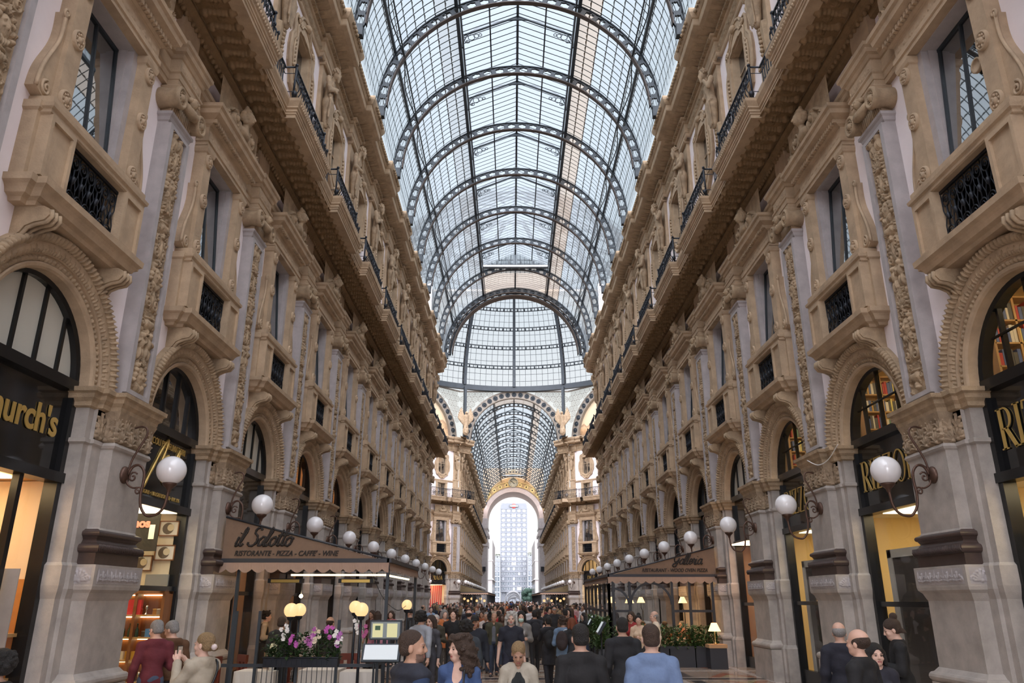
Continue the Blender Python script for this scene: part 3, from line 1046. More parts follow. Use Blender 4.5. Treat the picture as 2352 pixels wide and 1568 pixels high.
def proto_ledge():
    """the walkway cornice of one bay (pier centre at x = 0): carved soffit, broken-forward fascia"""
    t = empty('trim', kind='structure')
    h = L_BAY / 2
    s = MB()
    # stepped bed moulding against the wall
    s.bar(-h, h, 0, [(0, 13.78), (0.10, 13.80), (0.12, 13.90), (0.24, 13.95), (0.26, 14.02), (0.36, 14.06), (0.36, 14.12), (0, 14.12)])
    for i in range(30):
        x = -h + L_BAY * (i + 0.5) / 30
        s.ball((x, 0.20, 13.93), 0.062, 6, sz=1.25)
    R = Relief(L_BAY, 0.82, 0.02)
    n = 12
    for i in range(n):
        x = -h + L_BAY * (i + 0.5) / n
        for u in np.linspace(0, 1, 9):
            R.bump(x + 0.03 * math.sin(u * 2 * PI), 0.06 + 0.7 * u, 0.075, 0.07, 0.10)
        R.bump(x, 0.70, 0.11, 0.08, 0.14); R.bump(x, 0.12, 0.11, 0.08, 0.13)
        xx = x + L_BAY / n / 2
        for q in range(6):
            a = q * PI / 3
            R.bump(xx + 0.06 * math.cos(a), 0.42 + 0.06 * math.sin(a), 0.05, 0.035, 0.045, a)
        R.bump(xx, 0.42, 0.03, 0.03, 0.07)
    m = R.mb()
    # lay the field flat, facing down
    A = Matrix(((1, 0, 0, 0), (0, 0, 1, 0.37), (0, -1, 0, 14.14), (0, 0, 0, 1)))
    s.merge(m, A)
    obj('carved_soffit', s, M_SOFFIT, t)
    f = MB()
    a, b = 1.58, 1.58
    path = [(-h, 1.13), (-a, 1.13), (-a, 1.42), (a, 1.42), (a, 1.13), (h, 1.13)]
    f.mould(path, [(-0.06, 14.10), (0, 14.10), (0.0, 14.19), (0.025, 14.20), (0.025, 14.255), (0.05, 14.265), (0.05, 14.31), (0.035, 14.32), (0.035, 14.34), (0.075, 14.37), (0.075, 14.41), (0.10, 14.46), (0.14, 14.54), (0.15, 14.62), (0.0, 14.64)], cap=False)
    # underside of the projecting part and the walkway slab
    f.box(-a, a, 1.10, 1.40, 14.11, 14.2)
    f.box(-h, h, 0.0, 1.16, 14.16, 14.62); f.box(-a, a, 1.1, 1.44, 14.2, 14.62)
    nn = 30
    for i in range(nn):
        x = -a + 2 * a * (i + 0.5) / nn
        f.ball((x, 1.525, 14.49), 0.045, 5, sz=1.2)
    obj('fascia', f, M_TAN, t)
    return freeze(t)


def proto_railing():
    t = empty('balcony_railing')
    h = L_BAY / 2
    a = 1.58
    z0, z1 = 14.64, 15.70
    def y_at(x): return 1.02 if abs(x) > a else 1.30
    r = MB()
    path = [(-h, 1.02), (-a, 1.02), (-a, 1.30), (a, 1.30), (a, 1.02), (h, 1.02)]
    for z, w in ((z1, 0.035), (z0 + 0.08, 0.022), (z1 - 0.2, 0.014), (z0 + 0.28, 0.014)):
        r.tube([(x, y, z) for x, y in path], w, 5)
    obj('rail', r, M_IRON, t)
    b = MB()
    n = 34
    for i in range(n):
        x = -h + L_BAY * (i + 0.5) / n
        y = y_at(x)
        bel = 0.16 if abs(x) < a else 0.0
        pts = [(x, y + bel * math.sin(PI * min(1, u * 1.35)) ** 2 * (1 if u < 0.74 else 0), z0 + (z1 - z0) * u) for u in (0, 0.15, 0.3, 0.45, 0.6, 0.8, 1)]
        b.tube(pts, 0.018, 4)
        if i % 2 == 0:
            b.tube([(x + 0.06 * math.cos(q), y + 0.01, z1 - 0.1 + 0.06 * math.sin(q)) for q in np.linspace(0, 2 * PI, 9)[:-1]], 0.011, 4, closed=True)
            b.tube(spiral_pts(x + 0.05, z0 + 0.42, 0.075, 1.2, 1, 0, y + bel, 9), 0.012, 4)
            b.ball((x, y + bel, z0 + 0.5), 0.035, 5, sz=1.8)
    obj('balusters', b, M_IRON, t)
    for x in (-a, a):
        p = MB()
        p.tube([(x, 1.30, z0), (x, 1.32, z1 + 0.02)], 0.03, 6); p.ball((x, 1.32, z1 + 0.05), 0.05, 8)
        F = 0.08
        p.ball((x, 1.33, z0 + 0.2), F, 8, sz=1.3)
        obj('post', p, M_IRON, t)
    p = MB()
    p.tube([(0.0 + 0.2 * math.cos(q), 1.42, z0 + 0.45 + 0.26 * math.sin(q)) for q in np.linspace(0, 2 * PI, 17)[:-1]], 0.03, 5, closed=True)
    ringm = obj('medallion_ring', p, M_IRON, t)
    md = MB(); md.lathe([(0, 0.03), (0.1, 0.025), (0.16, 0.0), (0, -0.02)], (0, 1.42, z0 + 0.45), 14, 'Y')
    obj('medallion', md, M_MARBLE, ringm)
    return freeze(t)


def proto_upper_window():
    t = empty('window', kind='structure')
    g = MB()
    g.box(-0.62, 0.62, -0.2, -0.18, 17.7, 20.0); g.box(-0.62, 0.62, -0.2, -0.18, 15.0, 16.6)
    obj('glass_pane', g, M_WINGLASS, t)
    rv = MB()
    for z0, z1 in ((17.7, 20.0), (15.0, 16.6)):
        for s in (-1, 1):
            rv.box(min(s * 0.56, s * 0.64), max(s * 0.56, s * 0.64), -0.25, 0.06, z0, z1)
        rv.box(-0.64, 0.64, -0.25, 0.06, z1 - 0.06, z1 + 0.02); rv.box(-0.64, 0.64, -0.25, 0.06, z0 - 0.02, z0 + 0.06)
        rv.box(-0.025, 0.025, -0.2, -0.14, z0, z1)
        rv.box(-0.62, 0.62, -0.2, -0.15, z0 + (z1 - z0) * 0.62, z0 + (z1 - z0) * 0.62 + 0.04)
    obj('reveal', rv, M_TAN, t)
    # lobed baroque frame
    def outline(sc):
        pts = []
        for x, z in ((0.66, 17.55), (0.86, 17.62), (0.92, 17.95), (1.12, 18.25), (1.16, 18.85), (1.10, 19.3), (0.92, 19.6), (0.96, 20.1), (0.86, 20.32), (0.55, 20.38), (0.42, 20.62), (0.2, 20.78), (0, 20.82)):
            pts.append((x, z))
        lo = [(0.66, 17.55), (0.5, 17.42), (0.3, 17.2), (0, 17.12)]
        right = lo[::-1][:-1] + pts
        full = right + [(-x, z) for x, z in right[::-1][1:-1]]
        return [(x * sc, 18.97 + (z - 18.97) * sc) for x, z in full]
    fr = MB()
    o = outline(1.0); n = len(o)
    inner = [(max(-0.63, min(0.63, x * 0.66)), max(17.7, min(20.0, 18.85 + (z - 18.85) * 0.72))) for x, z in o]
    v = [(x, 0.09, z) for x, z in o] + [(x, 0.14, z) for x, z in inner] + [(x, 0.0, z) for x, z in o] + [(x, -0.05, z) for x, z in inner]
    f = []
    for i in range(n):
        k = (i + 1) % n
        f += [(i, k, n + k, n + i), (i, 2 * n + i, 2 * n + k, k), (n + i, n + k, 3 * n + k, 3 * n + i)]
    fr.add(v, f)
    fr.tube([(x, 0.10, z) for x, z in outline(0.985)], 0.05, 6, closed=True)
    fr.tube([(x, 0.13, z) for x, z in outline(0.80)], 0.035, 5, closed=True)
    for s in (-1, 1):
        fr.tube(spiral_pts(s * 0.72, 20.12, 0.13, 1.5, s, 0, 0.15), 0.035, 5)
        fr.tube(spiral_pts(s * 0.62, 17.72, 0.10, 1.4, -s, 0, 0.15), 0.03, 5)
        for i in range(7):
            fr.ball((s * 0.86, 0.14, 18.3 + 0.16 * i), 0.06, 6)
    fr.ball((0, 0.16, 20.55), 0.14, 8); fr.ball((0, 0.16, 17.32), 0.10, 8)
    obj('window_frame', fr, M_TAN, t)
    lo = MB()
    for s in (-1, 1): lo.box(min(s * 0.64, s * 0.86), max(s * 0.64, s * 0.86), 0, 0.07, 14.6, 16.75)
    lo.box(-0.9, 0.9, 0, 0.09, 16.6, 16.8)
    lo.bar(-L_BAY / 2, L_BAY / 2, 0, [(0, 16.8), (0.06, 16.8), (0.10, 16.9), (0.10, 17.0), (0, 17.02)])
    obj('lower_frame', lo, M_TAN, t)
    return freeze(t)


def proto_eave():
    t = empty('trim', kind='structure')
    h = L_BAY / 2
    e = MB()
    a = 0.80
    def br(p, q=0.16): return [(-h, p), (-a, p), (-a, p + q), (a, p + q), (a, p), (h, p)]
    e.mould(br(0.06), [(-0.06, 20.92), (0, 20.94), (0.03, 21.0), (0.03, 21.06), (0.07, 21.10), (-0.06, 21.12)], cap=False)
    e.mould(br(0.10), [(-0.1, 21.12), (0, 21.12), (0, 21.55), (0.06, 21.58), (0.08, 21.66), (0.16, 21.70), (0.18, 21.78)], cap=False)
    e.mould(br(0.50, 0.22), [(-0.45, 21.84), (0.20, 21.92), (0.34, 21.98), (0.36, 22.02), (0.36, 22.26), (0.40, 22.28), (0.44, 22.34), (0.50, 22.46), (0.52, 22.56), (0.52, 22.62), (0.2, 22.7), (-0.3, 22.9)], cap=False)
    obj('cornice', e, M_TAN, t)
    b = MB()
    for i in range(34):
        x = -h + L_BAY * (i + 0.5) / 34
        p = 0.34 if abs(x) < a else 0.18
        b.box(x - 0.045, x + 0.045, p, p + 0.12, 21.66, 21.78)
    for i in range(12):
        x = -h + L_BAY * (i + 0.5) / 12
        p = 0.16 if abs(x) < a else 0.0
        b.prism([(p + 0.25, 21.80), (p + 0.45, 21.84), (p + 0.70, 21.92), (p + 0.78, 22.0), (p + 0.25, 22.02)], x - 0.09, x + 0.09, 'X')
    R = Relief(L_BAY, 0.36, 0.03)
    for i in range(18):
        x = -h + L_BAY * (i + 0.5) / 18
        R.fan(x, 0.05, 0.2, 0.05, 5); R.bump(x + 0.14, 0.2, 0.05, 0.1, 0.04)
    b.merge(R.mb(0.105, 0, 21.15))
    for i in range(24):
        x = -h + L_BAY * (i + 0.5) / 24
        p = 1.24 if abs(x) < a else 1.02
        b.ball((x, p, 22.42), 0.075, 6)
    obj('cornice_carving', b, M_TAN2, t)
    return freeze(t)


def proto_herm():
    t = empty('herm_pilaster')
    m = MB()
    m.mould(upath(0.38, 0.14), [(0.03, 14.64), (0.03, 17.0), (0.06, 17.04), (0.06, 17.2), (0, 17.24), (0, 20.9)])
    m.mould([(-0.34, 0.12), (-0.30, 0.26), (0.30, 0.26), (0.34, 0.12)], [(0, 14.64), (0, 17.0), (0.06, 17.05), (0.06, 17.18), (-0.08, 17.22)])
    obj('pilaster', m, M_TAN, t)
    c = MB()
    c.mould([(-0.26, 0.1), (-0.20, 0.24), (0.20, 0.24), (0.26, 0.1)], [(-0.05, 17.2), (0.04, 18.45), (0.0, 18.5)])
    for i in range(7):
        c.ball((0, 0.27, 17.4 + 0.15 * i), 0.06 + 0.015 * (i % 2), 7)
    obj('herm_shaft', c, M_TAN2, t)
    k = MB()
    k.mould(upath(0.42, 0.22), [(0, 20.85), (0.05, 20.9), (0.05, 21.05), (0, 21.12)])
    obj('cap', k, M_TAN, t)
    return freeze(t)


def statue_mb(kind=0):
    """a bearded stone figure, arms folded, wrapped in a cloth from the waist, head bowed out of the wall"""
    F = Field((-0.75, -0.1, -0.25), (0.75, 1.15, 2.9), 0.026)
    z = 0.15
    # tapering draped lower body on the herm
    F.cone((0, 0.32, z), (0, 0.36, 1.05), 0.20, 0.36, 0.1)
    F.ell((0, 0.36, 1.0), (0.40, 0.32, 0.36), 0.12)
    for i in range(7):
        x = (i - 3) * 0.10
        F.cone((x * 0.6, 0.52, 0.1 + 0.05 * (i % 2)), (x * 1.2 + 0.05, 0.66, 1.05), 0.04, 0.05, 0.03)
    F.cone((-0.36, 0.52, 1.12), (0.36, 0.58, 1.28), 0.08, 0.09, 0.06)
    F.cone((0.28, 0.6, 1.15), (0.30, 0.55, 0.35), 0.10, 0.06, 0.05)
    # torso, leaning out
    F.ell((0, 0.38, 1.45), (0.34, 0.26, 0.36), 0.12)
    F.ell((0, 0.44, 1.80), (0.42, 0.28, 0.32), 0.12)
    for s in (-1, 1):
        F.ell((s * 0.17, 0.64, 1.86), (0.17, 0.09, 0.13), 0.06)
        F.ell((s * 0.45, 0.45, 1.98), (0.17, 0.17, 0.17), 0.08)
    if kind == 0:
        F.cone((-0.50, 0.46, 1.95), (-0.52, 0.62, 1.50), 0.15, 0.12, 0.05); F.cone((-0.52, 0.62, 1.50), (0.10, 0.86, 1.56), 0.115, 0.085, 0.04)
        F.cone((0.50, 0.46, 1.95), (0.52, 0.60, 1.46), 0.15, 0.12, 0.05); F.cone((0.52, 0.60, 1.46), (-0.06, 0.88, 1.74), 0.115, 0.085, 0.04)
    else:
        F.cone((-0.50, 0.46, 1.95), (-0.56, 0.70, 1.62), 0.15, 0.12, 0.05); F.cone((-0.56, 0.70, 1.62), (-0.20, 0.82, 2.05), 0.115, 0.085, 0.04)
        F.cone((0.50, 0.46, 1.95), (0.54, 0.50, 1.45), 0.15, 0.12, 0.05); F.cone((0.54, 0.50, 1.45), (0.1, 0.82, 1.36), 0.115, 0.085, 0.04)
    F.cone((0, 0.50, 2.05), (0, 0.66, 2.32), 0.15, 0.14, 0.06)
    hx = 0.10 if kind == 0 else -0.10
    F.ell((hx * 0.5, 0.78, 2.42), (0.19, 0.23, 0.25), 0.05)
    F.cone((hx * 0.5, 1.0, 2.42), (hx * 0.5, 1.04, 2.34), 0.035, 0.05, 0.02)
    F.cone((hx * 0.5, 0.92, 2.26), (hx * 0.4, 0.90, 2.08), 0.12, 0.07, 0.05)
    for i in range(26):
        a = i * 2.4; zz = 2.40 + 0.24 * (i / 25); r = 0.23 * math.sqrt(max(0.05, 1 - ((zz - 2.42) / 0.27) ** 2))
        y = 0.76 + r * math.cos(a)
        if y > 0.92 and zz < 2.52: continue
        F.ell((hx * 0.5 + r * math.sin(a), y, zz), (0.07, 0.07, 0.06), 0.015)
    return F.mb()


def proto_lamp():
    """wall lantern: plate, scrolled bracket, opal globe"""
    t = empty('globe_wall_lamp')
    p = MB(); p.lathe([(0, 0.03), (0.05, 0.09), (0.09, 0.07), (0.14, 0.05), (0.15, 0.02), (0.15, 0)], (0, 0.33, 4.20), 14, 'Y')
    obj('wall_plate', p, M_BRONZE, t)
    b = MB()
    def T(pts, r): b.tube([(0, 0.33 + y * 0.82, z) for y, z in pts], r, 6)
    arm = [(0.08, 4.20), (0.16, 4.34), (0.30, 4.37), (0.42, 4.26), (0.44, 4.08), (0.42, 3.88), (0.46, 3.66), (0.58, 3.52), (0.70, 3.50), (0.86, 3.55), (0.96, 3.68), (0.99, 3.86), (1.0, 3.94)]
    T(smooth_pts(arm, 4), 0.024)
    up = [(0.08, 4.22), (0.12, 4.45), (0.26, 4.72), (0.36, 4.90), (0.34, 5.02), (0.22, 5.06), (0.08, 5.03)]
    T(smooth_pts(up, 4), 0.018)
    lo = [(0.06, 4.18), (0.10, 4.05), (0.22, 3.98), (0.32, 3.98)]
    T(smooth_pts(lo, 4), 0.018)
    b.tube([(0, 0.33 + y * 0.82, z) for y, z in [(0.20 + 0.10 * (1 - i / 16) * math.cos(0.6 + i * 0.6), 4.16 + 0.10 * (1 - i / 16) * math.sin(0.6 + i * 0.6)) for i in range(15)]], 0.016, 5)
    b.tube([(0, 0.33 + y * 0.82, z) for y, z in [(0.35 + 0.08 * (1 - i / 16) * math.cos(i * 0.6), 3.92 + 0.08 * (1 - i / 16) * math.sin(i * 0.6)) for i in range(15)]], 0.016, 5)
    brk = obj('scroll_bracket', b, M_BRONZE, t)
    c = MB(); c.lathe([(0.03, 3.90), (0.045, 3.96), (0.09, 4.0), (0.12, 4.03), (0.125, 4.06), (0.10, 4.06)], (0, 1.15, 0), 12)
    obj('cup', c, M_BRONZE, brk)
    g = MB(); g.ball((0, 1.15, 4.28), 0.25, 28)
    obj('opal_globe', g, mat('opal_globe', (0.82, 0.82, 0.84), 0.12, coat=0.6), t)
    return freeze(t)


def smooth_pts(pts, k=4):
    P = [Vector((*p, 0)) if len(p) == 2 else Vector(p) for p in pts]
    out = []
    for i in range(len(P) - 1):
        p0, p1, p2, p3 = P[max(i - 1, 0)], P[i], P[i + 1], P[min(i + 2, len(P) - 1)]
        for j in range(k):
            t = j / k
            q = 0.5 * (2 * p1 + (p2 - p0) * t + (2 * p0 - 5 * p1 + 4 * p2 - p3) * t * t + (3 * p1 - 3 * p2 + p3 - p0) * t ** 3)
            out.append(q)
    out.append(P[-1])
    d = len(pts[0])
    return [tuple(q[:d]) for q in out]


# ------------------------------------------------------------------ put the facades up
used = {}
COUNT = {'window': 0, 'trim': 0}


def put(key, loc, rz, label=None, cat=None, group=None, name=None):
    p = PROTO[key]
    if key not in used:
        used[key] = True
        o = p; o.location = loc; o.rotation_euler = (0, 0, rz)
    else:
        o = clone(p, None, loc, rz)
    if name:
        ks = TREE.get(o.name, []); o.name = name; TREE[o.name] = ks
    if label: tag(o, label, cat, group)
    return o


def window_name():
    COUNT['window'] += 1
    return 'window_%d' % COUNT['window']


def trim_name():
    COUNT['trim'] += 1
    return 'trim_%d' % COUNT['trim']


PROTO['pier'] = proto_pier()
PROTO['pil0'] = proto_pilaster(0)
PROTO['pil1'] = proto_pilaster(1)
PROTO['pil0'].scale = PROTO['pil1'].scale = (0.88, 1, 1)
PROTO['arch'] = proto_arch(); PROTO['arch'].scale = (0.95, 1, 0.95)
PROTO['win'] = proto_window()
PROTO['ledge'] = proto_ledge()
PROTO['rail'] = proto_railing()
PROTO['uwin'] = proto_upper_window()
PROTO['eave'] = proto_eave()
PROTO['herm'] = proto_herm()
PROTO['lamp'] = proto_lamp()
for i in (0, 1):
    PROTO['statue%d' % i] = obj('atlas_statue', MB().merge(statue_mb(i), Matrix.Diagonal((0.74, 0.60, 0.94, 1)) @ Matrix.Translation((0, -0.02, 0.1))), M_STATUE)
    freeze(PROTO['statue%d' % i])
WALL_ME = proto_wall().mesh('plaster_panel', M_PLASTER)
BAND_ME = proto_bands().mesh('entablature_band', M_TAN)
ROOM_SIDE = {'left': -1, 'right': 1}


def side_words(side): return 'left' if side < 0 else 'right'


def facade(arm, side, ys, wall, first_pier=0, end_bay=True):
    """piers at ys (y coordinates) on one side of an arm"""
    sw = side_words(side)
    rz = -PI / 2 if side < 0 else PI / 2
    X = side * HALF
    where = 'near gallery' if arm == 'near' else 'far gallery'
    for i, y in enumerate(ys):
        o = ORD[min(i, 19)]
        n = i - first_pier
        if arm == 'near':
            nm = ('%s from camera' % ORD[n]) if n >= 0 else ['beside the frame', 'behind the frame'][-n - 1]
        else:
            nm = '%s past the crossing' % o
        put('pier', (X, y, 0), rz, 'grey stone pier on dark base, %s side of %s, %s' % (sw, where, nm), 'pier', 'piers along the arcade')
        put('pil%d' % ((i + (side > 0)) % 2), (X, y, 0), rz, 'tall carved pilaster with volutes, %s side of %s, %s' % (sw, where, nm), 'pilaster', 'carved pilasters of the first floor')
        put('herm', (X, y, 0), rz, 'plain pilaster behind a statue, %s side of %s, %s' % (sw, where, nm), 'pilaster', 'herm pilasters of the upper storey')
        put('statue%d' % ((i + (side > 0)) % 2), (X - side * 0.12, y, 18.30), rz, 'bearded stone statue under cornice, %s side of %s, %s' % (sw, where, nm), 'statue', 'statues under the cornice')
        put('ledge', (X, y, 0), rz, name=trim_name())
        put('eave', (X, y, 0), rz, name=trim_name())
        put('rail', (X, y, 0), rz, 'black iron balcony railing, %s side of %s, over pier %s' % (sw, where, nm), 'railing', 'balcony railings')
        if not (arm == 'near' and n < 0):
            put('lamp', (X, y - 0.12, 0), rz, 'white globe lamp on bracket, %s side of %s, %s' % (sw, where, nm), 'lamp', 'globe lamps along the arcade')
        if i < len(ys) - 1 or end_bay:
            yb = y + L_BAY / 2
            w = obj('plaster_panel', WALL_ME, None, wall, (X, yb, 0), rz); w['kind'] = 'structure'
            w = obj('entablature_band', BAND_ME, None, wall, (X, yb, 0), rz); w['kind'] = 'structure'
            put('win', (X, yb, 0), rz, name=window_name()).scale = (0.88, 1, 1)
            put('uwin', (X, yb, 0), rz, name=window_name()).scale = (1.2, 1.0, 1)
            put('arch', (X, yb, 0.275), rz, 'carved stone arch over shopfront, %s side of %s, after pier %s' % (sw, where, nm), 'arch', 'stone arches over the shopfronts')


NEAR_K = list(range(-2, 11))
NEAR_YS = [P0 + L_BAY * k for k in NEAR_K]
FAR_YS = [Y_FAR + 1.0 + L_BAY * k for k in range(NB_FAR)]
WALLS = {}
for nm, side in (('left', -1), ('right', 1)):
    WALLS[nm] = empty('wall_' + nm, kind='structure')
    WALLS['far_' + nm] = empty('wall_far_' + nm, kind='structure')
    facade('near', side, NEAR_YS, WALLS[nm], 2, end_bay=False)
    facade('far', side, FAR_YS, WALLS['far_' + nm])
# ------------------------------------------------------------------ glass barrel vault
M_PEACH = mixglass('sunset_tint_milky_glass', (0.86, 0.78, 0.70), refl=0.06, opacity=0.55, body=(0.36, 0.31, 0.26))  # sunset glow put into the tint; right upper rows and plain crowns
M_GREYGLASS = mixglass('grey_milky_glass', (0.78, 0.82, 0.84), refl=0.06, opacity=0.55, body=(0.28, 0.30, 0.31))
A_LO, A_MID, A_HI = math.radians(1.0), math.radians(28), math.radians(63.0)
XH = R_V * math.cos(A_HI); ZH = EAVE_Z + R_V * math.sin(A_HI)
LAN_E, LAN_R, LAN_X = ZH + 0.55, ZH + 1.75, XH - 0.1


def arc_pt(r, a, y): return (r * math.cos(a), y, EAVE_Z + r * math.sin(a))


def rib_mb(r0, r1, n, thick=0.05, hole=0.62, hexa=False):
    """pierced arch web between two radii; returns web mesh"""
    m = MB()
    a0, a1 = 0.0, PI
    for i in range(n):
        b0 = a0 + (a1 - a0) * i / n; b1 = a0 + (a1 - a0) * (i + 1) / n
        def P(u, v, y): return arc_pt(r0 + (r1 - r0) * v, b0 + (b1 - b0) * u, y)
        if hexa:
            hole_uv = [(0.10, 0.5), (0.22, 0.30), (0.78, 0.30), (0.90, 0.5), (0.78, 0.70), (0.22, 0.70)]
        else:
            hole_uv = [(0.14, 0.5), (0.20, 0.36), (0.14, 0.26), (0.38, 0.2), (0.5, 0.12), (0.62, 0.2), (0.86, 0.26), (0.80, 0.36), (0.86, 0.5),
                       (0.80, 0.64), (0.86, 0.74), (0.62, 0.8), (0.5, 0.88), (0.38, 0.8), (0.14, 0.74), (0.20, 0.64)]
        k = len(hole_uv)
        outer = []
        for u, v in hole_uv:
            du, dv = u - 0.5, v - 0.5
            s = 0.5 / max(abs(du), abs(dv))
            outer.append((0.5 + du * s, 0.5 + dv * s))
        v = [P(u, w, thick) for u, w in outer] + [P(u, w, thick) for u, w in hole_uv] + [P(u, w, -thick) for u, w in outer] + [P(u, w, -thick) for u, w in hole_uv]
        f = []
        for j in range(k):
            q = (j + 1) % k
            f += [(j, q, k + q, k + j), (2 * k + j, 3 * k + j, 3 * k + q, 2 * k + q), (k + j, k + q, 3 * k + q, 3 * k + j)]
        m.add(v, f)
        # corners left open by the radial mapping are closed with small plates
        for cu, cv in ((0, 0), (1, 0), (1, 1), (0, 1)):
            best = sorted(range(k), key=lambda j: (outer[j][0] - cu) ** 2 + (outer[j][1] - cv) ** 2)[:2]
            for y in (thick, -thick):
                m.add([P(cu, cv, y), P(*outer[best[0]], y), P(*outer[best[1]], y)], [(0, 1, 2)])
    return m


def flange_mb(r, w, h, n=48):
    m = MB()
    return m.arch(0, EAVE_Z, [(r - h / 2, -w / 2), (r - h / 2, w / 2), (r + h / 2, w / 2), (r + h / 2, -w / 2)], math.radians(1), math.radians(179), n, closed_prof=True)


def proto_rib():
    t = empty('iron_roof_arch')
    obj('pierced_web', rib_mb(R_V - 0.50, R_V - 0.06, 30), M_STEEL, t)
    obj('lower_flange', flange_mb(R_V - 0.51, 0.24, 0.04), M_RUST, t)
    obj('upper_flange', flange_mb(R_V - 0.05, 0.20, 0.04), M_STEEL, t)
    for s in (-1, 1):
        q = MB().box(min(s * 5.98, s * 6.5), max(s * 5.98, s * 6.5), -0.14, 0.14, 22.45, 22.96)
        obj('rib_foot', q, M_STEEL, t)
    return freeze(t)


def proto_vault(lantern=True):
    t = empty('ceiling', kind='structure')
    h = L_BAY / 2
    nb = 12
    g = MB()
    def sheet(a0, a1, n, mi):
        for i in range(n):
            b0, b1 = a0 + (a1 - a0) * i / n, a0 + (a1 - a0) * (i + 1) / n
            g.add([arc_pt(R_V, b0, -h), arc_pt(R_V, b0, h), arc_pt(R_V, b1, h), arc_pt(R_V, b1, -h)], [(0, 1, 2, 3)], mi, True)
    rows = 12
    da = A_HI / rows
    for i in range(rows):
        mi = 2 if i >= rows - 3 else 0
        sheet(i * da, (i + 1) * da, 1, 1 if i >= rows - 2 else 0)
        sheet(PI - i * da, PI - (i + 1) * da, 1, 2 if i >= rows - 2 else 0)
    if lantern:
        for s in (-1, 1):
            x = s * LAN_X
            g.add([(s * XH, -h, ZH), (s * XH, h, ZH), (x, h, LAN_E), (x, -h, LAN_E)], [(0, 1, 2, 3)], 0)
            g.add([(x, -h, LAN_E), (x, h, LAN_E), (0, h, LAN_R), (0, -h, LAN_R)], [(0, 1, 2, 3)], 0)
    else:
        sheet(A_HI, PI - A_HI, 8, 1)
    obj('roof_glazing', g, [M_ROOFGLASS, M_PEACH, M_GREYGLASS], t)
    b = MB()
    for j in range(nb):
        y = -h + L_BAY * (j + 0.5) / nb
        for sgn in (0, 1):
            pts = [arc_pt(R_V - 0.03, (a if sgn == 0 else PI - a), y) for a in np.linspace(A_LO, A_HI if lantern else PI / 2, 14)]
            b.ribbon(pts, (0, 1, 0), 0.058)
        if lantern:
            for s in (-1, 1):
                b.ribbon([(s * LAN_X, y, LAN_E - 0.02), (0, y, LAN_R - 0.02)], (0, 1, 0), 0.058)
    obj('glazing_bars', b, M_STEEL, t)
    p = MB()
    def beam(x, z, w, hh): p.box(x - w / 2, x + w / 2, -h, h, z - hh / 2, z + hh / 2)
    for s in (-1, 1):
        beam(s * R_V * math.cos(A_MID), EAVE_Z + R_V * math.sin(A_MID), 0.13, 0.16)
        beam(s * (R_V - 0.5) * math.cos(A_MID), EAVE_Z + (R_V - 0.5) * math.sin(A_MID), 0.06, 0.06)
        beam(s * XH, ZH - 0.03, 0.16, 0.22)
        beam(s * (XH - 0.2), ZH - 0.36, 0.06, 0.08)
        if lantern:
            beam(s * LAN_X, LAN_E, 0.10, 0.12); beam(s * LAN_X * 0.5, (LAN_E + LAN_R) / 2 - 0.04, 0.07, 0.09)
            for j in range(13):
                y = -h + L_BAY * j / 12
                p.box(s * XH - 0.02, s * XH + 0.02, y - 0.02, y + 0.02, ZH, LAN_E)
        # wavy tie following the middle purlin
        pts = []
        for j in range(25):
            u = j / 24
            r = R_V - 0.15 - 0.30 * abs(math.cos(u * PI)) ** 2
            q = arc_pt(r, A_MID if s > 0 else PI - A_MID, -h + L_BAY * u)
            pts.append(q)
        p.tube(pts, 0.03, 5)
    beam(0, (LAN_R if lantern else EAVE_Z + R_V) - 0.04, 0.12, 0.16)
    obj('purlin', p, M_STEEL, t)
    l = MB()
    for i in range(1, rows + 1):
        a = i * da
        for sgn in (0, 1):
            aa = a if sgn == 0 else PI - a
            for j in range(nb):
                y = -h + L_BAY * (j + 0.5) / nb
                y1 = y + L_BAY / nb
                a2 = aa + (0.013 if sgn == 0 else -0.013)
                a3 = aa + (0.006 if sgn == 0 else -0.006)
                ym = (y + y1) / 2
                l.add([arc_pt(R_V + 0.004, aa, y), arc_pt(R_V + 0.004, aa, y1), arc_pt(R_V + 0.004, a3, y1), arc_pt(R_V + 0.004, a2, ym), arc_pt(R_V + 0.004, a3, y)], [(0, 1, 2, 3, 4)])
    obj('lap_joints', l, mat('glass_lap_putty', (0.42, 0.42, 0.38), 0.7), t)
    if lantern:
        # mid-bay gable frame with filigree brackets
        q = MB()
        for s in (-1, 1):
            q.tube([(s * LAN_X, 0, LAN_E - 0.06), (0, 0, LAN_R - 0.06)], 0.055, 5)
            q.box(min(s * LAN_X, s * (LAN_X - 0.1)), max(s * LAN_X, s * (LAN_X - 0.1)), -0.05, 0.05, ZH - 0.25, LAN_E)
            arcp = []
            for u in np.linspace(0, 1, 14):
                x = (LAN_X - 0.06) * (1 - u ** 1.7) ; z = ZH - 0.15 + (LAN_R - 0.28 - ZH + 0.15) * math.sin(u * PI / 2) ** 0.8
                arcp.append((s * x, 0, z))
            q.tube(arcp, 0.035, 5)
            for k, (u, r) in enumerate(((0.16, 0.17), (0.08, 0.09), (0.27, 0.12), (0.36, 0.08), (0.05, 0.06))):
                cx = s * (LAN_X - 0.12 - u * 2.2); cz = LAN_E - 0.28 + u * 0.75 - (0.2 if k in (1, 4) else 0)
                q.tube([(cx + r * math.cos(w), 0, cz + r * math.sin(w)) for w in np.linspace(0, 2 * PI, 11)[:-1]], 0.022, 4, closed=True)
        q.prism([(-0.35, LAN_R - 0.26), (0.35, LAN_R - 0.26), (0.2, LAN_R - 0.10), (0, LAN_R - 0.04), (-0.2, LAN_R - 0.10)], -0.03, 0.03)
        obj('lantern_frame', q, M_STEEL, t)
    return freeze(t)


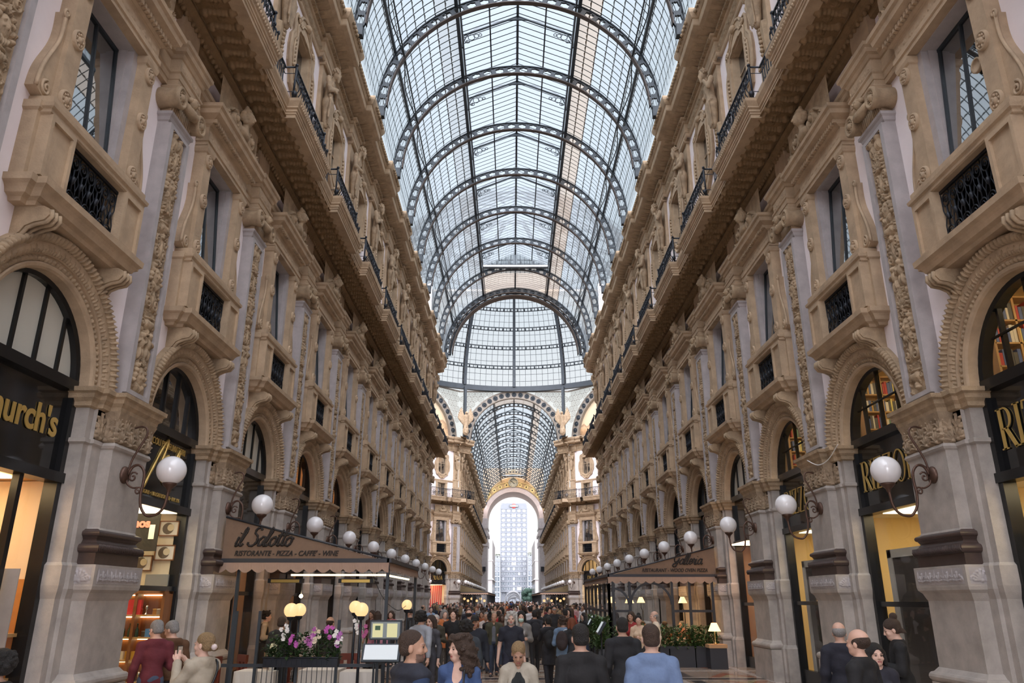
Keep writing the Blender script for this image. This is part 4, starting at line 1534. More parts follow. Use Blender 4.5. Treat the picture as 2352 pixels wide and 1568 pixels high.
PROTO['rib'] = proto_rib()
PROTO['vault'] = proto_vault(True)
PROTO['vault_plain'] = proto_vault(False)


def gable(y):
    """glazed gable closing the raised lantern"""
    t = empty('glass_gable', (0, y, 0))
    g = MB(); g.add([(-LAN_X, 0, ZH - 0.1), (LAN_X, 0, ZH - 0.1), (LAN_X, 0, LAN_E), (0, 0, LAN_R), (-LAN_X, 0, LAN_E)], [(0, 1, 2, 3, 4)])
    obj('gable_glass', g, M_ROOFGLASS, t)
    b = MB()
    for i in range(1, 14):
        x = -LAN_X + 2 * LAN_X * i / 14
        b.box(x - 0.02, x + 0.02, -0.03, 0.03, ZH - 0.1, LAN_R - abs(x) / LAN_X * (LAN_R - LAN_E))
    b.box(-LAN_X, LAN_X, -0.04, 0.04, LAN_E - 0.1, LAN_E + 0.02); b.box(-LAN_X, LAN_X, -0.03, 0.03, ZH + 0.1, ZH + 0.16)
    obj('gable_bars', b, M_STEEL, t)
    pp = MB(); pp.box(-LAN_X, LAN_X, -0.5, -0.05, LAN_E - 0.28, LAN_E - 0.12)
    obj('duct', pp, mat('galvanised_duct', (0.5, 0.52, 0.55), 0.35, metal=0.7), t)
    return t


for arm, ys in (('near', NEAR_YS), ('far', FAR_YS)):
    for i, y in enumerate(ys):
        w = 'near gallery' if arm == 'near' else 'far gallery'
        nth = ORD[max(0, i - 2)] if arm == 'near' else ORD[min(i, 19)]
        if arm == 'near' and i < 2: nth = ['hindmost', 'overhead'][i]
        put('rib', (0, y, 0), 0, 'pierced iron roof arch under the glass vault, %s %s from the camera' % (w, nth), 'roof arch', 'iron arches of the roof')
        if i < len(ys) - 1 or arm == 'far':
            last = (arm == 'near' and i >= len(ys) - 3) or (arm == 'far' and i >= NB_FAR - 2)
            if last and i < len(ys) - 2 and arm == 'near':
                pass
            key = 'vault_plain' if (arm == 'near' and i == len(ys) - 2) or (arm == 'far' and i in (0, NB_FAR - 1)) else 'vault'
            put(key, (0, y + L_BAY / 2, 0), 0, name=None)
tag(gable(NEAR_YS[-2]), 'white glazed gable closing the raised roof lantern before the dome', 'gable')
tag(gable(FAR_YS[-1]), 'small bright glazed gable above the clock at the far end', 'gable')


# ------------------------------------------------------------------ octagon and dome
ZD = 29.9
R_D = 17.9


def big_arch(y, name, label, r0, r1, mats, near=False):
    t = empty(name, (0, y, 0))
    if near:
        obj('pierced_web', rib_mb(r0, r1, 26, 0.10, hexa=True), M_STEEL, t)
        obj('lower_flange', flange_mb(r0, 0.9, 0.06), M_RUST, t); obj('upper_flange', flange_mb(r1, 0.5, 0.12), M_STEEL, t)
    return tag(t, label, 'arch')


big_arch(Y_OCT - 0.5, 'iron_end_arch', 'heavy iron arch with hexagon openings where vault meets dome', R_V - 0.75, R_V + 0.05, None, True)


def dome():
    d = empty('ceiling', (0, Y_C, 0), kind='structure'); d.name = 'ceiling_dome'
    g = MB()
    n, mm = 64, 16
    e0, e1 = 0.0, math.radians(84)
    A, E = np.meshgrid(np.linspace(0, 2 * PI, n + 1), np.linspace(e0, e1, mm), indexing='ij')
    Rg = R_D + 0.25
    g.grid(Rg * np.cos(E) * np.cos(A), Rg * np.cos(E) * np.sin(A), ZD + Rg * np.sin(E))
    obj('dome_glazing', g, M_DOMEGLASS, d)
    b = MB()
    for i in range(16 * 9):
        if i % 9 == 0: continue
        a = 2 * PI * i / (16 * 9) + PI / 16 * 0
        top = math.radians(66)
        b.ribbon([(Rg * math.cos(e) * math.cos(a), Rg * math.cos(e) * math.sin(a), ZD + Rg * math.sin(e)) for e in np.linspace(0, top, 12)], (-math.sin(a), math.cos(a), 0), 0.05)
    for e in np.radians([3.0, 6.0, 11.8, 14.7, 20.5, 23.4, 29.2, 32.1, 38, 41, 47, 51, 56, 61]):
        b.tube([(Rg * math.cos(e) * math.cos(a), Rg * math.cos(e) * math.sin(a), ZD + Rg * math.sin(e)) for a in np.linspace(0, 2 * PI, 97)[:-1]], 0.028, 4, closed=True)
    obj('glazing_bars', b, M_STEEL, d)
    ring = MB()
    ring.lathe([(R_D - 0.3, ZD - 0.55), (R_D + 0.4, ZD - 0.55), (R_D + 0.4, ZD + 0.1), (R_D - 0.3, ZD + 0.1), (R_D - 0.3, ZD - 0.55)], n=96, smooth=False)
    ring.lathe([(R_D - 0.38, ZD - 0.62), (R_D - 0.38, ZD - 0.5), (R_D - 0.3, ZD - 0.5)], n=96, smooth=False)
    obj('base_ring', ring, M_STEEL, d)
    return d


dome()


def dome_rib():
    t = empty('dome_rib')
    m = MB()
    es = np.linspace(0, math.radians(80), 20)
    for lo, hi, w in ((R_D - 0.55, R_D - 0.48, 0.20), (R_D + 0.15, R_D + 0.22, 0.22)):
        for i in range(19):
            v = []
            for e in (es[i], es[i + 1]):
                for r in (lo, hi):
                    for s in (-1, 1):
                        v.append((r * math.cos(e), s * w * (1 - 0.3 * e), ZD + r * math.sin(e)))
            m.add(v, [(0, 1, 3, 2), (4, 6, 7, 5), (0, 4, 5, 1), (2, 3, 7, 6), (0, 2, 6, 4), (1, 5, 7, 3)])
    obj('rib_flange', m, M_STEEL, t)
    k = MB()
    for i in range(58):
        e = math.radians(80) * i / 58; e2 = math.radians(80) * (i + 1) / 58
        for s in (-1, 1):
            w = 0.17 * (1 - 0.3 * e)
            a = (R_D - 0.5, R_D + 0.18) if i % 2 else (R_D + 0.18, R_D - 0.5)
            k.tube([(a[0] * math.cos(e), s * w, ZD + a[0] * math.sin(e)), (a[1] * math.cos(e2), s * w, ZD + a[1] * math.sin(e2))], 0.03, 4)
    obj('rib_lattice', k, M_RUST, t)
    return freeze(t)


PROTO['dome_rib'] = dome_rib()
for i in range(16):
    a = PI / 2 + i * PI / 8
    nm = {0: 'the middle one straight ahead', 1: 'the one left of the middle', 15: 'the one right of the middle'}.get(i, '%s counted leftward from the middle' % ORD[i])
    put('dome_rib', (0, Y_C, 0), a, 'latticed iron rib of the glass dome, %s' % nm, 'dome rib', 'ribs of the dome')


def dome_ring(e):
    t = empty('dome_ring', (0, Y_C, 0))
    e = math.radians(e)
    m = MB()
    for r, de in ((R_D - 0.25, -0.012), (R_D - 0.25, 0.012)):
        ee = e + de
        m.tube([(r * math.cos(ee) * math.cos(a), r * math.cos(ee) * math.sin(a), ZD + r * math.sin(ee)) for a in np.linspace(0, 2 * PI, 97)[:-1]], 0.075, 4, closed=True, smooth=False)
    obj('ring_flange', m, M_STEEL, t)
    k = MB()
    r = R_D - 0.25
    for i in range(16 * 12):
        a = 2 * PI * i / (16 * 12)
        k.tube([(r * math.cos(e - 0.012) * math.cos(a), r * math.cos(e - 0.012) * math.sin(a), ZD + r * math.sin(e - 0.012)), (r * math.cos(e + 0.012) * math.cos(a), r * math.cos(e + 0.012) * math.sin(a), ZD + r * math.sin(e + 0.012))], 0.10 if i % 2 else 0.05, 4)
    obj('ring_lattice', k, M_STEEL, t)
    return t


for j, e in enumerate((8.9, 17.7, 26.2, 35.1, 44.5, 56, 68)):
    tag(dome_ring(e), 'openwork iron ring girdling the glass dome, %s from the bottom' % ORD[j], 'dome ring', 'rings of the dome')


# faces of the octagon: face 0 is the far one (normal towards the camera)
def rosette(m, cx, cz, r, y):
    m.tube([(cx + r * math.cos(a), y, cz + r * math.sin(a)) for a in np.linspace(0, 2 * PI, 17)[:-1]], 0.02, 4, closed=True)
    for k in range(8):
        a = k * PI / 4
        x, z = cx + r * 0.62 * math.cos(a), cz + r * 0.62 * math.sin(a)
        m.tube([(x + r * 0.26 * math.cos(b), y, z + r * 0.26 * math.sin(b)) for b in np.linspace(0, 2 * PI, 7)[:-1]], 0.013, 4, closed=True)
    m.tube([(cx + r * 0.3 * math.cos(b), y, cz + r * 0.3 * math.sin(b)) for b in np.linspace(0, 2 * PI, 9)[:-1]], 0.015, 4, closed=True)


M_CREAM = mat('cream_painted_iron', (0.30, 0.27, 0.23), 0.6, var=0.25, scale=6)
M_MILK = mixglass('frosted_lattice_glass', (0.96, 0.96, 0.92), refl=0.05, opacity=0.12, body=(0.9, 0.88, 0.8))
FW = R_OCT * math.tan(PI / 8)       # half width of an octagon face
ARC_O, ARC_I, ARC_Z = 7.0, 5.95, 22.45
LAT_TOP = ZD - 0.5


def proto_lattice():
    t = empty('pierced_spandrel_screen')
    m = MB()
    R2 = Relief(1, 1, 0.5)
    sp = 0.83
    for row in range(12):
        for col in range(-11, 12):
            x = col * sp + (sp / 2 if row % 2 else 0); z = LAT_TOP - 0.4 - row * sp * 0.866
            if abs(x) > FW - 0.25: continue
            if math.hypot(x, z - ARC_Z) < ARC_O + 0.3: continue
            if z < ARC_Z + 0.3: continue
            rosette(m, x, z, 0.40, 0.02)
    m.box(-FW, FW, -0.06, 0.08, LAT_TOP - 0.1, LAT_TOP + 0.1)
    obj('screen_tracery', m, M_CREAM, t)
    g = MB()
    n = 40
    for i in range(n):
        a, b = PI * i / n, PI * (i + 1) / n
        x0, x1 = ARC_O * math.cos(a), ARC_O * math.cos(b)
        g.add([(x0, -0.03, ARC_Z + ARC_O * math.sin(a)), (x1, -0.03, ARC_Z + ARC_O * math.sin(b)), (x1, -0.03, LAT_TOP), (x0, -0.03, LAT_TOP)], [(0, 1, 2, 3)])
    for s in (-1, 1):
        g.add([(s * ARC_O, -0.03, ARC_Z), (s * FW, -0.03, ARC_Z), (s * FW, -0.03, LAT_TOP), (s * ARC_O, -0.03, LAT_TOP)], [(0, 1, 2, 3)])
    obj('screen_glass', g, M_MILK, t)
    return freeze(t)


def proto_face_arch():
    t = empty('crossing_arch')
    a = MB()
    a.arch(0, ARC_Z, [(ARC_I, -0.4), (ARC_I, 0.12), (ARC_I + 0.12, 0.16), (ARC_I + 0.14, 0.08), (ARC_O - 0.14, 0.08), (ARC_O - 0.12, 0.16), (ARC_O, 0.16), (ARC_O, -0.4)], n=48)
    obj('arch_band', a, M_CREAM, t)
    r = MB()
    for i in range(23):
        an = PI * (i + 0.5) / 23
        rm = (ARC_I + ARC_O) / 2
        cx, cz = rm * math.cos(an), ARC_Z + rm * math.sin(an)
        r.lathe([(0, 0.2), (0.1, 0.18), (0.14, 0.1), (0.22, 0.1), (0.28, 0.18), (0.32, 0.16), (0.34, 0.08)], (cx, 0, cz), 12, 'Y')
        for k in range(6):
            b = an + k * PI / 3
            r.ball((cx + 0.2 * math.cos(b), 0.12, cz + 0.2 * math.sin(b)), 0.06, 5)
    obj('arch_rosettes', r, M_STEEL, t)
    return freeze(t)


def proto_eagle():
    F = Field((-1.3, -0.3, -0.3), (1.3, 1.0, 3.9), 0.05)
    F.cone((0, 0.3, 0.9), (0, 0.4, 2.3), 0.30, 0.32, 0.15)
    F.ell((0, 0.55, 2.75), (0.19, 0.28, 0.22), 0.08); F.cone((0, 0.8, 2.75), (0, 0.92, 2.6), 0.09, 0.04, 0.03)
    for s in (-1, 1):
        for i in range(7):
            a = 1.25 - 0.22 * i
            F.cone((s * 0.2, 0.25, 1.9 - 0.12 * i), (s * (0.35 + 0.95 * math.cos(a) * (1 - 0.06 * i)), 0.2, 2.0 + 1.45 * math.sin(a) * (1 - 0.1 * i)), 0.15, 0.10, 0.04)
        F.cone((s * 0.15, 0.4, 1.0), (s * 0.2, 0.5, 0.5), 0.14, 0.1, 0.05)
    F.ell((0, 0.3, 0.35), (0.42, 0.22, 0.62), 0.08)
    F.ell((0, 0.5, 0.35), (0.28, 0.1, 0.4), 0.03)
    return F.mb()


PROTO['lattice'] = proto_lattice()
PROTO['face_arch'] = proto_face_arch()
PROTO['eagle'] = freeze(obj('eagle_statue', proto_eagle(), M_STATUE))
FACES = ['far', 'far left', 'left', 'near left', 'near', 'near right', 'right', 'far right']
wo = empty('wall_octagon', kind='structure')
mural_cols = None


def mural_mat(name, seed):
    m, nt, b = nodemat(name)
    N, L = nt.nodes.new, nt.links.new
    tc = N('ShaderNodeTexCoord'); mp = N('ShaderNodeMapping')
    mp.inputs['Location'].default_value = (seed, seed * 2, 0); mp.inputs['Scale'].default_value = (1, 1, 1)
    L(tc.outputs['Object'], mp.inputs[0])
    sp = N('ShaderNodeSeparateXYZ'); L(tc.outputs['Object'], sp.inputs[0])
    n = N('ShaderNodeTexNoise'); n.inputs['Scale'].default_value = 0.55; n.inputs['Detail'].default_value = 6
    L(mp.outputs[0], n.inputs['Vector'])
    ma = N('ShaderNodeMath'); ma.operation = 'MULTIPLY_ADD'; ma.inputs[1].default_value = 0.16; ma.inputs[2].default_value = -3.72
    L(sp.outputs[2], ma.inputs[0])
    ad = N('ShaderNodeMath'); ad.operation = 'ADD'; L(ma.outputs[0], ad.inputs[0]); L(n.outputs['Fac'], ad.inputs[1])
    cr = N('ShaderNodeValToRGB'); e = cr.color_ramp
    e.elements[0].position = 0.30; e.elements[0].color = (0.20, 0.12, 0.07, 1)
    e.elements[1].position = 0.95; e.elements[1].color = (0.72, 0.60, 0.42, 1)
    for p, c in ((0.45, (0.55, 0.33, 0.17, 1)), (0.58, (0.66, 0.46, 0.27, 1)), (0.66, (0.40, 0.26, 0.16, 1)), (0.72, (0.74, 0.58, 0.38, 1))):
        q = e.elements.new(p); q.color = c
    L(ad.outputs[0], cr.inputs[0]); L(cr.outputs[0], b.inputs['Base Color'])
    b.inputs['Roughness'].default_value = 0.8
    return m


for i, nm in enumerate(FACES):
    a = PI / 2 + i * PI / 4                     # outward direction from the centre
    cx, cy = R_OCT * math.cos(a), Y_C + R_OCT * math.sin(a)
    rz = a + PI / 2                             # local +y points to the centre
    if i in (3, 4, 5):                          # faces behind the near gallery's end: arch only
        pass
    put('lattice', (cx, cy, 0), rz, 'pierced metal screen of star rosettes below the dome, %s face' % nm, 'screen', 'rosette screens under the dome')
    if i != 4:
        put('face_arch', (cx, cy, 0), rz, 'big pale arch with round rosettes below the dome, %s face' % nm, 'arch', 'arches under the dome')
    ca = a + PI / 8
    rc = 17.1
    if i in (0, 7, 1, 6):
        put('eagle', (rc * math.cos(ca), Y_C + rc * math.sin(ca), 22.95), ca + PI / 2, 'spread-winged stone eagle on a shield between two arches, after the %s face' % nm, 'statue', 'stone eagles under the dome')
    po = MB(); po.box(-0.16, 0.16, -0.3, 0.2, 22.6, ZD - 0.4)
    o = obj('corner_post', po, M_STEEL, wo, ((rc + 0.15) * math.cos(ca), Y_C + (rc + 0.15) * math.sin(ca), 0), ca + PI / 2); o['kind'] = 'structure'
    M4 = Matrix.Translation((cx, cy, 0)) @ Matrix.Rotation(rz, 4, 'Z')
    if i in (1, 7):                             # the two diagonal faces in view get the full elevation
        S = 4.67
        for j in range(4):
            x = (j - 1.5) * S
            p = M4 @ Vector((x, 0, 0))
            w = '%s face of the octagon, pier %s' % (nm, ORD[j])
            put('pier', p, rz, 'grey stone pier, %s' % w, 'pier', 'octagon piers')
            put('pil%d' % (j % 2), p, rz, 'carved pilaster, %s' % w, 'pilaster', 'octagon pilasters')
            put('herm', p, rz, 'herm pilaster, %s' % w, 'pilaster', 'octagon herms')
            put('statue%d' % (j % 2), M4 @ Vector((x, 0.12, 18.30)), rz, 'bearded stone statue, %s' % w, 'statue', 'octagon statues')
            put('lamp', p, rz, 'white globe lamp, %s' % w, 'lamp', 'octagon lamps')
            put('ledge', p, rz, name=trim_name()); put('eave', p, rz, name=trim_name())
            put('rail', p, rz, 'black balcony railing, %s' % w, 'railing', 'octagon railings')
            if j < 3:
                pb = M4 @ Vector((x + S / 2, 0, 0))
                for me in (WALL_ME, BAND_ME):
                    q = obj(me.name, me, None, wo, pb, rz); q['kind'] = 'structure'; q.scale = (S / L_BAY, 1, 1)
                put('win', pb, rz, name=window_name()).scale = (0.88, 1, 1); put('uwin', pb, rz, name=window_name()).scale = (1.1, 1.0, 1)
                put('arch', pb + Vector((0, 0, 0.275)), rz, 'stone arch over a shopfront, %s' % w, 'arch', 'octagon arches')
        mm = MB()
        n = 32
        v = [(0, -0.35, ARC_Z)] + [(ARC_I * math.cos(PI * k / n), -0.35, ARC_Z + ARC_I * math.sin(PI * k / n)) for k in range(n + 1)]
        mm.add(v, [(0, k, k + 1) for k in range(1, n + 1)])
        lm = obj('lunette_mural', mm, mural_mat('lunette_painting_%s' % nm.replace(' ', '_'), i * 3.1), None, (cx, cy, 0), rz)
        tag(lm, 'sandy painted lunette with a desert landscape, %s side under the dome' % ('left' if i == 1 else 'right'), 'mural')
    elif i in (2, 3, 5, 6):
        w = MB(); w.box(-FW, FW, -0.5, -0.3, 0, 30)  # unseen; over the open side arms added to keep sky light out
        o = obj('unseen_closing_wall', w, M_PLASTER, wo, (cx, cy, 0), rz); o['kind'] = 'structure'


# ------------------------------------------------------------------ the end arch towards the square
def end_arch():
    y = Y_END
    t = empty('wall_end', (0, y, 0), kind='structure')
    r, zc = 5.95, 19.95
    w = MB()
    n = 40
    for i in range(n):
        a, b = PI * i / n, PI * (i + 1) / n
        x0, x1 = 7.1 * math.cos(a), 7.1 * math.cos(b)
        w.add([(x0, 0, zc + 7.1 * math.sin(a)), (x1, 0, zc + 7.1 * math.sin(b)), (x1, 0, 31.5), (x0, 0, 31.5)], [(0, 1, 2, 3)])
    obj('tympanum', w, mat('painted_tympanum', (0.50, 0.33, 0.16), 0.8, var=0.3, scale=1.5), t)
    b = MB()
    b.arch(0, zc, [(r, 9.0), (r, 0.0), (r + 0.12, -0.12), (r + 0.2, -0.05), (7.0, -0.05), (7.1, -0.15), (7.15, 0.02)], n=48)
    obj('archivolt', b, mat('pale_pink_stone', (0.62, 0.50, 0.45), 0.7, var=0.15, scale=2), t)
    j = MB()
    for s in (-1, 1):
        x0, x1 = sorted((s * r, s * 7.6))
        j.box(x0, x1, -0.1, 9.0, 0, zc)
        j.box(min(s * 5.8, s * 7.6), max(s * 5.8, s * 7.6), -0.3, 9.0, 17.6, 18.0); j.box(min(s * 5.6, s * 7.6), max(s * 5.6, s * 7.6), -0.5, 9.0, 15.9, 16.5)
        j.box(min(s * 5.75, s * 7.6), max(s * 5.75, s * 7.6), -0.3, 9.0, 13.7, 14.9)
        j.box(min(s * 5.85, s * 7.6), max(s * 5.85, s * 7.6), -0.25, 9.0, 0, 1.2)
    obj('jamb', j, M_MARBLE, t)
    d = MB()
    for i in range(13):
        a = math.radians(20 + 140 * i / 12)
        if i == 6: continue
        cx, cz = 7.75 * math.cos(a), zc + 7.75 * math.sin(a)
        d.lathe([(0.0, 0.06), (0.15, 0.06), (0.2, 0.03), (0.42, 0.03), (0.5, 0.07), (0.56, 0.0)], (cx, -0.06, cz), 14, 'Y')
    for rr in (7.3, 8.35):
        d.tube([(rr * math.cos(a), -0.05, zc + rr * math.sin(a)) for a in np.linspace(0.25, PI - 0.25, 40)], 0.07, 5)
    obj('painted_roundels', d, mat('gilded_ochre', (0.62, 0.45, 0.18), 0.6), t)
    for s in (-1, 1):
        bx = MB(); bx.box(-0.35, 0.35, -0.6, -0.1, 8.2, 9.2)
        obj('floodlight_box', bx, M_IRON, t, (s * 6.6, 0, 0))
    return t


end_arch()
ck = empty('wall_clock', (0, Y_END - 0.08, 28.15), 0, 'round blue-grey clock above the end arch', 'clock')
f = MB(); f.lathe([(0, -0.02), (0.95, -0.02), (0.95, -0.08), (1.12, -0.10), (1.15, 0)], n=28, axis='Y')
obj('clock_face', f, mat('clock_face', (0.36, 0.34, 0.26), 0.6), ck)
hd = MB(); hd.tube([(0, -0.1, 0), (-0.62, -0.1, 0.42)], 0.05, 4); hd.tube([(0, -0.1, 0), (0.3, -0.1, -0.3)], 0.06, 4)
for i in range(12): hd.obox((0.8 * math.cos(i * PI / 6), -0.08, 0.8 * math.sin(i * PI / 6)), (0.1, 0.04, 0.1))
obj('clock_hands', hd, M_IRON, ck)

# the gallery goes on behind the camera
for s in (-1, 1):
    q = MB(); q.box(min(s * 7.4, s * 8), max(s * 7.4, s * 8), -17, 0.65, 0, 22.9)
    tag(obj('wall_rear_' + side_words(s), q, M_PLASTER), kind='structure')
q = MB(); q.box(-8, -4, -17.6, -17, 0, 24); q.box(4, 8, -17.6, -17, 0, 24); q.box(-8, 8, -17.6, -17, 12, 31)
tag(obj('wall_rear_end', q, M_PLASTER), kind='structure')
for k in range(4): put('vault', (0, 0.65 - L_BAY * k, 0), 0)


# ------------------------------------------------------------------ floor
def floor_mat():
    m, nt, b = nodemat('polished_marble_floor')
    N, L = nt.nodes.new, nt.links.new
    geo = N('ShaderNodeNewGeometry')
    sp = N('ShaderNodeSeparateXYZ'); L(geo.outputs['Position'], sp.inputs[0])
    def math_(op, a, b_=None, c=None):
        q = N('ShaderNodeMath'); q.operation = op
        for k, v in enumerate((a, b_, c)):
            if v is None: continue
            if isinstance(v, (int, float)): q.inputs[k].default_value = v
            else: L(v, q.inputs[k])
        return q.outputs[0]
    def band(val, c, w):      # 1 inside |val - c| < w
        return math_('LESS_THAN', math_('ABSOLUTE', math_('SUBTRACT', val, c)), w)
    x, y = sp.outputs[0], sp.outputs[1]
    ax = math_('ABSOLUTE', x)
    ym = math_('PINGPONG', math_('SUBTRACT', y, P0), L_BAY / 2)     # 0 at a pier line
    cur = None
    base = N('ShaderNodeMix'); base.data_type = 'RGBA'
    n = N('ShaderNodeTexNoise'); n.inputs['Scale'].default_value = 1.6; n.inputs['Detail'].default_value = 7
    L(geo.outputs['Position'], n.inputs['Vector'])
    base.inputs[6].default_value = (0.42, 0.34, 0.27, 1); base.inputs[7].default_value = (0.30, 0.23, 0.18, 1)
    L(n.outputs['Fac'], base.inputs[0]); cur = base.outputs[2]
    def over(mask, col):
        nonlocal cur
        q = N('ShaderNodeMix'); q.data_type = 'RGBA'
        L(mask, q.inputs[0]); L(cur, q.inputs[6]); q.inputs[7].default_value = (*col, 1); cur = q.outputs[2]
    side = math_('GREATER_THAN', ax, 5.0)
    dia = math_('ADD', math_('ABSOLUTE', math_('SUBTRACT', ax, 6.2)), math_('MULTIPLY', ym, 0.5))
    over(math_('MULTIPLY', side, math_('LESS_THAN', dia, 0.95)), (0.36, 0.13, 0.06))
    over(math_('MULTIPLY', side, math_('LESS_THAN', dia, 0.62)), (0.45, 0.38, 0.22))
    over(math_('MULTIPLY', side, math_('LESS_THAN', dia, 0.35)), (0.30, 0.10, 0.05))
    dia2 = math_('ADD', math_('MULTIPLY', ax, 0.5), math_('ABSOLUTE', math_('SUBTRACT', ym, 1.275)))
    over(math_('LESS_THAN', dia2, 1.15), (0.40, 0.26, 0.18))
    over(math_('LESS_THAN', dia2, 0.75), (0.46, 0.40, 0.32))
    for c, w, col in ((4.85, 0.16, (0.06, 0.055, 0.055)), (4.45, 0.12, (0.55, 0.50, 0.46)), (2.9, 0.10, (0.07, 0.06, 0.06)), (2.6, 0.08, (0.55, 0.5, 0.46)), (7.0, 0.12, (0.5, 0.46, 0.43))):
        over(band(ax, c, w), col)
    over(band(ym, 2.45, 0.12), (0.5, 0.46, 0.42)); over(band(ym, 0.1, 0.14), (0.07, 0.06, 0.06)); over(band(ym, 0.4, 0.07), (0.52, 0.47, 0.42))
    L(cur, b.inputs['Base Color'])
    n2 = N('ShaderNodeTexNoise'); n2.inputs['Scale'].default_value = 4; n2.inputs['Detail'].default_value = 5
    L(geo.outputs['Position'], n2.inputs['Vector'])
    r = N('ShaderNodeMapRange'); r.inputs[3].default_value = 0.06; r.inputs[4].default_value = 0.26
    L(n2.outputs['Fac'], r.inputs[0]); L(r.outputs[0], b.inputs['Roughness'])
    b.inputs['Specular IOR Level'].default_value = 0.7
    return m


fl = MB(); fl.box(-30, 30, -30, Y_END + 9, -0.3, 0.0)
tag(obj('floor', fl, floor_mat()), kind='structure')
# ------------------------------------------------------------------ lettering
SCRIPT = {
    'i': (0.42, [[(0.12, 1.0), (0.0, 0.3), (0.08, 0.0), (0.38, 0.25)], [(0.2, 1.36), (0.22, 1.42)]]),
    'l': (0.45, [[(0.0, 0.3), (0.36, 1.5), (0.36, 1.95), (0.2, 1.8), (0.0, 0.5), (0.12, 0.0), (0.42, 0.25)]]),
    'S': (1.05, [[(1.0, 1.7), (0.85, 2.0), (0.45, 1.9), (0.35, 1.45), (0.75, 1.05), (0.82, 0.4), (0.45, 0.0), (0.0, 0.12), (-0.08, 0.42)]]),
    'a': (0.85, [[(0.68, 0.85), (0.4, 1.0), (0.05, 0.6), (0.1, 0.08), (0.4, 0.12), (0.66, 0.7), (0.74, 1.0), (0.66, 0.3), (0.74, 0.0), (0.95, 0.25)]]),
    'o': (0.78, [[(0.45, 1.0), (0.1, 0.75), (0.05, 0.25), (0.3, 0.0), (0.6, 0.25), (0.65, 0.75), (0.45, 1.0), (0.55, 0.82), (0.85, 0.85)]]),
    't': (0.5, [[(0.36, 1.8), (0.16, 0.5), (0.2, 0.04), (0.5, 0.25)], [(-0.05, 1.12), (0.62, 1.25)]]),
    'G': (1.2, [[(1.0, 1.5), (0.85, 1.95), (0.35, 1.75), (0.08, 1.0), (0.3, 0.45), (0.75, 0.6), (0.95, 1.1), (0.88, 0.5), (0.6, -0.35), (0.1, -0.4), (0.05, 0.0), (0.55, 0.22), (1.15, 0.5)]]),
    'e': (0.6, [[(0.0, 0.4), (0.4, 0.55), (0.48, 0.9), (0.25, 1.0), (0.05, 0.5), (0.2, 0.02), (0.6, 0.25)]]),
    'r': (0.62, [[(0.0, 0.2), (0.22, 1.12), (0.26, 0.86), (0.5, 0.9), (0.42, 0.3), (0.5, 0.0), (0.7, 0.25)]]),
    'N': (1.5, [[(-0.3, -0.5), (0.1, 0.6), (0.6, 1.9), (0.9, 2.3), (1.0, 1.9), (0.8, 0.9), (0.78, 0.5), (1.1, 1.2), (1.4, 1.5), (1.45, 1.1), (1.3, 0.4), (1.5, 0.3)]]),
    ' ': (0.55, []),
}


def script_text(s, xh, th, slant=0.12):
    """handwritten lettering, u to the right, v up; returns (MB in the uv plane as x,z at y=0, width)"""
    m = MB(); u = 0
    for ch in s:
        w, strokes = SCRIPT[ch]
        for st in strokes:
            p = smooth_pts(st, 5)
            pts = [(-(u + (x + slant * z) * xh), 0.004, z * xh) for x, z in p]
            m.tube(pts, [th * (0.75 + 0.45 * abs(math.sin(k * 0.9))) for k in range(len(pts))], 6)
        u += w * xh
    return m, u


FONT_CACHE = {}


def block_text(s, size, shear=0.0, bold=0.0, xs=1.0):
    """plain lettering from the built-in face; mesh runs to -x so that it reads rightly on a wall"""
    cu = bpy.data.curves.new('lettering', 'FONT')
    cu.body = s; cu.size = size; cu.shear = shear; cu.offset = bold; cu.extrude = 0.008; cu.align_x = 'LEFT'
    o = bpy.data.objects.new('lettering', cu); COL.objects.link(o)
    me = o.to_mesh()
    v = np.array([tuple(q.co) for q in me.vertices]) if len(me.vertices) else np.zeros((0, 3))
    f = [list(p.vertices) for p in me.polygons]
    o.to_mesh_clear(); bpy.data.objects.remove(o); bpy.data.curves.remove(cu)
    m = MB()
    if len(v):
        m.add(np.stack([-v[:, 0] * xs, v[:, 2], v[:, 1]], 1), f)
    return m, (v[:, 0].max() * xs if len(v) else 0)


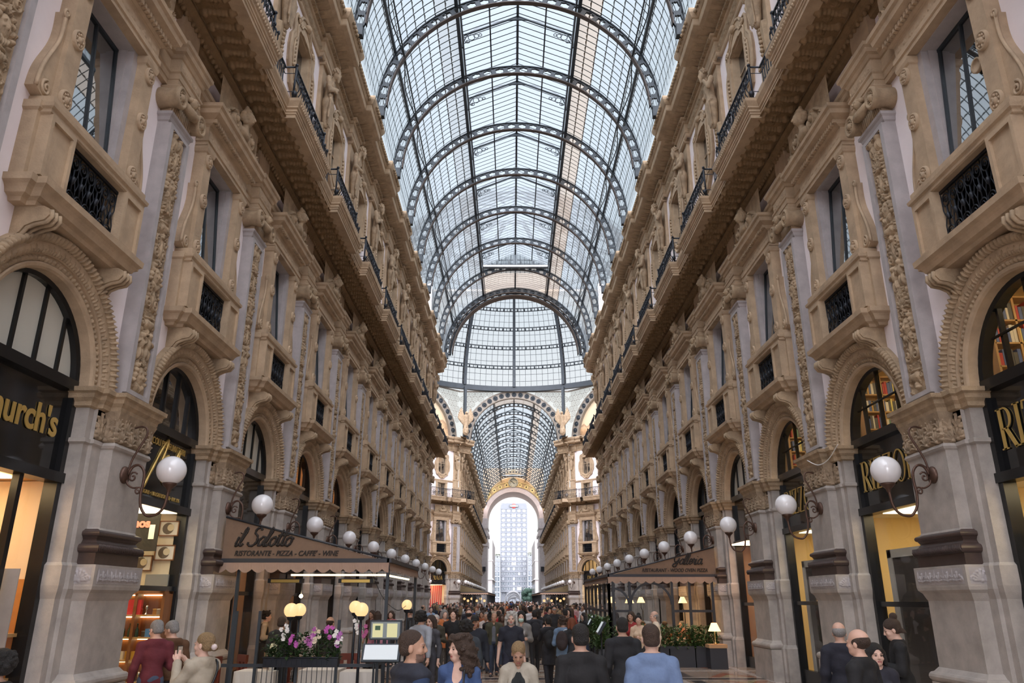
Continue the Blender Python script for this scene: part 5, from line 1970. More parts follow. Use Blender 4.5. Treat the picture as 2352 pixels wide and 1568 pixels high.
def serif_text(s, h, th=0.10):
    """thick and thin roman capitals"""
    m = MB(); u = 0
    def bar(p, q, w):
        (x0, z0), (x1, z1) = p, q
        d = Vector((x1 - x0, z1 - z0)); n = Vector((-d.y, d.x)).normalized() * w / 2
        poly = [(-(u + (x0 + n.x) * h), (z0 + n.y) * h), (-(u + (x1 + n.x) * h), (z1 + n.y) * h), (-(u + (x1 - n.x) * h), (z1 - n.y) * h), (-(u + (x0 - n.x) * h), (z0 - n.y) * h)]
        m.prism(poly, 0, 0.015)
    def ring(cx, cz, rx, rz, a0, a1, thick=0.09, thin=0.03, n=20):
        for i in range(n):
            b0, b1 = a0 + (a1 - a0) * i / n, a0 + (a1 - a0) * (i + 1) / n
            w = thin + (thick - thin) * abs(math.cos((b0 + b1) / 2))
            v = []
            for b, sg in ((b0, 1), (b1, 1), (b1, -1), (b0, -1)):
                v.append((-(u + (cx + (rx + sg * w / 2) * math.cos(b)) * h), (cz + (rz + sg * 0.02) * math.sin(b)) * h))
            m.prism(v, 0, 0.015)
    T, t = 0.11, 0.035
    for ch in s:
        if ch == 'I':
            bar((0.12, 0), (0.12, 1), T); bar((0, 0.015), (0.24, 0.015), t); bar((0, 0.985), (0.24, 0.985), t); w = 0.30
        elif ch == 'R':
            bar((0.12, 0), (0.12, 1), T); bar((0, 0.015), (0.24, 0.015), t); bar((0, 0.985), (0.3, 0.985), t)
            ring(0.28, 0.74, 0.2, 0.25, -PI / 2, PI / 2); bar((0.14, 0.49), (0.3, 0.49), t); bar((0.28, 0.49), (0.56, 0.0), T); bar((0.5, 0.015), (0.66, 0.015), t); w = 0.66
        elif ch == 'Z':
            bar((0.05, 0.985), (0.55, 0.985), t); bar((0.04, 0.015), (0.58, 0.015), t); bar((0.5, 0.98), (0.08, 0.02), T); bar((0.06, 0.98), (0.04, 0.8), t); bar((0.57, 0.02), (0.59, 0.22), t); w = 0.66
        elif ch == 'O':
            ring(0.36, 0.5, 0.31, 0.49, 0, 2 * PI, n=30); w = 0.76
        elif ch == 'L':
            bar((0.12, 0), (0.12, 1), T); bar((0, 0.985), (0.26, 0.985), t); bar((0, 0.015), (0.5, 0.015), t); bar((0.49, 0.02), (0.52, 0.24), t); w = 0.58
        elif ch == 'D':
            bar((0.12, 0), (0.12, 1), T); bar((0, 0.985), (0.3, 0.985), t); bar((0, 0.015), (0.3, 0.015), t); ring(0.26, 0.5, 0.36, 0.49, -PI / 2, PI / 2); w = 0.72
        elif ch == 'A':
            bar((0.04, 0), (0.32, 1), t); bar((0.32, 1), (0.6, 0), T); bar((0.16, 0.36), (0.46, 0.36), t); bar((0, 0.015), (0.14, 0.015), t); bar((0.5, 0.015), (0.7, 0.015), t); w = 0.7
        elif ch == 'P':
            bar((0.12, 0), (0.12, 1), T); bar((0, 0.015), (0.26, 0.015), t); bar((0, 0.985), (0.3, 0.985), t); ring(0.28, 0.74, 0.2, 0.25, -PI / 2, PI / 2); w = 0.56
        else: w = 0.4
        u += w * h
    return m, u


def lamp_mat(name, col, strength):
    return mat(name, col, 0.6, emit=col, estr=strength)


E_WARM = lamp_mat('warm_ceiling_lamp', (1.0, 0.70, 0.36), 9.0)
E_CREAM = lamp_mat('cream_ceiling_lamp', (1.0, 0.80, 0.48), 6.5)
E_PINK = lamp_mat('rosy_ceiling_lamp', (1.0, 0.60, 0.34), 6.0)
E_BULB = lamp_mat('bright_bulb', (1.0, 0.72, 0.40), 60.0)
E_GLOBE = mat('lit_cream_globe', (0.3, 0.25, 0.18), 0.3, emit=(1.0, 0.64, 0.28), estr=1.15)
E_SHADE = lamp_mat('lit_lampshade', (1.0, 0.70, 0.36), 1.8)
E_TERR = lamp_mat('terrace_lamp', (1.0, 0.62, 0.30), 16.0)
E_LED = lamp_mat('led_strip', (1.0, 0.85, 0.5), 3.0)
E_MENU = mat('lit_menu_sheet', (0.5, 0.48, 0.25), 0.6, emit=(0.9, 0.88, 0.5), estr=0.42)
E_MENU2 = mat('lit_menu_white', (0.45, 0.48, 0.5), 0.6, emit=(0.8, 0.88, 0.92), estr=0.45)


def add_shopfront(side, yc, style, words, rz=None, loc=None, bars=(-0.9, -0.3, 0.3, 0.9), lun='glass', low='glass', door_z=2.3, mull=(0.0,)):
    """black shop frame filling one arch: lunette, sign board, shop window"""
    X = side * HALF
    rz = (-PI / 2 if side < 0 else PI / 2) if rz is None else rz
    t = empty('shopfront', loc or (X, yc, 0), rz, words, 'shopfront')
    y = -0.30
    f = MB()
    for s in (-1, 1):
        f.box(min(s * 1.38, s * 1.5), max(s * 1.38, s * 1.5), y - 0.1, y + 0.12, 0, 5.55)
    f.arch(0, 5.5, [(1.36, y - 0.08), (1.36, y + 0.10), (1.44, y + 0.14), (1.51, y + 0.10), (1.51, y - 0.08)], n=30)
    f.box(-1.5, 1.5, y - 0.1, y + 0.14, 5.42, 5.60); f.box(-1.5, 1.5, y - 0.1, y + 0.16, 3.92, 4.08)
    f.box(-1.4, 1.4, y - 0.06, y + 0.06, 0, 0.35)
    if door_z: f.box(-1.4, 1.4, y - 0.05, y + 0.06, door_z - 0.05, door_z + 0.05)
    for x in mull: f.box(x - 0.05, x + 0.05, y - 0.05, y + 0.06, 0, 3.95)
    obj('frame', f, M_BLACK, t)
    for x in bars:
        b = MB().box(x - 0.03, x + 0.03, y - 0.03, y + 0.05, 5.55, 5.5 + math.sqrt(max(0, 1.40 ** 2 - x * x)))
        obj('glazing_bar', b, M_BLACK, t)
    s = MB(); s.box(-1.4, 1.4, y - 0.04, y + 0.03, 4.06, 5.45)
    obj('sign_board', s, M_SIGN, t)
    g = MB()
    n = 24
    g.add([(0, y, 5.5)] + [(1.42 * math.cos(PI * k / n), y, 5.5 + 1.42 * math.sin(PI * k / n)) for k in range(n + 1)], [(0, k, k + 1) for k in range(1, n + 1)])
    obj('lunette_glass', g, {'glass': M_SHOPGLASS, 'blind': M_BLINDS, 'dark': M_WINGLASS}[lun], t)
    if low:
        g = MB(); g.add([(-1.4, y, 0.3), (1.4, y, 0.3), (1.4, y, 3.95), (-1.4, y, 3.95)], [(0, 1, 2, 3)])
        obj('shop_window', g, M_SHOPGLASS if low == 'glass' else M_WINGLASS, t)
    return t


def add_room(side, yc, wall_m, lamp_m, floor_m, depth=3.0, upper=None, loc=None, rz=None, up_lamp=None, lamp=True):
    X = side * HALF
    rz = (-PI / 2 if side < 0 else PI / 2) if rz is None else rz
    t = empty('wall_shop', loc or (X, yc, 0), rz, kind='structure')
    h = 2.3
    w = MB()
    w.box(-h, h, -depth - 0.1, -depth, 0, 4.0); w.box(-h - 0.1, -h, -depth, -0.36, 0, 4.0); w.box(h, h + 0.1, -depth, -0.36, 0, 4.0)
    obj('room_wall', w, wall_m, t)
    w = MB(); w.box(-h, h, -depth, -0.36, 3.96, 4.04); w.box(-h, h, -depth, -0.36, 0.0, 0.04)
    obj('room_slab', w, floor_m, t)
    u = MB()
    u.box(-h, h, -depth - 0.1, -depth, 4.04, 7.5); u.box(-h - 0.1, -h, -depth, -0.36, 4.04, 7.5); u.box(h, h + 0.1, -depth, -0.36, 4.04, 7.5); u.box(-h, h, -depth, -0.36, 7.4, 7.5)
    obj('upper_room_wall', u, upper or wall_m, t)
    for q in t.children: q['kind'] = 'structure'
    M4 = Matrix.Translation(t.location) @ Matrix.Rotation(rz, 4, 'Z')
    if lamp:
        l = MB(); l.box(-0.9, 0.9, -0.9, 0.9, -0.04, 0.0)
        tag(obj('ceiling_light', l, lamp_m, None, M4 @ Vector((0, -depth * 0.5, 3.95)), rz), 'flat ceiling light inside shop, %s side, %s arch' % (side_words(side), ARCHN(yc)), 'ceiling light', 'ceiling lights of the shops')
    if up_lamp:
        l = MB(); l.box(-0.7, 0.7, -0.5, 0.5, -0.04, 0.0)
        tag(obj('ceiling_light', l, up_lamp, None, M4 @ Vector((0, -depth * 0.6, 7.38)), rz), 'flat ceiling light in upper room, %s side, %s arch' % (side_words(side), ARCHN(yc)), 'ceiling light', 'ceiling lights of the shops')
    return t, M4


def ARCHN(yc):
    k = round((yc - P0) / L_BAY - 0.5)
    return ORD[k + 1] + ' visible' if k < 10 else 'octagon ' + ORD[int(yc) - 80]


def bay_y(k): return P0 + L_BAY * (k + 0.5)


M_CREAMWALL = mat('cream_shop_wall', (0.78, 0.70, 0.55), 0.85)
M_YELLOW = mat('yellow_shop_wall', (0.74, 0.58, 0.30), 0.85)
M_DARKROOM = mat('dark_shop_room', (0.06, 0.05, 0.045), 0.8)
M_BROWNROOM = mat('brown_shop_room', (0.30, 0.19, 0.11), 0.7)
M_WHITE = mat('white_card', (0.80, 0.79, 0.76), 0.7)
M_REDCARD = mat('red_card', (0.62, 0.04, 0.05), 0.5)

RIZ = {}
# ---- left side
fr = add_shopfront(-1, bay_y(-1), 0, 'black shoe shopfront with gold lettering, nearest on the left', lun='blind', low='glass', mull=(-0.55,), door_z=None)
m, w = block_text("Church's", 0.62, bold=0.012, xs=0.92)
mm = MB().merge(m, Matrix.Translation((w / 2 - 0.17, -0.25, 4.62))); obj('gold_lettering', mm, M_GOLD, fr)
add_room(-1, bay_y(-1), mat('shoe_shop_wall', (0.80, 0.64, 0.48), 0.8), E_WARM, M_WOOD2)
fr = add_shopfront(-1, bay_y(0), 0, "tobacconist's black shopfront with yellow script sign, left side", lun='dark', low='glass', mull=(), door_z=2.36)
m, w = block_text('ARTICOLI PER FUMATORI', 0.20, xs=0.88)
mm = MB().merge(m, Matrix.Translation((w / 2, -0.25, 5.18)))
m, w = script_text('Noli', 0.40, 0.03, 0.3); mm.merge(m, Matrix.Translation((w / 2 - 0.1, -0.26, 4.45)))
m, w = block_text('PIPE \u2022 SIGARI \u2022 VALORI BOLLATI \u2022 RIV. 196', 0.115, xs=0.98); mm.merge(m, Matrix.Translation((w / 2, -0.25, 4.16)))
obj('gold_lettering', mm, M_GOLD, fr)
add_room(-1, bay_y(0), M_CREAMWALL, E_CREAM, M_WOOD2, depth=2.2)
for k, (lu, lo) in {1: ('blind', 'glass'), 2: ('glass', 'glass'), 3: ('glass', 'glass'), 4: ('dark', 'dark'), 5: ('dark', 'dark'), 6: ('dark', 'dark'), 7: ('dark', 'dark'), 8: ('dark', 'dark'), 9: ('dark', 'dark')}.items():
    fr = add_shopfront(-1, bay_y(k), 0, 'black shopfront under a stone arch, left side, %s from the camera' % ORD[k + 1], lun=lu, low=lo)
    if k in (2, 3):
        add_room(-1, bay_y(k), M_BROWNROOM, E_PINK, M_WOOD, upper=mat('orange_upper_room', (0.75, 0.45, 0.2), 0.8), up_lamp=E_WARM)
    elif k == 1:
        add_room(-1, bay_y(k), M_BROWNROOM, E_PINK, M_WOOD)
fr = add_shopfront(-1, bay_y(-2), 0, 'black shopfront beside the camera, left side', lun='dark', low='dark')
fr = add_shopfront(1, bay_y(-2), 0, 'black shopfront beside the camera, right side', lun='dark', low='dark')
# ---- right side, the bookshop
for k, txt in ((-1, 'nearest on the right'), (0, 'second on the right'), (1, 'third on the right')):
    fr = add_shopfront(1, bay_y(k), 0, 'black bookshop front with gold serif lettering, %s' % txt, lun='glass', low='glass', bars=(-0.75, 0.0, 0.75), mull=(), door_z=2.05)
    hh = 0.66
    m, w = serif_text('RIZZOLI', hh)
    mm = MB().merge(m, Matrix.Translation((w / 2, -0.25, 4.42))); obj('gold_lettering', mm, M_GOLD, fr)
    tr = MB(); tr.tube([(-0.95, -0.22, 6.2), (0.95, -0.22, 6.2)], 0.025, 5); obj('tie_bar', tr, M_BLACK, fr)
    t, M4 = add_room(1, bay_y(k), M_YELLOW, E_CREAM, M_CREAMWALL, depth=2.6, up_lamp=E_CREAM)
    # display panel standing in the window: pale frame round a dark board
    p = empty('window_display', M4 @ Vector((0.0, -0.52, 0.04)), PI / 2, 'grey framed dark display board behind the bookshop window, %s' % txt, 'display board')
    q = MB()
    for x0, x1, z0, z1 in ((-1.15, -0.97, 0, 3.12), (0.97, 1.15, 0, 3.12), (-1.15, 1.15, 2.95, 3.12)):
        q.box(x0, x1, -0.06, 0.06, z0, z1)
    obj('panel_frame', q, mat('grey_panel_frame', (0.50, 0.48, 0.44), 0.6), p)
    q = MB(); q.box(-0.97, 0.97, -0.03, 0.03, 0, 2.95); obj('panel_board', q, M_DARKROOM, p)
    # bookcase in the upper room
    bc = empty('bookcase', M4 @ Vector((1.75, -1.15, 5.5)), PI, 'light wood bookcase in the lunette, bookshop front %s' % txt, 'bookcase')
    q = MB()
    for x in (-0.45, 0.0, 0.45): q.box(x - 0.02, x + 0.02, -0.15, 0.15, 0, 1.75)
    obj('upright', q, M_WOOD2, bc)
    for z in (0.0, 0.42, 0.84, 1.26, 1.70):
        q = MB(); q.box(-0.45, 0.45, -0.15, 0.15, z, z + 0.03); obj('shelf', q, M_WOOD2, bc)
    rnd = random.Random(k + 5)
    B = None
    for zi, z in enumerate((0.03, 0.45, 0.87, 1.29)):
        x = -0.42
        n = 0
        while x < 0.36:
            ww = rnd.uniform(0.035, 0.07); hb = rnd.uniform(0.22, 0.34)
            col = rnd.choice([(0.5, 0.05, 0.05), (0.1, 0.15, 0.35), (0.75, 0.7, 0.6), (0.1, 0.1, 0.1), (0.6, 0.35, 0.1), (0.15, 0.3, 0.2), (0.7, 0.6, 0.2)])
            if B is None:
                b_ = MB(); b_.box(0, 1, -0.11, 0.11, 0, 1)
                if 'book' not in globals(): book = b_.mesh('book', mat('book_cover', (0.5, 0.5, 0.5), 0.5, objcol=True))
            o = obj('book', book, None, None, (0, 0, 0), PI, col)
            o.location = bc.location + Vector((-x, -0.02, z)); o.scale = (ww, 1, hb)
            tag(o, 'book on the %s shelf of the lunette bookcase, shopfront %s' % (ORD[zi], txt), 'book', 'books in the lunette, %s, shelf %s' % (txt, ORD[zi]))
            x += ww + 0.006; n += 1
            if abs(x) < 0.03: x = 0.025
fr = add_shopfront(1, bay_y(2), 0, 'black shopfront with plain sign and pale clothes window, fourth on the right', lun='blind', low='glass', bars=(-0.75, 0.0, 0.75), mull=(), door_z=2.0)
add_room(1, bay_y(2), mat('tan_shop_wall', (0.55, 0.38, 0.25), 0.8), E_PINK, M_BROWNROOM, depth=1.6)
for k in range(3, 10):
    add_shopfront(1, bay_y(k), 0, 'black shopfront under a stone arch, right side, %s from the camera' % ORD[k + 1], lun='dark', low='glass' if k < 6 else 'dark')
    if k < 6: add_room(1, bay_y(k), M_BROWNROOM, E_PINK, M_WOOD)
# ---- dark shopfronts of the far gallery share one pattern
PROTO['front'] = freeze(add_shopfront(-1, 0, 0, 'dark shopfront', lun='dark', low='dark'))
for side in (-1, 1):
    for i, y in enumerate(FAR_YS):
        put('front', (side * HALF, y + L_BAY / 2, 0), -PI / 2 if side < 0 else PI / 2, 'dark shopfront under an arch, %s side of far gallery, %s past crossing' % (side_words(side), ORD[i]), 'shopfront', 'far shopfronts')
# ---- octagon shops in view
for i, nm in ((1, 'left'), (7, 'right')):
    a = PI / 2 + i * PI / 4
    cx, cy = R_OCT * math.cos(a), Y_C + R_OCT * math.sin(a)
    rz = a + PI / 2
    M4 = Matrix.Translation((cx, cy, 0)) @ Matrix.Rotation(rz, 4, 'Z')
    for j in range(3):
        p = M4 @ Vector(((j - 1) * 4.67, 0, 0))
        f1 = add_shopfront(0, 0, 0, 'black luxury shopfront with gold letters, %s far face of octagon, arch %s' % (nm, ORD[j]), loc=p, rz=rz, lun='glass', low='glass', mull=(), door_z=None)
        m, w = serif_text('PRADA' if nm == 'left' else 'DIOR', 0.5)
        obj('gold_lettering', MB().merge(m, Matrix.Translation((w / 2, -0.25, 4.5))), M_GOLD, f1)
        add_room(0, 80 + j, M_CREAMWALL if nm == 'right' else M_WHITE, E_WARM, M_CREAMWALL, loc=p, rz=rz, up_lamp=E_WARM if nm == 'right' else None, depth=2.4,
                 upper=None if nm == 'right' else mat('olive_upper_room', (0.30, 0.22, 0.08), 0.7))
        if nm == 'left':
            c = MB()
            for k in range(8):
                c.box(-1.3 + 0.33 * k, -1.14 + 0.33 * k, -0.92, -0.88, 0.05, 3.8)
            tag(obj('striped_curtain', c, M_REDCARD, None, p, rz), 'red striped curtain in the lit shop window, octagon arch %s' % ORD[j], 'curtain')

# ------------------------------------------------------------------ goods in the two left windows
Mleft = Matrix.Translation((-HALF, bay_y(-1), 0)) @ Matrix.Rotation(-PI / 2, 4, 'Z')
def at_left(k, x, y, z): return (Matrix.Translation((-HALF, bay_y(k), 0)) @ Matrix.Rotation(-PI / 2, 4, 'Z')) @ Vector((x, y, z))


RZF = PI                                    # things that face the camera along the gallery
po = empty('poster', (-7.98, 11.55, 1.2), RZF, 'black and white photograph poster of a person in pale suit, shoe shop window', 'poster')
q = MB(); q.box(-0.5, 0.45, -0.02, 0.0, -0.5, 1.37); obj('sheet', q, mat('grey_print', (0.40, 0.38, 0.36), 0.5, var=0.25, scale=1.5), po)
q = MB(); q.prism([(-0.30, -0.4), (0.10, -0.4), (0.12, 0.5), (0.06, 0.88), (-0.06, 0.95), (-0.2, 0.85), (-0.32, 0.5)], 0.0, 0.006); obj('printed_suit', q, mat('print_pale', (0.70, 0.67, 0.62), 0.6), po)
q = MB(); q.lathe([(0, 0.008), (0.075, 0.008), (0.08, 0.0)], (-0.1, 0, 1.05), 14, 'Y'); obj('printed_face', q, mat('print_mid', (0.24, 0.20, 0.18), 0.6), po)
q = MB(); q.lathe([(0, 0.006), (0.09, 0.006)], (-0.1, 0, 1.10), 14, 'Y'); obj('printed_hair', q, mat('print_dark', (0.03, 0.03, 0.03), 0.6), po)
q = MB(); q.box(-10.4, -7.72, 12.32, 12.42, 0, 3.95); tag(obj('wall_partition', q, mat('shoe_shop_wall', (0.8, 0.64, 0.48))), kind='structure')
pn = empty('shoe_display', (-8.3, 12.2, 0.04), RZF, 'orange wood display cabinet with stepped shelves in shoe shop window', 'display')
q = MB(); q.box(-0.55, 0.9, -0.1, -0.04, 0, 2.4); obj('back_panel', q, mat('orange_wood', (0.60, 0.24, 0.05), 0.45, var=0.2, scale=4), pn)
for z, d in ((0.45, 0.5), (1.0, 0.4), (1.62, 0.3)):
    q = MB(); q.box(-0.55, 0.9, -0.04, d, z - 0.05, z); obj('shelf', q, M_WOOD2, pn)


def shoe_mb():
    F = Field((-0.08, -0.06, -0.01), (0.08, 0.30, 0.16), 0.008)
    F.cone((0, 0.0, 0.035), (0, 0.20, 0.03), 0.035, 0.034, 0.02); F.cone((0, 0.0, 0.03), (0, 0.0, 0.09), 0.036, 0.034, 0.02); F.ell((0, 0.2, 0.03), (0.04, 0.06, 0.03), 0.02)
    F.ell((0, 0.0, 0.13), (0.024, 0.035, 0.05), 0.005, cut=True)
    F.plane((0, 0, -1), 0.0)
    return F.mb()


SHOE = shoe_mb().mesh('leather_shoe', mat('black_leather', (0.03, 0.022, 0.02), 0.2, coat=0.5))
n = 0
for z, wd in ((0.49, 'lowest'), (1.04, 'middle'), (1.66, 'top')):
    for x in (-7.83, -8.02, -8.4, -8.6):
        o = obj('leather_shoe', SHOE, None, None, (x, 12.02, z), 2.2 + 0.3 * ((n % 3) - 1))
        tag(o, 'black leather shoe on the %s shelf of the shoe window' % wd, 'shoe', 'black shoes on the %s shelf' % wd); n += 1
# tobacconist: the far side of the window recess faces the camera
q = MB(); q.box(-9.6, -7.72, 17.36, 17.46, 0, 3.95); tag(obj('wall_partition', q, M_CREAMWALL), kind='structure')
bn = empty('hanging_banner', (-8.28, 16.75, 3.12), RZF, 'black hanging banner with pink and orange lettering in tobacconist window', 'banner')
q = MB(); q.box(-0.38, 0.42, -0.02, 0.0, 0, 0.92); obj('cloth', q, mat('black_cloth', (0.012, 0.010, 0.009), 0.7), bn)
m, w = block_text('anos', 0.25, bold=0.012); obj('lettering', MB().merge(m, Matrix.Translation((0.28, 0.01, 0.5))), mat('pink_lettering', (0.85, 0.25, 0.2), 0.5), bn)
q = MB(); q.box(-0.30, -0.18, 0.0, 0.01, 0.25, 0.55); obj('label_patch', q, M_WHITE, bn)
for x, z, wd in ((-7.93, 3.64, 'upper'), (-7.95, 3.12, 'middle'), (-8.42, 2.9, 'left lower'), (-8.6, 3.5, 'left upper')):
    f1 = empty('framed_picture', (x, 17.33, z), RZF, 'framed plate picture on the cream wall, %s one in tobacconist shop' % wd, 'picture')
    q = MB(); q.box(-0.21, 0.21, -0.02, 0.01, -0.15, 0.15); obj('mount', q, M_WHITE, f1)
    q = MB()
    for s in (-1, 1): q.box(s * 0.21 - 0.012, s * 0.21 + 0.012, -0.02, 0.025, -0.16, 0.16); q.box(-0.22, 0.22, -0.02, 0.025, s * 0.155 - 0.012, s * 0.155 + 0.012)
    obj('frame', q, M_WOOD, f1)
    q = MB(); q.lathe([(0, 0.015), (0.125, 0.015)], (0.02, 0, 0), 18, 'Y'); obj('printed_plate', q, mat('print_brown', (0.12, 0.09, 0.06), 0.6), f1)
    q = MB(); q.lathe([(0, 0.02), (0.075, 0.02)], (-0.04, 0, 0.02), 18, 'Y'); obj('printed_cup', q, mat('print_cream', (0.7, 0.62, 0.45), 0.6), f1)
q = MB(); q.box(-0.25, 0.25, -0.02, 0.02, 0, 0.24); tag(obj('small_notice', q, mat('grey_notice', (0.22, 0.23, 0.24), 0.3), None, (-7.98, 17.2, 2.42), RZF), 'grey framed notice above the tobacconist cabinet', 'notice')
cb = empty('display_cabinet', (-8.42, 17.3, 0.04), RZF, 'dark wooden display cabinet with lit shelves in tobacconist window', 'cabinet')
q = MB(); q.box(-0.78, 0.9, -0.02, 0.04, 0, 2.3)
for x in (-0.78, -0.2, 0.84): q.box(x, x + 0.06, 0.04, 0.36, 0, 2.3)
q.box(-0.78, 0.9, 0.0, 0.38, 2.22, 2.3); obj('carcass', q, M_WOOD, cb)
for z in (0.5, 0.92, 1.36, 1.80):
    q = MB(); q.box(-0.75, 0.85, 0.02, 0.34, z - 0.035, z); obj('shelf', q, M_WOOD2, cb)
for z in (0.86, 1.30, 1.74, 2.18):
    q = MB(); q.box(-0.7, 0.8, 0.05, 0.09, z, z + 0.02); obj('shelf_lamp', q, E_WARM, cb)
rnd = random.Random(4)
kinds = [('bottle', 'dark glass bottle'), ('gift_box', 'small boxed article'), ('lighter', 'silver lighter stand'), ('tin', 'small printed tin')]


def bottle_mb():
    return MB().lathe([(0, 0), (0.035, 0), (0.038, 0.02), (0.038, 0.14), (0.014, 0.19), (0.013, 0.25), (0.016, 0.25), (0.016, 0.27), (0, 0.27)], n=10)


GOODS = {'bottle': bottle_mb().mesh('bottle', mat('dark_bottle', (0.03, 0.06, 0.04), 0.1)),
         'gift_box': MB().box(-0.06, 0.06, -0.04, 0.04, 0, 0.16).mesh('gift_box', mat('boxed_goods', (0.5, 0.5, 0.5), 0.5, objcol=True)),
         'lighter': MB().lathe([(0, 0), (0.05, 0), (0.05, 0.01), (0.012, 0.03), (0.015, 0.09), (0.03, 0.12), (0.03, 0.17), (0, 0.19)], n=10).mesh('lighter', mat('polished_silver', (0.6, 0.6, 0.6), 0.15, metal=1.0)),
         'tin': MB().lathe([(0, 0), (0.05, 0), (0.05, 0.1), (0.053, 0.1), (0.053, 0.115), (0, 0.12)], n=12).mesh('tin', mat('printed_tin', (0.5, 0.4, 0.2), 0.35, objcol=True))}
for zi, z in enumerate((0.08, 0.54, 0.96, 1.40, 1.84)):
    x = -0.66
    j = 0
    while x < 0.8:
        kd, nm = rnd.choice(kinds)
        col = rnd.choice([(0.6, 0.05, 0.05), (0.7, 0.65, 0.55), (0.05, 0.2, 0.5), (0.7, 0.4, 0.05), (0.1, 0.1, 0.1), (0.1, 0.3, 0.2)])
        o = obj(kd, GOODS[kd], None, None, (-8.42 - x, 17.1 - rnd.uniform(0.0, 0.1), z), RZF + rnd.uniform(-0.4, 0.4), col)
        tag(o, '%s on the %s shelf of the tobacconist cabinet' % (nm, ORD[zi]), kd.replace('_', ' '), '%ss on shelf %s' % (kd.replace('_', ' '), ORD[zi]))
        x += rnd.uniform(0.10, 0.17); j += 1
rb = MB(); rb.box(-0.22, 0.22, -0.04, 0.04, 0, 0.30)
tag(obj('gift_box', rb, M_REDCARD, None, (-8.36, 17.02, 1.84), RZF), 'large red box on the upper shelf of the tobacconist cabinet', 'box')

# ------------------------------------------------------------------ terraces with awnings
M_CANVAS = mat('brown_awning_canvas', (0.23, 0.15, 0.10), 0.85, var=0.12, scale=8)
M_CANVAS2 = mat('pinkish_valance_canvas', (0.36, 0.24, 0.175), 0.85, var=0.1, scale=8)
M_TRIM = mat('charcoal_trim', (0.03, 0.033, 0.04), 0.5)
M_TEXT = mat('dark_awning_lettering', (0.02, 0.015, 0.012), 0.7)


def awning(side, y0, y1, xw, xf, zw, zf, label, scale_x=1.0, frame=True, col=None):
    """lean-to awning with vertical gable ends and a scalloped valance; near gable faces the camera"""
    t = empty('awning', (0, 0, 0), 0, label, 'awning')
    s = side
    r = MB()
    r.add([(s * xw, y0, zw), (s * xf, y0, zf), (s * xf, y1, zf), (s * xw, y1, zw)], [(0, 1, 2, 3)])
    r.add([(s * xw, y0, zw - 0.03), (s * xf, y0, zf - 0.03), (s * xf, y1, zf - 0.03), (s * xw, y1, zw - 0.03)], [(0, 1, 2, 3)])
    obj('canvas_slope', r, col or M_CANVAS, t)
    for y in (y0, y1):
        g = MB().prism([(s * xw, zf), (s * xf, zf), (s * xw, zw)], y - 0.01, y + 0.01)
        obj('gable_canvas', g, col or M_CANVAS, t)
    b = MB()
    b.box(min(s * xw, s * xf), max(s * xw, s * xf), y0 - 0.05, y0 + 0.02, zf - 0.02, zf + 0.07)
    b.box(min(s * xw, s * xf), max(s * xw, s * xf), y1 - 0.02, y1 + 0.05, zf - 0.02, zf + 0.07)
    b.box(s * xf - 0.05, s * xf + 0.05, y0 - 0.05, y1 + 0.05, zf - 0.02, zf + 0.07)
    b.tube([(s * xw, y0 - 0.02, zw), (s * xf, y0 - 0.02, zf + 0.05)], 0.025, 5)
    obj('edge_trim', b, M_TRIM, t)
    def scallop(p0, p1, out):
        L = (Vector(p1) - Vector(p0)).length
        n = max(2, int(L / 0.28))
        m = MB()
        for i in range(n):
            a = Vector(p0).lerp(Vector(p1), i / n); c = Vector(p0).lerp(Vector(p1), (i + 1) / n)
            K = 6
            v = []
            for k in range(K + 1):
                q = a.lerp(c, k / K)
                v.append((q.x, q.y, q.z))
                d = 0.17 + 0.08 * abs(math.sin(PI * (k / K + 0.5)))
                v.append((q.x + out[0], q.y + out[1], q.z - d))
            m.add(v, [(2 * k, 2 * k + 2, 2 * k + 3, 2 * k + 1) for k in range(K)])
        return m
    v = scallop((s * xw, y0 - 0.04, zf), (s * xf, y0 - 0.04, zf), (0, -0.04))
    obj('scalloped_valance', v, M_CANVAS2, t)
    v = scallop((s * xf, y0 - 0.04, zf), (s * xf, y1 + 0.04, zf), (-s * 0.04, 0))
    obj('scalloped_valance', v, M_CANVAS2, t)
    return t


aw = awning(-1, 18.2, 23.6, 7.0, 3.12, 3.98, 2.97, "brown restaurant awning with script lettering, left side")
m, w = script_text('il Salotto', 0.205, 0.026, 0.28)
R180 = Matrix.Rotation(PI, 4, 'Z')
x0 = -6.72
mm = MB().merge(m, Matrix.Translation((x0, 18.17, 3.32)) @ Matrix.Scale(-1, 4, (1, 0, 0)))
obj('script_lettering', mm, M_TEXT, aw)
m, w = block_text("RISTORANTE - PIZZA - CAFFE' - WINE", 0.165, shear=0.28, bold=0.003, xs=1.0)
k = 2.42 / w
obj('small_lettering', MB().merge(m, Matrix.Translation((x0 + 0.0, 18.175, 3.10)) @ Matrix.Diagonal((-k, 1, 1, 1))), M_TEXT, aw)
aw = awning(1, 28.3, 37.3, 7.0, 3.12, 3.94, 2.93, 'brown restaurant awning with script lettering, right side')
m, w = script_text('Galleria', 0.19, 0.022, 0.3)
obj('script_lettering', MB().merge(m, Matrix.Translation((5.48, 28.27, 3.34)) @ Matrix.Scale(-1, 4, (1, 0, 0))), M_TEXT, aw)
m, w = block_text('RESTAURANT - WOOD OVEN PIZZA', 0.17, shear=0.28, bold=0.003)
k = 2.35 / w
obj('small_lettering', MB().merge(m, Matrix.Translation((4.35, 28.275, 3.08)) @ Matrix.Diagonal((-k, 1, 1, 1))), M_TEXT, aw)
for s in (-1, 1):
    awning(s, 103.5, 150, 7.0, 3.4, 4.0, 3.0, 'long olive terrace awning in the far gallery, %s side' % side_words(s), col=mat('olive_awning', (0.16, 0.12, 0.06), 0.8))


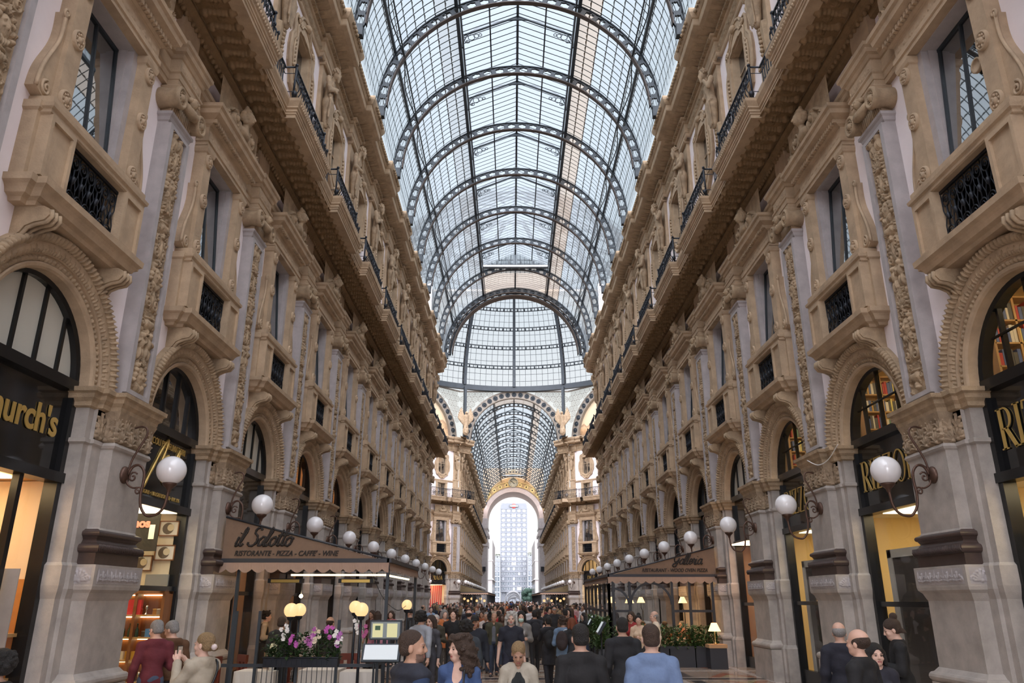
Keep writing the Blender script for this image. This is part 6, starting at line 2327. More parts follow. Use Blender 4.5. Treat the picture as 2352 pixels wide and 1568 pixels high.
def post(x, y, z0, z1, w, mb): mb.box(x - w / 2, x + w / 2, y - w / 2, y + w / 2, z0, z1)


# left terrace: awning legs, glazed railing
lt = empty('terrace_railing', (0, 0, 0), 0, 'slate iron terrace railing with glass panels in front of left restaurant', 'railing')
f = MB()
for x in (-6.35, -5.93, -5.45, -4.62, -3.82, -3.0): post(x, 16.5, 0, 1.92 if x in (-5.93, -5.45) else (1.75 if x > -4 else 1.0), 0.055, f)
f.box(-6.7, -2.97, 16.47, 16.53, 0.86, 0.92); f.box(-6.7, -2.97, 16.48, 16.52, 0.08, 0.12)
for y in (18.3, 20.1, 21.9, 23.6): post(-3.05, y, 0, 1.6, 0.05, f)
f.box(-3.08, -3.02, 16.5, 23.6, 0.86, 0.92)
for i in range(17): post(-5.4 + 0.1 * i, 16.5, 0.1, 0.86, 0.012, f)
obj('iron_frame', f, M_STEEL, lt)
g = MB(); g.add([(-6.35, 16.5, 0.95), (-5.93, 16.5, 0.95), (-5.93, 16.5, 1.9), (-6.35, 16.5, 1.75)], [(0, 1, 2, 3)])
g.add([(-5.9, 16.5, 0.95), (-5.45, 16.5, 0.95), (-5.45, 16.5, 1.9), (-5.9, 16.5, 1.9)], [(0, 1, 2, 3)])
obj('glass_panel', g, M_SHOPGLASS, lt)
al = empty('awning_support', (0, 0, 0), 0, 'slim dark posts and rafters carrying the left awning', 'frame')
f = MB()
for x, y in ((-3.15, 18.25), (-3.15, 23.5), (-6.6, 18.3)): post(x, y, 0, 2.95, 0.07, f)
for y in (18.25, 20.0, 21.8, 23.5): f.tube([(-7.0, y, 3.9), (-3.15, y, 2.93)], 0.025, 5)
obj('posts', f, M_STEEL, al)
led = MB(); led.box(-5.4, -3.2, 18.32, 18.36, 2.66, 2.70); led.box(-3.24, -3.2, 18.36, 22.5, 2.66, 2.70)
tag(obj('strip_light', led, E_LED), 'glowing strip light under the left awning valance', 'strip light')
for i, x in enumerate((-5.75, -4.05)):
    h_ = empty('terrace_heater', (x, 19.2, 2.62), 0, 'black box heater hanging under the left awning, %s' % ['nearer the wall', 'nearer the walkway'][i], 'heater')
    q = MB(); q.box(-0.42, 0.42, -0.08, 0.08, -0.1, 0.0); q.tube([(0, 0, 0), (0, 0, 0.55)], 0.02, 5); obj('housing', q, M_IRON, h_)
    q = MB(); q.box(-0.34, 0.34, -0.1, -0.08, -0.09, -0.02); obj('reflector', q, mat('brass_reflector', (0.6, 0.45, 0.15), 0.3, metal=0.8), h_)


def globe_post(x, y, z, r, words, ped=True):
    t = empty('globe_post_lamp', (x, y, 0), 0, words, 'lamp')
    q = MB(); q.tube([(0, 0, 0), (0, 0, z - r)], 0.03, 6); q.lathe([(0.0, 0), (0.12, 0), (0.12, 0.03), (0.03, 0.06)], n=10); obj('pole', q, M_IRON, t)
    q = MB(); q.lathe([(0.03, z - r - 0.06), (0.07, z - r - 0.03), (0.08, z - r + 0.03)], n=10); obj('collar', q, M_IRON, t)
    q = MB(); q.ball((0, 0, z), r, 20); obj('lit_globe', q, E_GLOBE, t)


globe_post(-4.85, 16.6, 1.93, 0.145, 'lit cream globe lamp on a post left of the orchids')
globe_post(-5.05, 18.0, 1.92, 0.145, 'lit cream globe lamp behind the one left of the orchids')
globe_post(-3.40, 16.6, 1.94, 0.145, 'lit cream globe lamp on a post right of the orchids')
globe_post(-3.82, 18.1, 1.98, 0.14, 'lit cream globe lamp behind the one right of the orchids')
globe_post(-2.95, 20.3, 2.01, 0.13, 'lit cream globe lamp at the far corner of left terrace')
sp = empty('spot_lamp', (-5.28, 18.9, 2.22), 0, 'dazzling small spotlight under the left awning', 'spotlight')
q = MB(); q.tube([(0, 0, 0.05), (0, 0, 0.9)], 0.012, 5); obj('stem', q, M_IRON, sp)
q = MB(); q.ball((0, 0, 0), 0.045, 10); obj('bulb', q, E_BULB, sp)
# orchid planter
M_LEAF = mat('dark_green_leaf', (0.035, 0.075, 0.022), 0.45, var=0.5, scale=25)
M_LEAF2 = mat('mid_green_leaf', (0.07, 0.14, 0.04), 0.45, var=0.4, scale=25)


def leaves_mb(lo, hi, n, size, seed, up=0.3):
    rnd = random.Random(seed)
    m = MB()
    for i in range(n):
        c = Vector((rnd.uniform(lo[0], hi[0]), rnd.uniform(lo[1], hi[1]), lo[2] + (hi[2] - lo[2]) * rnd.random() ** 1.3))
        a = rnd.uniform(0, 2 * PI); tl = rnd.uniform(-0.9, 0.9)
        d = Vector((math.cos(a) * math.cos(tl), math.sin(a) * math.cos(tl), math.sin(tl) + up)).normalized()
        s = d.cross(Vector((0, 0, 1)))
        if s.length < 0.1: s = Vector((1, 0, 0))
        s = s.normalized(); u = s.cross(d)
        L_ = size * rnd.uniform(0.6, 1.3); w = L_ * 0.3
        P = [c, c + d * L_ * 0.5 + s * w + u * L_ * 0.08, c + d * L_ - u * L_ * 0.1, c + d * L_ * 0.5 - s * w + u * L_ * 0.08]
        m.add([tuple(p) for p in P], [(0, 1, 2), (0, 2, 3)])
    return m


pl = empty('planter', (-4.5, 16.42, 0.87), 0, 'dark iron window box planter of leaves on the terrace railing', 'planter')
q = MB(); q.mould([(-0.74, -0.12), (0.74, -0.12), (0.74, 0.12), (-0.74, 0.12)], [(0, 0), (0, 0.16), (-0.02, 0.17), (-0.02, 0.19), (0.02, 0.19)], closed=True)
for i in range(15): q.box(-0.7 + 0.1 * i - 0.03, -0.7 + 0.1 * i + 0.03, -0.135, -0.12, 0.03, 0.14)
obj('iron_box', q, M_IRON, pl)
obj('foliage', leaves_mb((-0.72, -0.15, 0.15), (0.72, 0.15, 0.62), 620, 0.12, 3), [M_LEAF], pl)


def orchid(x, y, z, h, col, words, seed):
    rnd = random.Random(seed)
    t = empty('orchid', (x, y, z), 0, words, 'orchid', 'orchids on the terrace')
    lean = rnd.uniform(-0.15, 0.15)
    pts = [(lean * u * u, -0.06 * u, h * u) for u in np.linspace(0, 1, 7)]
    q = MB(); q.tube(pts, 0.006, 5); obj('stem', q, M_LEAF2, t)
    f = MB()
    for i in range(6):
        u = 0.62 + 0.4 * i / 5
        c = Vector((lean * u * u + rnd.uniform(-0.07, 0.07), -0.08 + rnd.uniform(-0.05, 0.03), h * u + rnd.uniform(-0.03, 0.05)))
        for k in range(5):
            a = k * 2 * PI / 5 + rnd.random()
            d = Vector((math.cos(a), -0.15, math.sin(a))); s = Vector((-math.sin(a), 0, math.cos(a)))
            L_ = 0.05
            P = [c, c + d * L_ * 0.6 + s * 0.026, c + d * L_ + Vector((0, 0.01, 0)), c + d * L_ * 0.6 - s * 0.026]
            f.add([tuple(p) for p in P], [(0, 1, 2, 3)])
    obj('blossom', f, mat('petals_%s' % words.split()[0], col, 0.5), t)
    return t


for i, (x, h, c, wd) in enumerate(((-4.95, 0.62, (0.85, 0.83, 0.80), 'white'), (-4.62, 0.42, (0.50, 0.10, 0.42), 'purple'), (-4.45, 0.5, (0.42, 0.10, 0.38), 'plum'), (-4.3, 0.38, (0.60, 0.25, 0.50), 'pinkish'), (-4.16, 0.55, (0.72, 0.62, 0.45), 'cream'),
                                   (-4.0, 0.6, (0.55, 0.10, 0.45), 'magenta'), (-3.86, 0.42, (0.5, 0.16, 0.5), 'violet'), (-3.74, 0.48, (0.86, 0.84, 0.8), 'ivory'))):
    orchid(x, 16.38, 1.02, h, c, '%s orchid spray in the terrace planter' % wd, i)
orchid(-3.55, 17.8, 1.0, 0.7, (0.85, 0.83, 0.8), 'snowy orchid spray behind the planter by the right globe', 31)
orchid(-3.40, 17.6, 0.95, 0.65, (0.5, 0.12, 0.3), 'crimson orchid spray behind the planter by the right globe', 32)
orchid(-3.2, 17.8, 1.0, 0.66, (0.85, 0.8, 0.8), 'pale orchid spray behind the menu stand', 33)


def table(x, y, w, d, words, cloth=True, rz=0):
    t = empty('restaurant_table', (x, y, 0), rz, words, 'table')
    q = MB(); q.box(-w / 2, w / 2, -d / 2, d / 2, 0.70, 0.735); obj('tabletop', q, M_WOOD, t)
    q = MB(); q.tube([(0, 0, 0.03), (0, 0, 0.7)], 0.04, 8); q.box(-0.25, 0.25, -0.25, 0.25, 0, 0.03); obj('pedestal', q, M_IRON, t)
    if cloth:
        c = MB()
        n = 8
        ring = []
        per = [(-w / 2 - 0.01, -d / 2 - 0.01), (w / 2 + 0.01, -d / 2 - 0.01), (w / 2 + 0.01, d / 2 + 0.01), (-w / 2 - 0.01, d / 2 + 0.01)]
        pts = []
        for i in range(4):
            a, b = Vector(per[i]), Vector(per[(i + 1) % 4])
            for k in range(n): pts.append(a.lerp(b, k / n))
        m_ = len(pts)
        v = [(p.x, p.y, 0.74) for p in pts]
        for i, p in enumerate(pts):
            s = 1.03 + 0.035 * math.sin(i * 2.4)
            v.append((p.x * s, p.y * s, 0.22))
        c.add(v, [tuple(range(m_))] + [(i, (i + 1) % m_, m_ + (i + 1) % m_, m_ + i) for i in range(m_)])
        o = obj('tablecloth', c, mat('white_tablecloth', (0.66, 0.62, 0.56), 0.85), None, (x, y, 0), rz)
        tag(o, 'white cloth draped over the ' + words.replace('restaurant ', ''), 'tablecloth')
    return t


table(-5.60, 17.3, 0.8, 0.7, 'small restaurant table behind glass rail left of orchids')
table(-4.35, 17.6, 0.8, 0.7, 'small restaurant table behind the orchid planter')
table(-3.45, 17.2, 0.7, 0.7, 'small restaurant table by the menu stand')
po_ = empty('potted_orchid', (-5.32, 17.2, 0.745), 0, 'white potted orchid on the left restaurant table', 'potted plant')
q = MB(); q.lathe([(0, 0), (0.05, 0), (0.065, 0.13), (0.055, 0.13), (0.0, 0.10)], n=12); obj('pot', q, M_WHITE, po_)
q = MB(); q.tube([(0, 0, 0.1), (0.02, 0, 0.3), (0.0, 0, 0.42)], 0.006, 5)
for i in range(24):
    a = i * 2.4; q.ball((0.05 * math.cos(a), 0.05 * math.sin(a) * 0.7, 0.36 + 0.006 * i), 0.03, 5)
obj('blossom', q, mat('cream_blossom', (0.75, 0.72, 0.5), 0.6), po_)


def chair(x, y, rz, words):
    t = empty('dining_chair', (x, y, 0), rz, words, 'chair', 'red wooden terrace chairs')
    M_RW = mat('red_brown_wood', (0.16, 0.035, 0.02), 0.35)
    q = MB(); q.box(-0.21, 0.21, -0.21, 0.21, 0.42, 0.46); obj('seat', q, M_RW, t)
    q = MB(); q.box(-0.2, -0.12, 0.18, 0.22, 0.46, 1.0); q.box(0.12, 0.2, 0.18, 0.22, 0.46, 1.0); q.box(-0.2, 0.2, 0.17, 0.23, 0.86, 1.0); q.box(-0.04, 0.04, 0.185, 0.215, 0.46, 0.9); obj('backrest', q, M_RW, t)
    for a in (-1, 1):
        for b in (-1, 1):
            q = MB(); q.tube([(a * 0.19, b * 0.19, 0), (a * 0.185, b * 0.185, 0.42)], 0.018, 5); obj('leg', q, M_RW, t)


chair(-6.30, 17.3, PI / 2, 'red wooden chair left of the clothed table by the glass rail')
chair(-6.05, 18.1, PI * 0.75, 'red wooden chair behind the table by the glass rail')
chair(-4.9, 17.6, PI / 2, 'red wooden chair between the two clothed tables')
chair(-3.95, 18.2, 0, 'red wooden chair behind the planter')
# menu stand, left
ms = empty('menu_stand', (-2.75, 15.8, 0), 0, 'grey lit menu stand with two sheets and a slanted lower case', 'menu stand')
q = MB()
for x in (-0.2, 0.22): q.tube([(x, 0, 0), (x, 0, 1.72)], 0.02, 6)
q.box(-0.3, 0.3, -0.25, 0.25, 0, 0.03); obj('stand', q, M_STEEL, ms)
q = MB(); q.box(-0.31, 0.31, -0.04, 0.03, 1.40, 1.76); obj('upper_case', q, M_STEEL, ms)
q = MB(); q.box(-0.28, 0.28, -0.05, -0.04, 1.43, 1.73); obj('case_backing', q, mat('menu_backing', (0.25, 0.30, 0.30), 0.4), ms)
for x in (-0.15, 0.13):
    q = MB(); q.box(x - 0.1, x + 0.1, -0.06, -0.05, 1.45, 1.70); obj('menu_sheet', q, E_MENU, ms)
q = MB(); q.box(-0.2, -0.1, -0.065, -0.06, 1.58, 1.66); obj('menu_picture', q, mat('menu_print', (0.05, 0.12, 0.06), 0.5), ms)
q = MB(); q.obox((-0.05, -0.12, 1.17), (0.72, 0.05, 0.36), 0, 0, -0.55); obj('lower_case', q, M_STEEL, ms)
q = MB(); q.obox((-0.05, -0.15, 1.185), (0.64, 0.03, 0.29), 0, 0, -0.55); obj('lower_sheet', q, E_MENU2, ms)

# right glazed terrace
rt = empty('glazed_terrace', (0, 0, 0), 0, 'dark iron and glass veranda with round arches under right awning', 'veranda')
f = MB()
Yv, Z1 = 28.3, 2.85
for x in (3.15, 3.30, 3.88, 5.38, 6.0, 6.81): post(x, Yv, 0, Z1, 0.09, f)
f.box(3.1, 6.9, Yv - 0.04, Yv + 0.04, Z1 - 0.08, Z1)
for a, b in ((3.30, 3.88), (5.38, 6.0), (6.0, 6.81)): f.box(a, b, Yv - 0.03, Yv + 0.03, 1.72, 1.80)
f.arch(4.63, 1.98, [(0.68, Yv - 0.03), (0.68, Yv + 0.03), (0.75, Yv + 0.03), (0.75, Yv - 0.03)], closed_prof=True, n=24)
f.arch(3.30, 1.98, [(0.50, Yv - 0.03), (0.50, Yv + 0.03), (0.57, Yv + 0.03), (0.57, Yv - 0.03)], 0, PI / 2, closed_prof=True, n=12)
f.box(4.6, 4.66, Yv - 0.03, Yv + 0.03, 2.7, Z1)
for i in range(7):
    y = Yv + 1.5 * i
    post(3.15, y, 0, Z1, 0.09, f)
    if i < 6:
        f.box(3.12, 3.18, y, y + 1.5, 1.72, 1.80)
        pts = [(3.15, y + 0.75 - 0.7 * math.cos(a), 1.98 + 0.7 * math.sin(a)) for a in np.linspace(0, PI, 13)]
        f.tube(pts, 0.03, 5)
f.box(3.1, 3.2, Yv, Yv + 9, Z1 - 0.08, Z1)
obj('iron_frame', f, M_TRIM, rt)
g = MB(); g.add([(3.15, Yv, 0.6), (6.85, Yv, 0.6), (6.85, Yv, Z1), (3.15, Yv, Z1)], [(0, 1, 2, 3)])
g.add([(3.15, Yv, 0.6), (3.15, Yv + 9, 0.6), (3.15, Yv + 9, Z1), (3.15, Yv, Z1)], [(0, 1, 2, 3)])
obj('glass_pane', g, M_SHOPGLASS, rt)
q = MB(); q.box(3.1, 6.85, Yv - 0.1, Yv + 0.05, 0, 0.68); q.box(3.08, 3.22, Yv, Yv + 9, 0, 0.68); obj('dado', q, M_TRIM, rt)
for i, x in enumerate((3.65, 4.55, 5.45, 6.28)):
    p_ = empty('planter', (x, 27.6, 0), 0, 'dark box planter with green shrub before the right veranda, %s from its corner' % ORD[i], 'planter', 'box planters before the veranda')
    q = MB(); q.box(-0.43, 0.43, -0.2, 0.2, 0, 0.62); q.box(-0.45, 0.45, -0.22, 0.22, 0.58, 0.66); obj('box', q, M_TRIM, p_)
    obj('shrub', leaves_mb((-0.44, -0.24, 0.62), (0.44, 0.24, 1.28), 520, 0.14, 40 + i), M_LEAF2, p_)
for i, y in enumerate((27.2, 28.6, 30.2, 31.8)):
    p_ = empty('planter', (2.75, y, 0), 0, 'dark planter with tall green shrub along the veranda side, %s from its corner' % ORD[i], 'planter', 'planters along the veranda side')
    q = MB(); q.box(-0.2, 0.2, -0.4, 0.4, 0, 0.6); obj('box', q, M_TRIM, p_)
    obj('shrub', leaves_mb((-0.25, -0.42, 0.58), (0.25, 0.42, 1.55), 560, 0.14, 60 + i), M_LEAF2, p_)
for i, (x, y) in enumerate(((4.02, 29.4), (5.02, 33.0), (6.1, 30.0), (3.6, 31.4))):
    s_ = empty('shaded_sconce', (x, y, 2.02), 0, 'lit cone-shaded lamp inside the right veranda, %s counted from the left' % ['second', 'third', 'fourth', 'first'][i], 'lamp')
    q = MB(); q.lathe([(0.07, 0.22), (0.17, 0.0)], n=14); obj('lamp_shade', q, E_SHADE, s_)
    q = MB(); q.tube([(0, 0, 0.05), (0, 0, -0.2), (0.05, 0.0, -0.3)], 0.015, 5); q.tube([(0.05, 0, -0.3), (0.05, 0, -2.0)], 0.02, 5); obj('stem', q, M_IRON, s_)
for i, y in enumerate((30.5, 33.5)):
    l = MB(); l.box(-0.8, 0.8, -0.5, 0.5, -0.04, 0)
    tag(obj('ceiling_light', l, E_TERR, None, (5.2, y, 2.9 + 0.1 * i), 0), 'warm ceiling light under the right awning, %s' % ['front one', 'rear one'][i], 'ceiling light')
q = MB(); q.box(-0.5, 0.5, -0.3, 0.3, -0.04, 0)
tag(obj('ceiling_light', q, E_TERR, None, (-5.4, 21.0, 3.1), 0), 'warm ceiling light under the left awning', 'ceiling light')
tl = empty('side_table', (6.45, 26.9, 0), 0, 'small dark cabinet table with cloth beside the veranda pier', 'table')
q = MB(); q.box(-0.28, 0.28, -0.25, 0.25, 0, 0.72); obj('body', q, M_TRIM, tl)
q = MB(); q.box(-0.30, 0.30, -0.27, 0.27, 0.64, 0.75); obj('cloth_top', q, mat('tan_cloth', (0.5, 0.3, 0.15), 0.8), tl)
la = empty('table_lamp', (6.42, 26.85, 0.75), 0, 'lit table lamp with cone shade beside the veranda pier', 'lamp')
q = MB(); q.lathe([(0, 0), (0.06, 0), (0.05, 0.03), (0.015, 0.06), (0.015, 0.42)], n=10); obj('base', q, mat('brass', (0.6, 0.42, 0.18), 0.3, metal=0.9), la)
q = MB(); q.lathe([(0.09, 0.66), (0.21, 0.40)], n=16); obj('lamp_shade', q, E_SHADE, la)
for i, (x, y, z) in enumerate(((2.35, 24.0, 1.35), (2.55, 29.0, 1.42))):
    s_ = empty('slanted_menu_lamp', (x, y, 0), 0, 'slanted lit menu board on a post by the right terrace, %s' % ['nearer one', 'farther one'][i], 'menu stand')
    q = MB(); q.tube([(0, 0, 0), (0, 0, z - 0.1)], 0.025, 6); q.box(-0.2, 0.2, -0.2, 0.2, 0, 0.03); obj('stand', q, M_IRON, s_)
    mlt = MB(); mlt.box(-0.04, 0.04, -0.25, 0.25, -0.2, 0.2)
    o = obj('case', mlt, M_IRON, s_, (0, 0, z)); o.rotation_euler = (0, 0.55, 0)
    mlt = MB(); mlt.box(-0.05, -0.04, -0.22, 0.22, -0.17, 0.17)
    o = obj('lit_sheet', mlt, E_MENU2, s_, (0, 0, z)); o.rotation_euler = (0, 0.55, 0)
table(4.3, 31.0, 0.8, 0.8, 'restaurant table inside the veranda, front one')
table(5.9, 31.2, 0.8, 0.8, 'restaurant table inside the veranda, beside the wall')
table(4.9, 34.0, 0.8, 0.8, 'restaurant table inside the veranda, rear one')
q = MB(); q.tube(smooth_pts([(-3.55, 18.4, 2.75), (-3.35, 18.9, 2.2), (-3.1, 19.6, 1.9), (-2.95, 20.2, 2.0)], 6), 0.008, 4)
tag(obj('hanging_cable', q, M_IRON), 'thin black cable hanging from left awning to the far globe lamp', 'cable')
q = MB(); q.tube(smooth_pts([(7.05, 16.9, 5.45), (7.0, 17.4, 5.2), (6.95, 17.9, 5.15), (6.9, 18.4, 5.35)], 6), 0.012, 4)
tag(obj('white_cable', q, M_WHITE), 'white cable looping from pier capital over the bookshop sign', 'cable')
for i, (y, z) in enumerate(((10.05, 11.25), (10.45, 10.55))):
    q = MB(); q.lathe([(0, 0.0), (0.10, 0.0), (0.10, 0.02), (0.135, 0.02), (0.135, -0.03)], n=18, axis='Y')
    tag(obj('round_vent', q, M_TAN, None, (7.44, y, z), PI / 2), 'round vent ring on the nearest right window pane, %s one' % ['upper', 'lower'][i], 'vent')
# far terraces: posts and lamps
for s in (-1, 1):
    f = MB()
    for i in range(14): post(s * 3.5, 103.6 + 3.5 * i, 0, 3.0, 0.12, f)
    f.box(min(s * 3.45, s * 3.55), max(s * 3.45, s * 3.55), 103.6, 149, 0.9, 1.0)
    for x in (4.4, 5.4): post(s * x, 103.6, 0, 3.0, 0.1, f)
    tag(obj('terrace_fence', f, M_TRIM), 'dark posts of the far terrace, %s side' % side_words(s), 'frame')
    for i in range(6):
        q = MB(); q.ball((0, 0, 0), 0.17, 10)
        o = obj('terrace_globe', q, E_GLOBE, None, (s * (3.9 + 0.55 * i), 104.5 + 1.2 * (i % 3), 2.0 + 0.25 * (i % 2)))
        tag(o, 'tiny lit globe under the far %s awning, %s from the walkway' % (side_words(s), ORD[i]), 'lamp', 'globes under the far awnings')
        stem = MB(); stem.tube([(0, 0, -2.0 - 0.25 * (i % 2)), (0, 0, -0.1)], 0.03, 4); obj('stem', stem, M_IRON, o)
# ------------------------------------------------------------------ people
M_SKIN = mat('skin', (0.55, 0.33, 0.24), 0.55, objcol=True, var=0.08, scale=30)
M_HAIR = mat('hair', (0.03, 0.02, 0.015), 0.5, objcol=True, var=0.45, scale=70, bump=0.9, bscale=110)
M_CLOTH = mat('clothing', (0.2, 0.2, 0.2), 0.85, objcol=True, var=0.14, scale=14, bump=0.35, bscale=22)
M_SHOE = mat('shoe_leather', (0.03, 0.03, 0.03), 0.4, objcol=True)
M_LIP = mat('lips', (0.36, 0.13, 0.11), 0.5)
M_EYE = mat('dark_eyes', (0.03, 0.02, 0.018), 0.25)
SKINS = {'light': (0.58, 0.36, 0.27), 'fair': (0.62, 0.40, 0.31), 'tan': (0.42, 0.24, 0.16), 'dark': (0.12, 0.07, 0.05)}
HAIRS = {'black': (0.012, 0.010, 0.009), 'brown': (0.055, 0.030, 0.018), 'grey': (0.32, 0.31, 0.30), 'white': (0.62, 0.60, 0.56), 'blond': (0.32, 0.21, 0.10), 'red': (0.22, 0.06, 0.02)}


def V3(*a): return np.array(a, float)


ARMS = {   # elbow, wrist relative to the shoulder, for the right side (x outwards), y forward
    'down': ((0.06, -0.03, -0.29), (0.09, 0.05, -0.55)),
    'swing_f': ((0.06, 0.06, -0.28), (0.06, 0.22, -0.48)),
    'swing_b': ((0.07, -0.13, -0.26), (0.08, -0.16, -0.52)),
    'bent': ((0.07, -0.02, -0.28), (-0.02, 0.23, -0.26)),
    'hold': ((0.07, 0.02, -0.28), (-0.12, 0.25, -0.22)),
    'phone_up': ((0.05, 0.16, -0.22), (-0.10, 0.36, 0.04)),
    'lift': ((0.10, 0.12, -0.20), (-0.02, 0.30, 0.05)),
    'pocket': ((0.14, -0.08, -0.26), (0.04, 0.06, -0.46)),
    'behind': ((0.10, -0.14, -0.24), (-0.06, -0.20, -0.36)),
}


def rotz(v, a):
    c, s = math.cos(a), math.sin(a)
    return V3(v[0] * c - v[1] * s, v[0] * s + v[1] * c, v[2])


def person_meshes(vox=0.008, female=False, arms=('down', 'down'), stride=0.0, hair='short', sleeves='long', hem=0.90, head_yaw=0.0, head_down=0.0,
                  fat=1.0, skirt=False, collar=True, open=False, hands=True, face=True, beard=False, coat=False, lean=0.0, seated=False, hs=1.12, boots=False):
    """meshes of one figure 1.75 m tall facing +y: body, top, trousers, shoes, hair"""
    out = {}
    w = (0.90 if female else 1.0)
    shz, hipz = 1.405, 0.93
    sx = 0.185 * w * (0.97 + 0.03 * fat)
    yz = lambda z: lean * max(0, z - 0.9)
    def L(p): return V3(p[0], p[1] + yz(p[2]), p[2])
    sh = {s: L((s * sx, -0.01, shz)) for s in (-1, 1)}
    el, wr = {}, {}
    for i, s in enumerate((-1, 1)):
        e, q = ARMS[arms[i]]
        el[s] = sh[s] + V3(s * e[0], e[1], e[2]); wr[s] = sh[s] + V3(s * q[0], q[1], q[2])
    hip = {s: V3(s * 0.092, 0, hipz) for s in (-1, 1)}
    kn, an = {}, {}
    for s in (-1, 1):
        st = stride * s
        if seated:
            kn[s] = V3(s * 0.11, 0.42, 0.88); an[s] = V3(s * 0.11, 0.40, 0.45)
        else:
            kn[s] = V3(s * 0.088, 0.03 + 0.5 * st + 0.05 * abs(st), 0.50)
            an[s] = V3(s * 0.08, 1.0 * st - (0.10 * abs(stride) if st < 0 else 0), 0.085 + (0.10 * abs(st) if st < 0 else 0))
    nk = L((0, -0.015, 1.47)); hc = L((0, 0.015, 1.545)) - V3(0, 0, 0)
    # --- head built about its pivot (base of the skull), then turned
    R = np.array(Matrix.Rotation(head_yaw, 3, 'Z') @ Matrix.Rotation(-head_down, 3, 'X'))
    piv = L((0, 0.0, 1.53))
    def Hp(x, y, z): return piv + R @ (V3(x, y, z) * hs)
    lo = np.minimum.reduce([*sh.values(), *el.values(), *wr.values(), *kn.values(), *an.values(), piv]) - 0.26
    hi = np.maximum.reduce([*sh.values(), *el.values(), *wr.values(), *kn.values(), *an.values(), piv + V3(0, 0, 0.30)]) + 0.26
    lo[2] = -0.02; hi[2] = max(hi[2], 1.92)
    F = Field(lo, hi, vox)
    def torso(F, g):
        F.ell(L((0, -0.0, 1.27)), (0.150 * w * fat + g, 0.105 * fat + g, 0.20 + g), 0.06)
        F.ell(L((0, 0.0, 1.05)), (0.125 * w * fat + g, 0.098 * fat + g, 0.17 + g), 0.06)
        F.ell((0, -0.01, 0.95), (0.155 + g, 0.112 * fat + g, 0.13 + g), 0.05)
        for s in (-1, 1): F.cone(L((0, -0.015, 1.455)), sh[s], 0.062 + g, 0.056 + g, 0.05)
        F.cone(L((-0.07, -0.02, 1.46)), L((0.07, -0.02, 1.46)), 0.05 + g, 0.05 + g, 0.05)
        if female:
            for s in (-1, 1): F.ell(L((s * 0.075, 0.095, 1.27)), (0.062 + g * 0.6, 0.055 + g * 0.6, 0.06 + g * 0.5), 0.04)
    torso(F, 0)
    F.cone(nk, piv + V3(0, 0, 0.02), 0.056 * (0.9 if female else 1), 0.052 * (0.9 if female else 1), 0.03)
    for s in (-1, 1):
        F.cone(sh[s], el[s], 0.052 * w, 0.042 * w, 0.03); F.cone(el[s], wr[s], 0.041 * w, 0.028 * w, 0.02)
        F.cone(hip[s], kn[s], 0.082, 0.055, 0.03); F.cone(kn[s], an[s], 0.056, 0.04, 0.02)
        F.cone(an[s], an[s] + V3(0, 0.15, -0.045), 0.04, 0.032, 0.02)
        # hand
        d = wr[s] - el[s]; d /= np.linalg.norm(d)
        side = np.cross(d, V3(0, 0, 1)) if abs(d[2]) < 0.9 else V3(s * 0.3, 1, 0) * 1.0
        if abs(d[2]) >= 0.9:
            side = V3(0, 1, 0) - d * d[1]
        side = side / (np.linalg.norm(side) + 1e-9)
        nrm = np.cross(side, d)
        pc = wr[s] + d * 0.055
        F.cone(wr[s], pc, 0.027, 0.030, 0.015)
        if hands:
            for k in range(4):
                off = (k - 1.5) * 0.019
                ln = (0.068, 0.078, 0.073, 0.058)[k]
                b = pc + side * off + d * 0.02
                m = b + d * ln * 0.55 + nrm * 0.006
                F.cone(wr[s] + side * off * 0.7 + d * 0.02, b, 0.014, 0.0115, 0.008)
                F.cone(b, m, 0.0105, 0.0095, 0.003)
                F.cone(m, m + d * ln * 0.40 + nrm * 0.026, 0.0095, 0.008, 0.003)
            tb = pc - side * 0.026
            F.cone(tb - d * 0.03, tb - side * 0.022 + nrm * 0.016, 0.014, 0.0115, 0.008)
            F.cone(tb - side * 0.022 + nrm * 0.016, tb - side * 0.024 + d * 0.028 + nrm * 0.024, 0.011, 0.009, 0.003)
        else:
            F.ell(pc + d * 0.03, (0.035, 0.035, 0.045), 0.02)
    # skull and face
    e3 = lambda c, r, k=0.01, cut=False: F.ell(Hp(*c), V3(*r) * hs, k, rot=R, cut=cut)
    e3((0, -0.008, 0.138), (0.074, 0.092, 0.082), 0.02)
    e3((0, 0.030, 0.075), (0.060, 0.066, 0.082), 0.03)
    e3((0, 0.060, 0.020), (0.036 if female else 0.042, 0.034, 0.030), 0.03)
    if face:
        F.cone(Hp(0, 0.092, 0.107), Hp(0, 0.107, 0.073), 0.009 * hs, 0.0125 * hs, 0.012)
        for s in (-1, 1):
            e3((s * 0.010, 0.099, 0.066), (0.010, 0.010, 0.008), 0.006)
            e3((s * 0.030, 0.085, 0.116), (0.026, 0.013, 0.009), 0.012)
            e3((s * 0.031, 0.098, 0.099), (0.016, 0.012, 0.010), 0.010, True)
            e3((s * 0.031, 0.083, 0.099), (0.013, 0.011, 0.009), 0.003)
            e3((s * 0.040, 0.066, 0.066), (0.022, 0.018, 0.020), 0.02)
            e3((s * 0.074, -0.004, 0.085), (0.010, 0.020, 0.030), 0.008)
        e3((0, 0.090, 0.040), (0.023, 0.011, 0.0055), 0.006); e3((0, 0.088, 0.029), (0.019, 0.011, 0.006), 0.006)
        e3((0, 0.094, 0.0345), (0.020, 0.010, 0.0016), 0.002, True)
    body = F.mb()
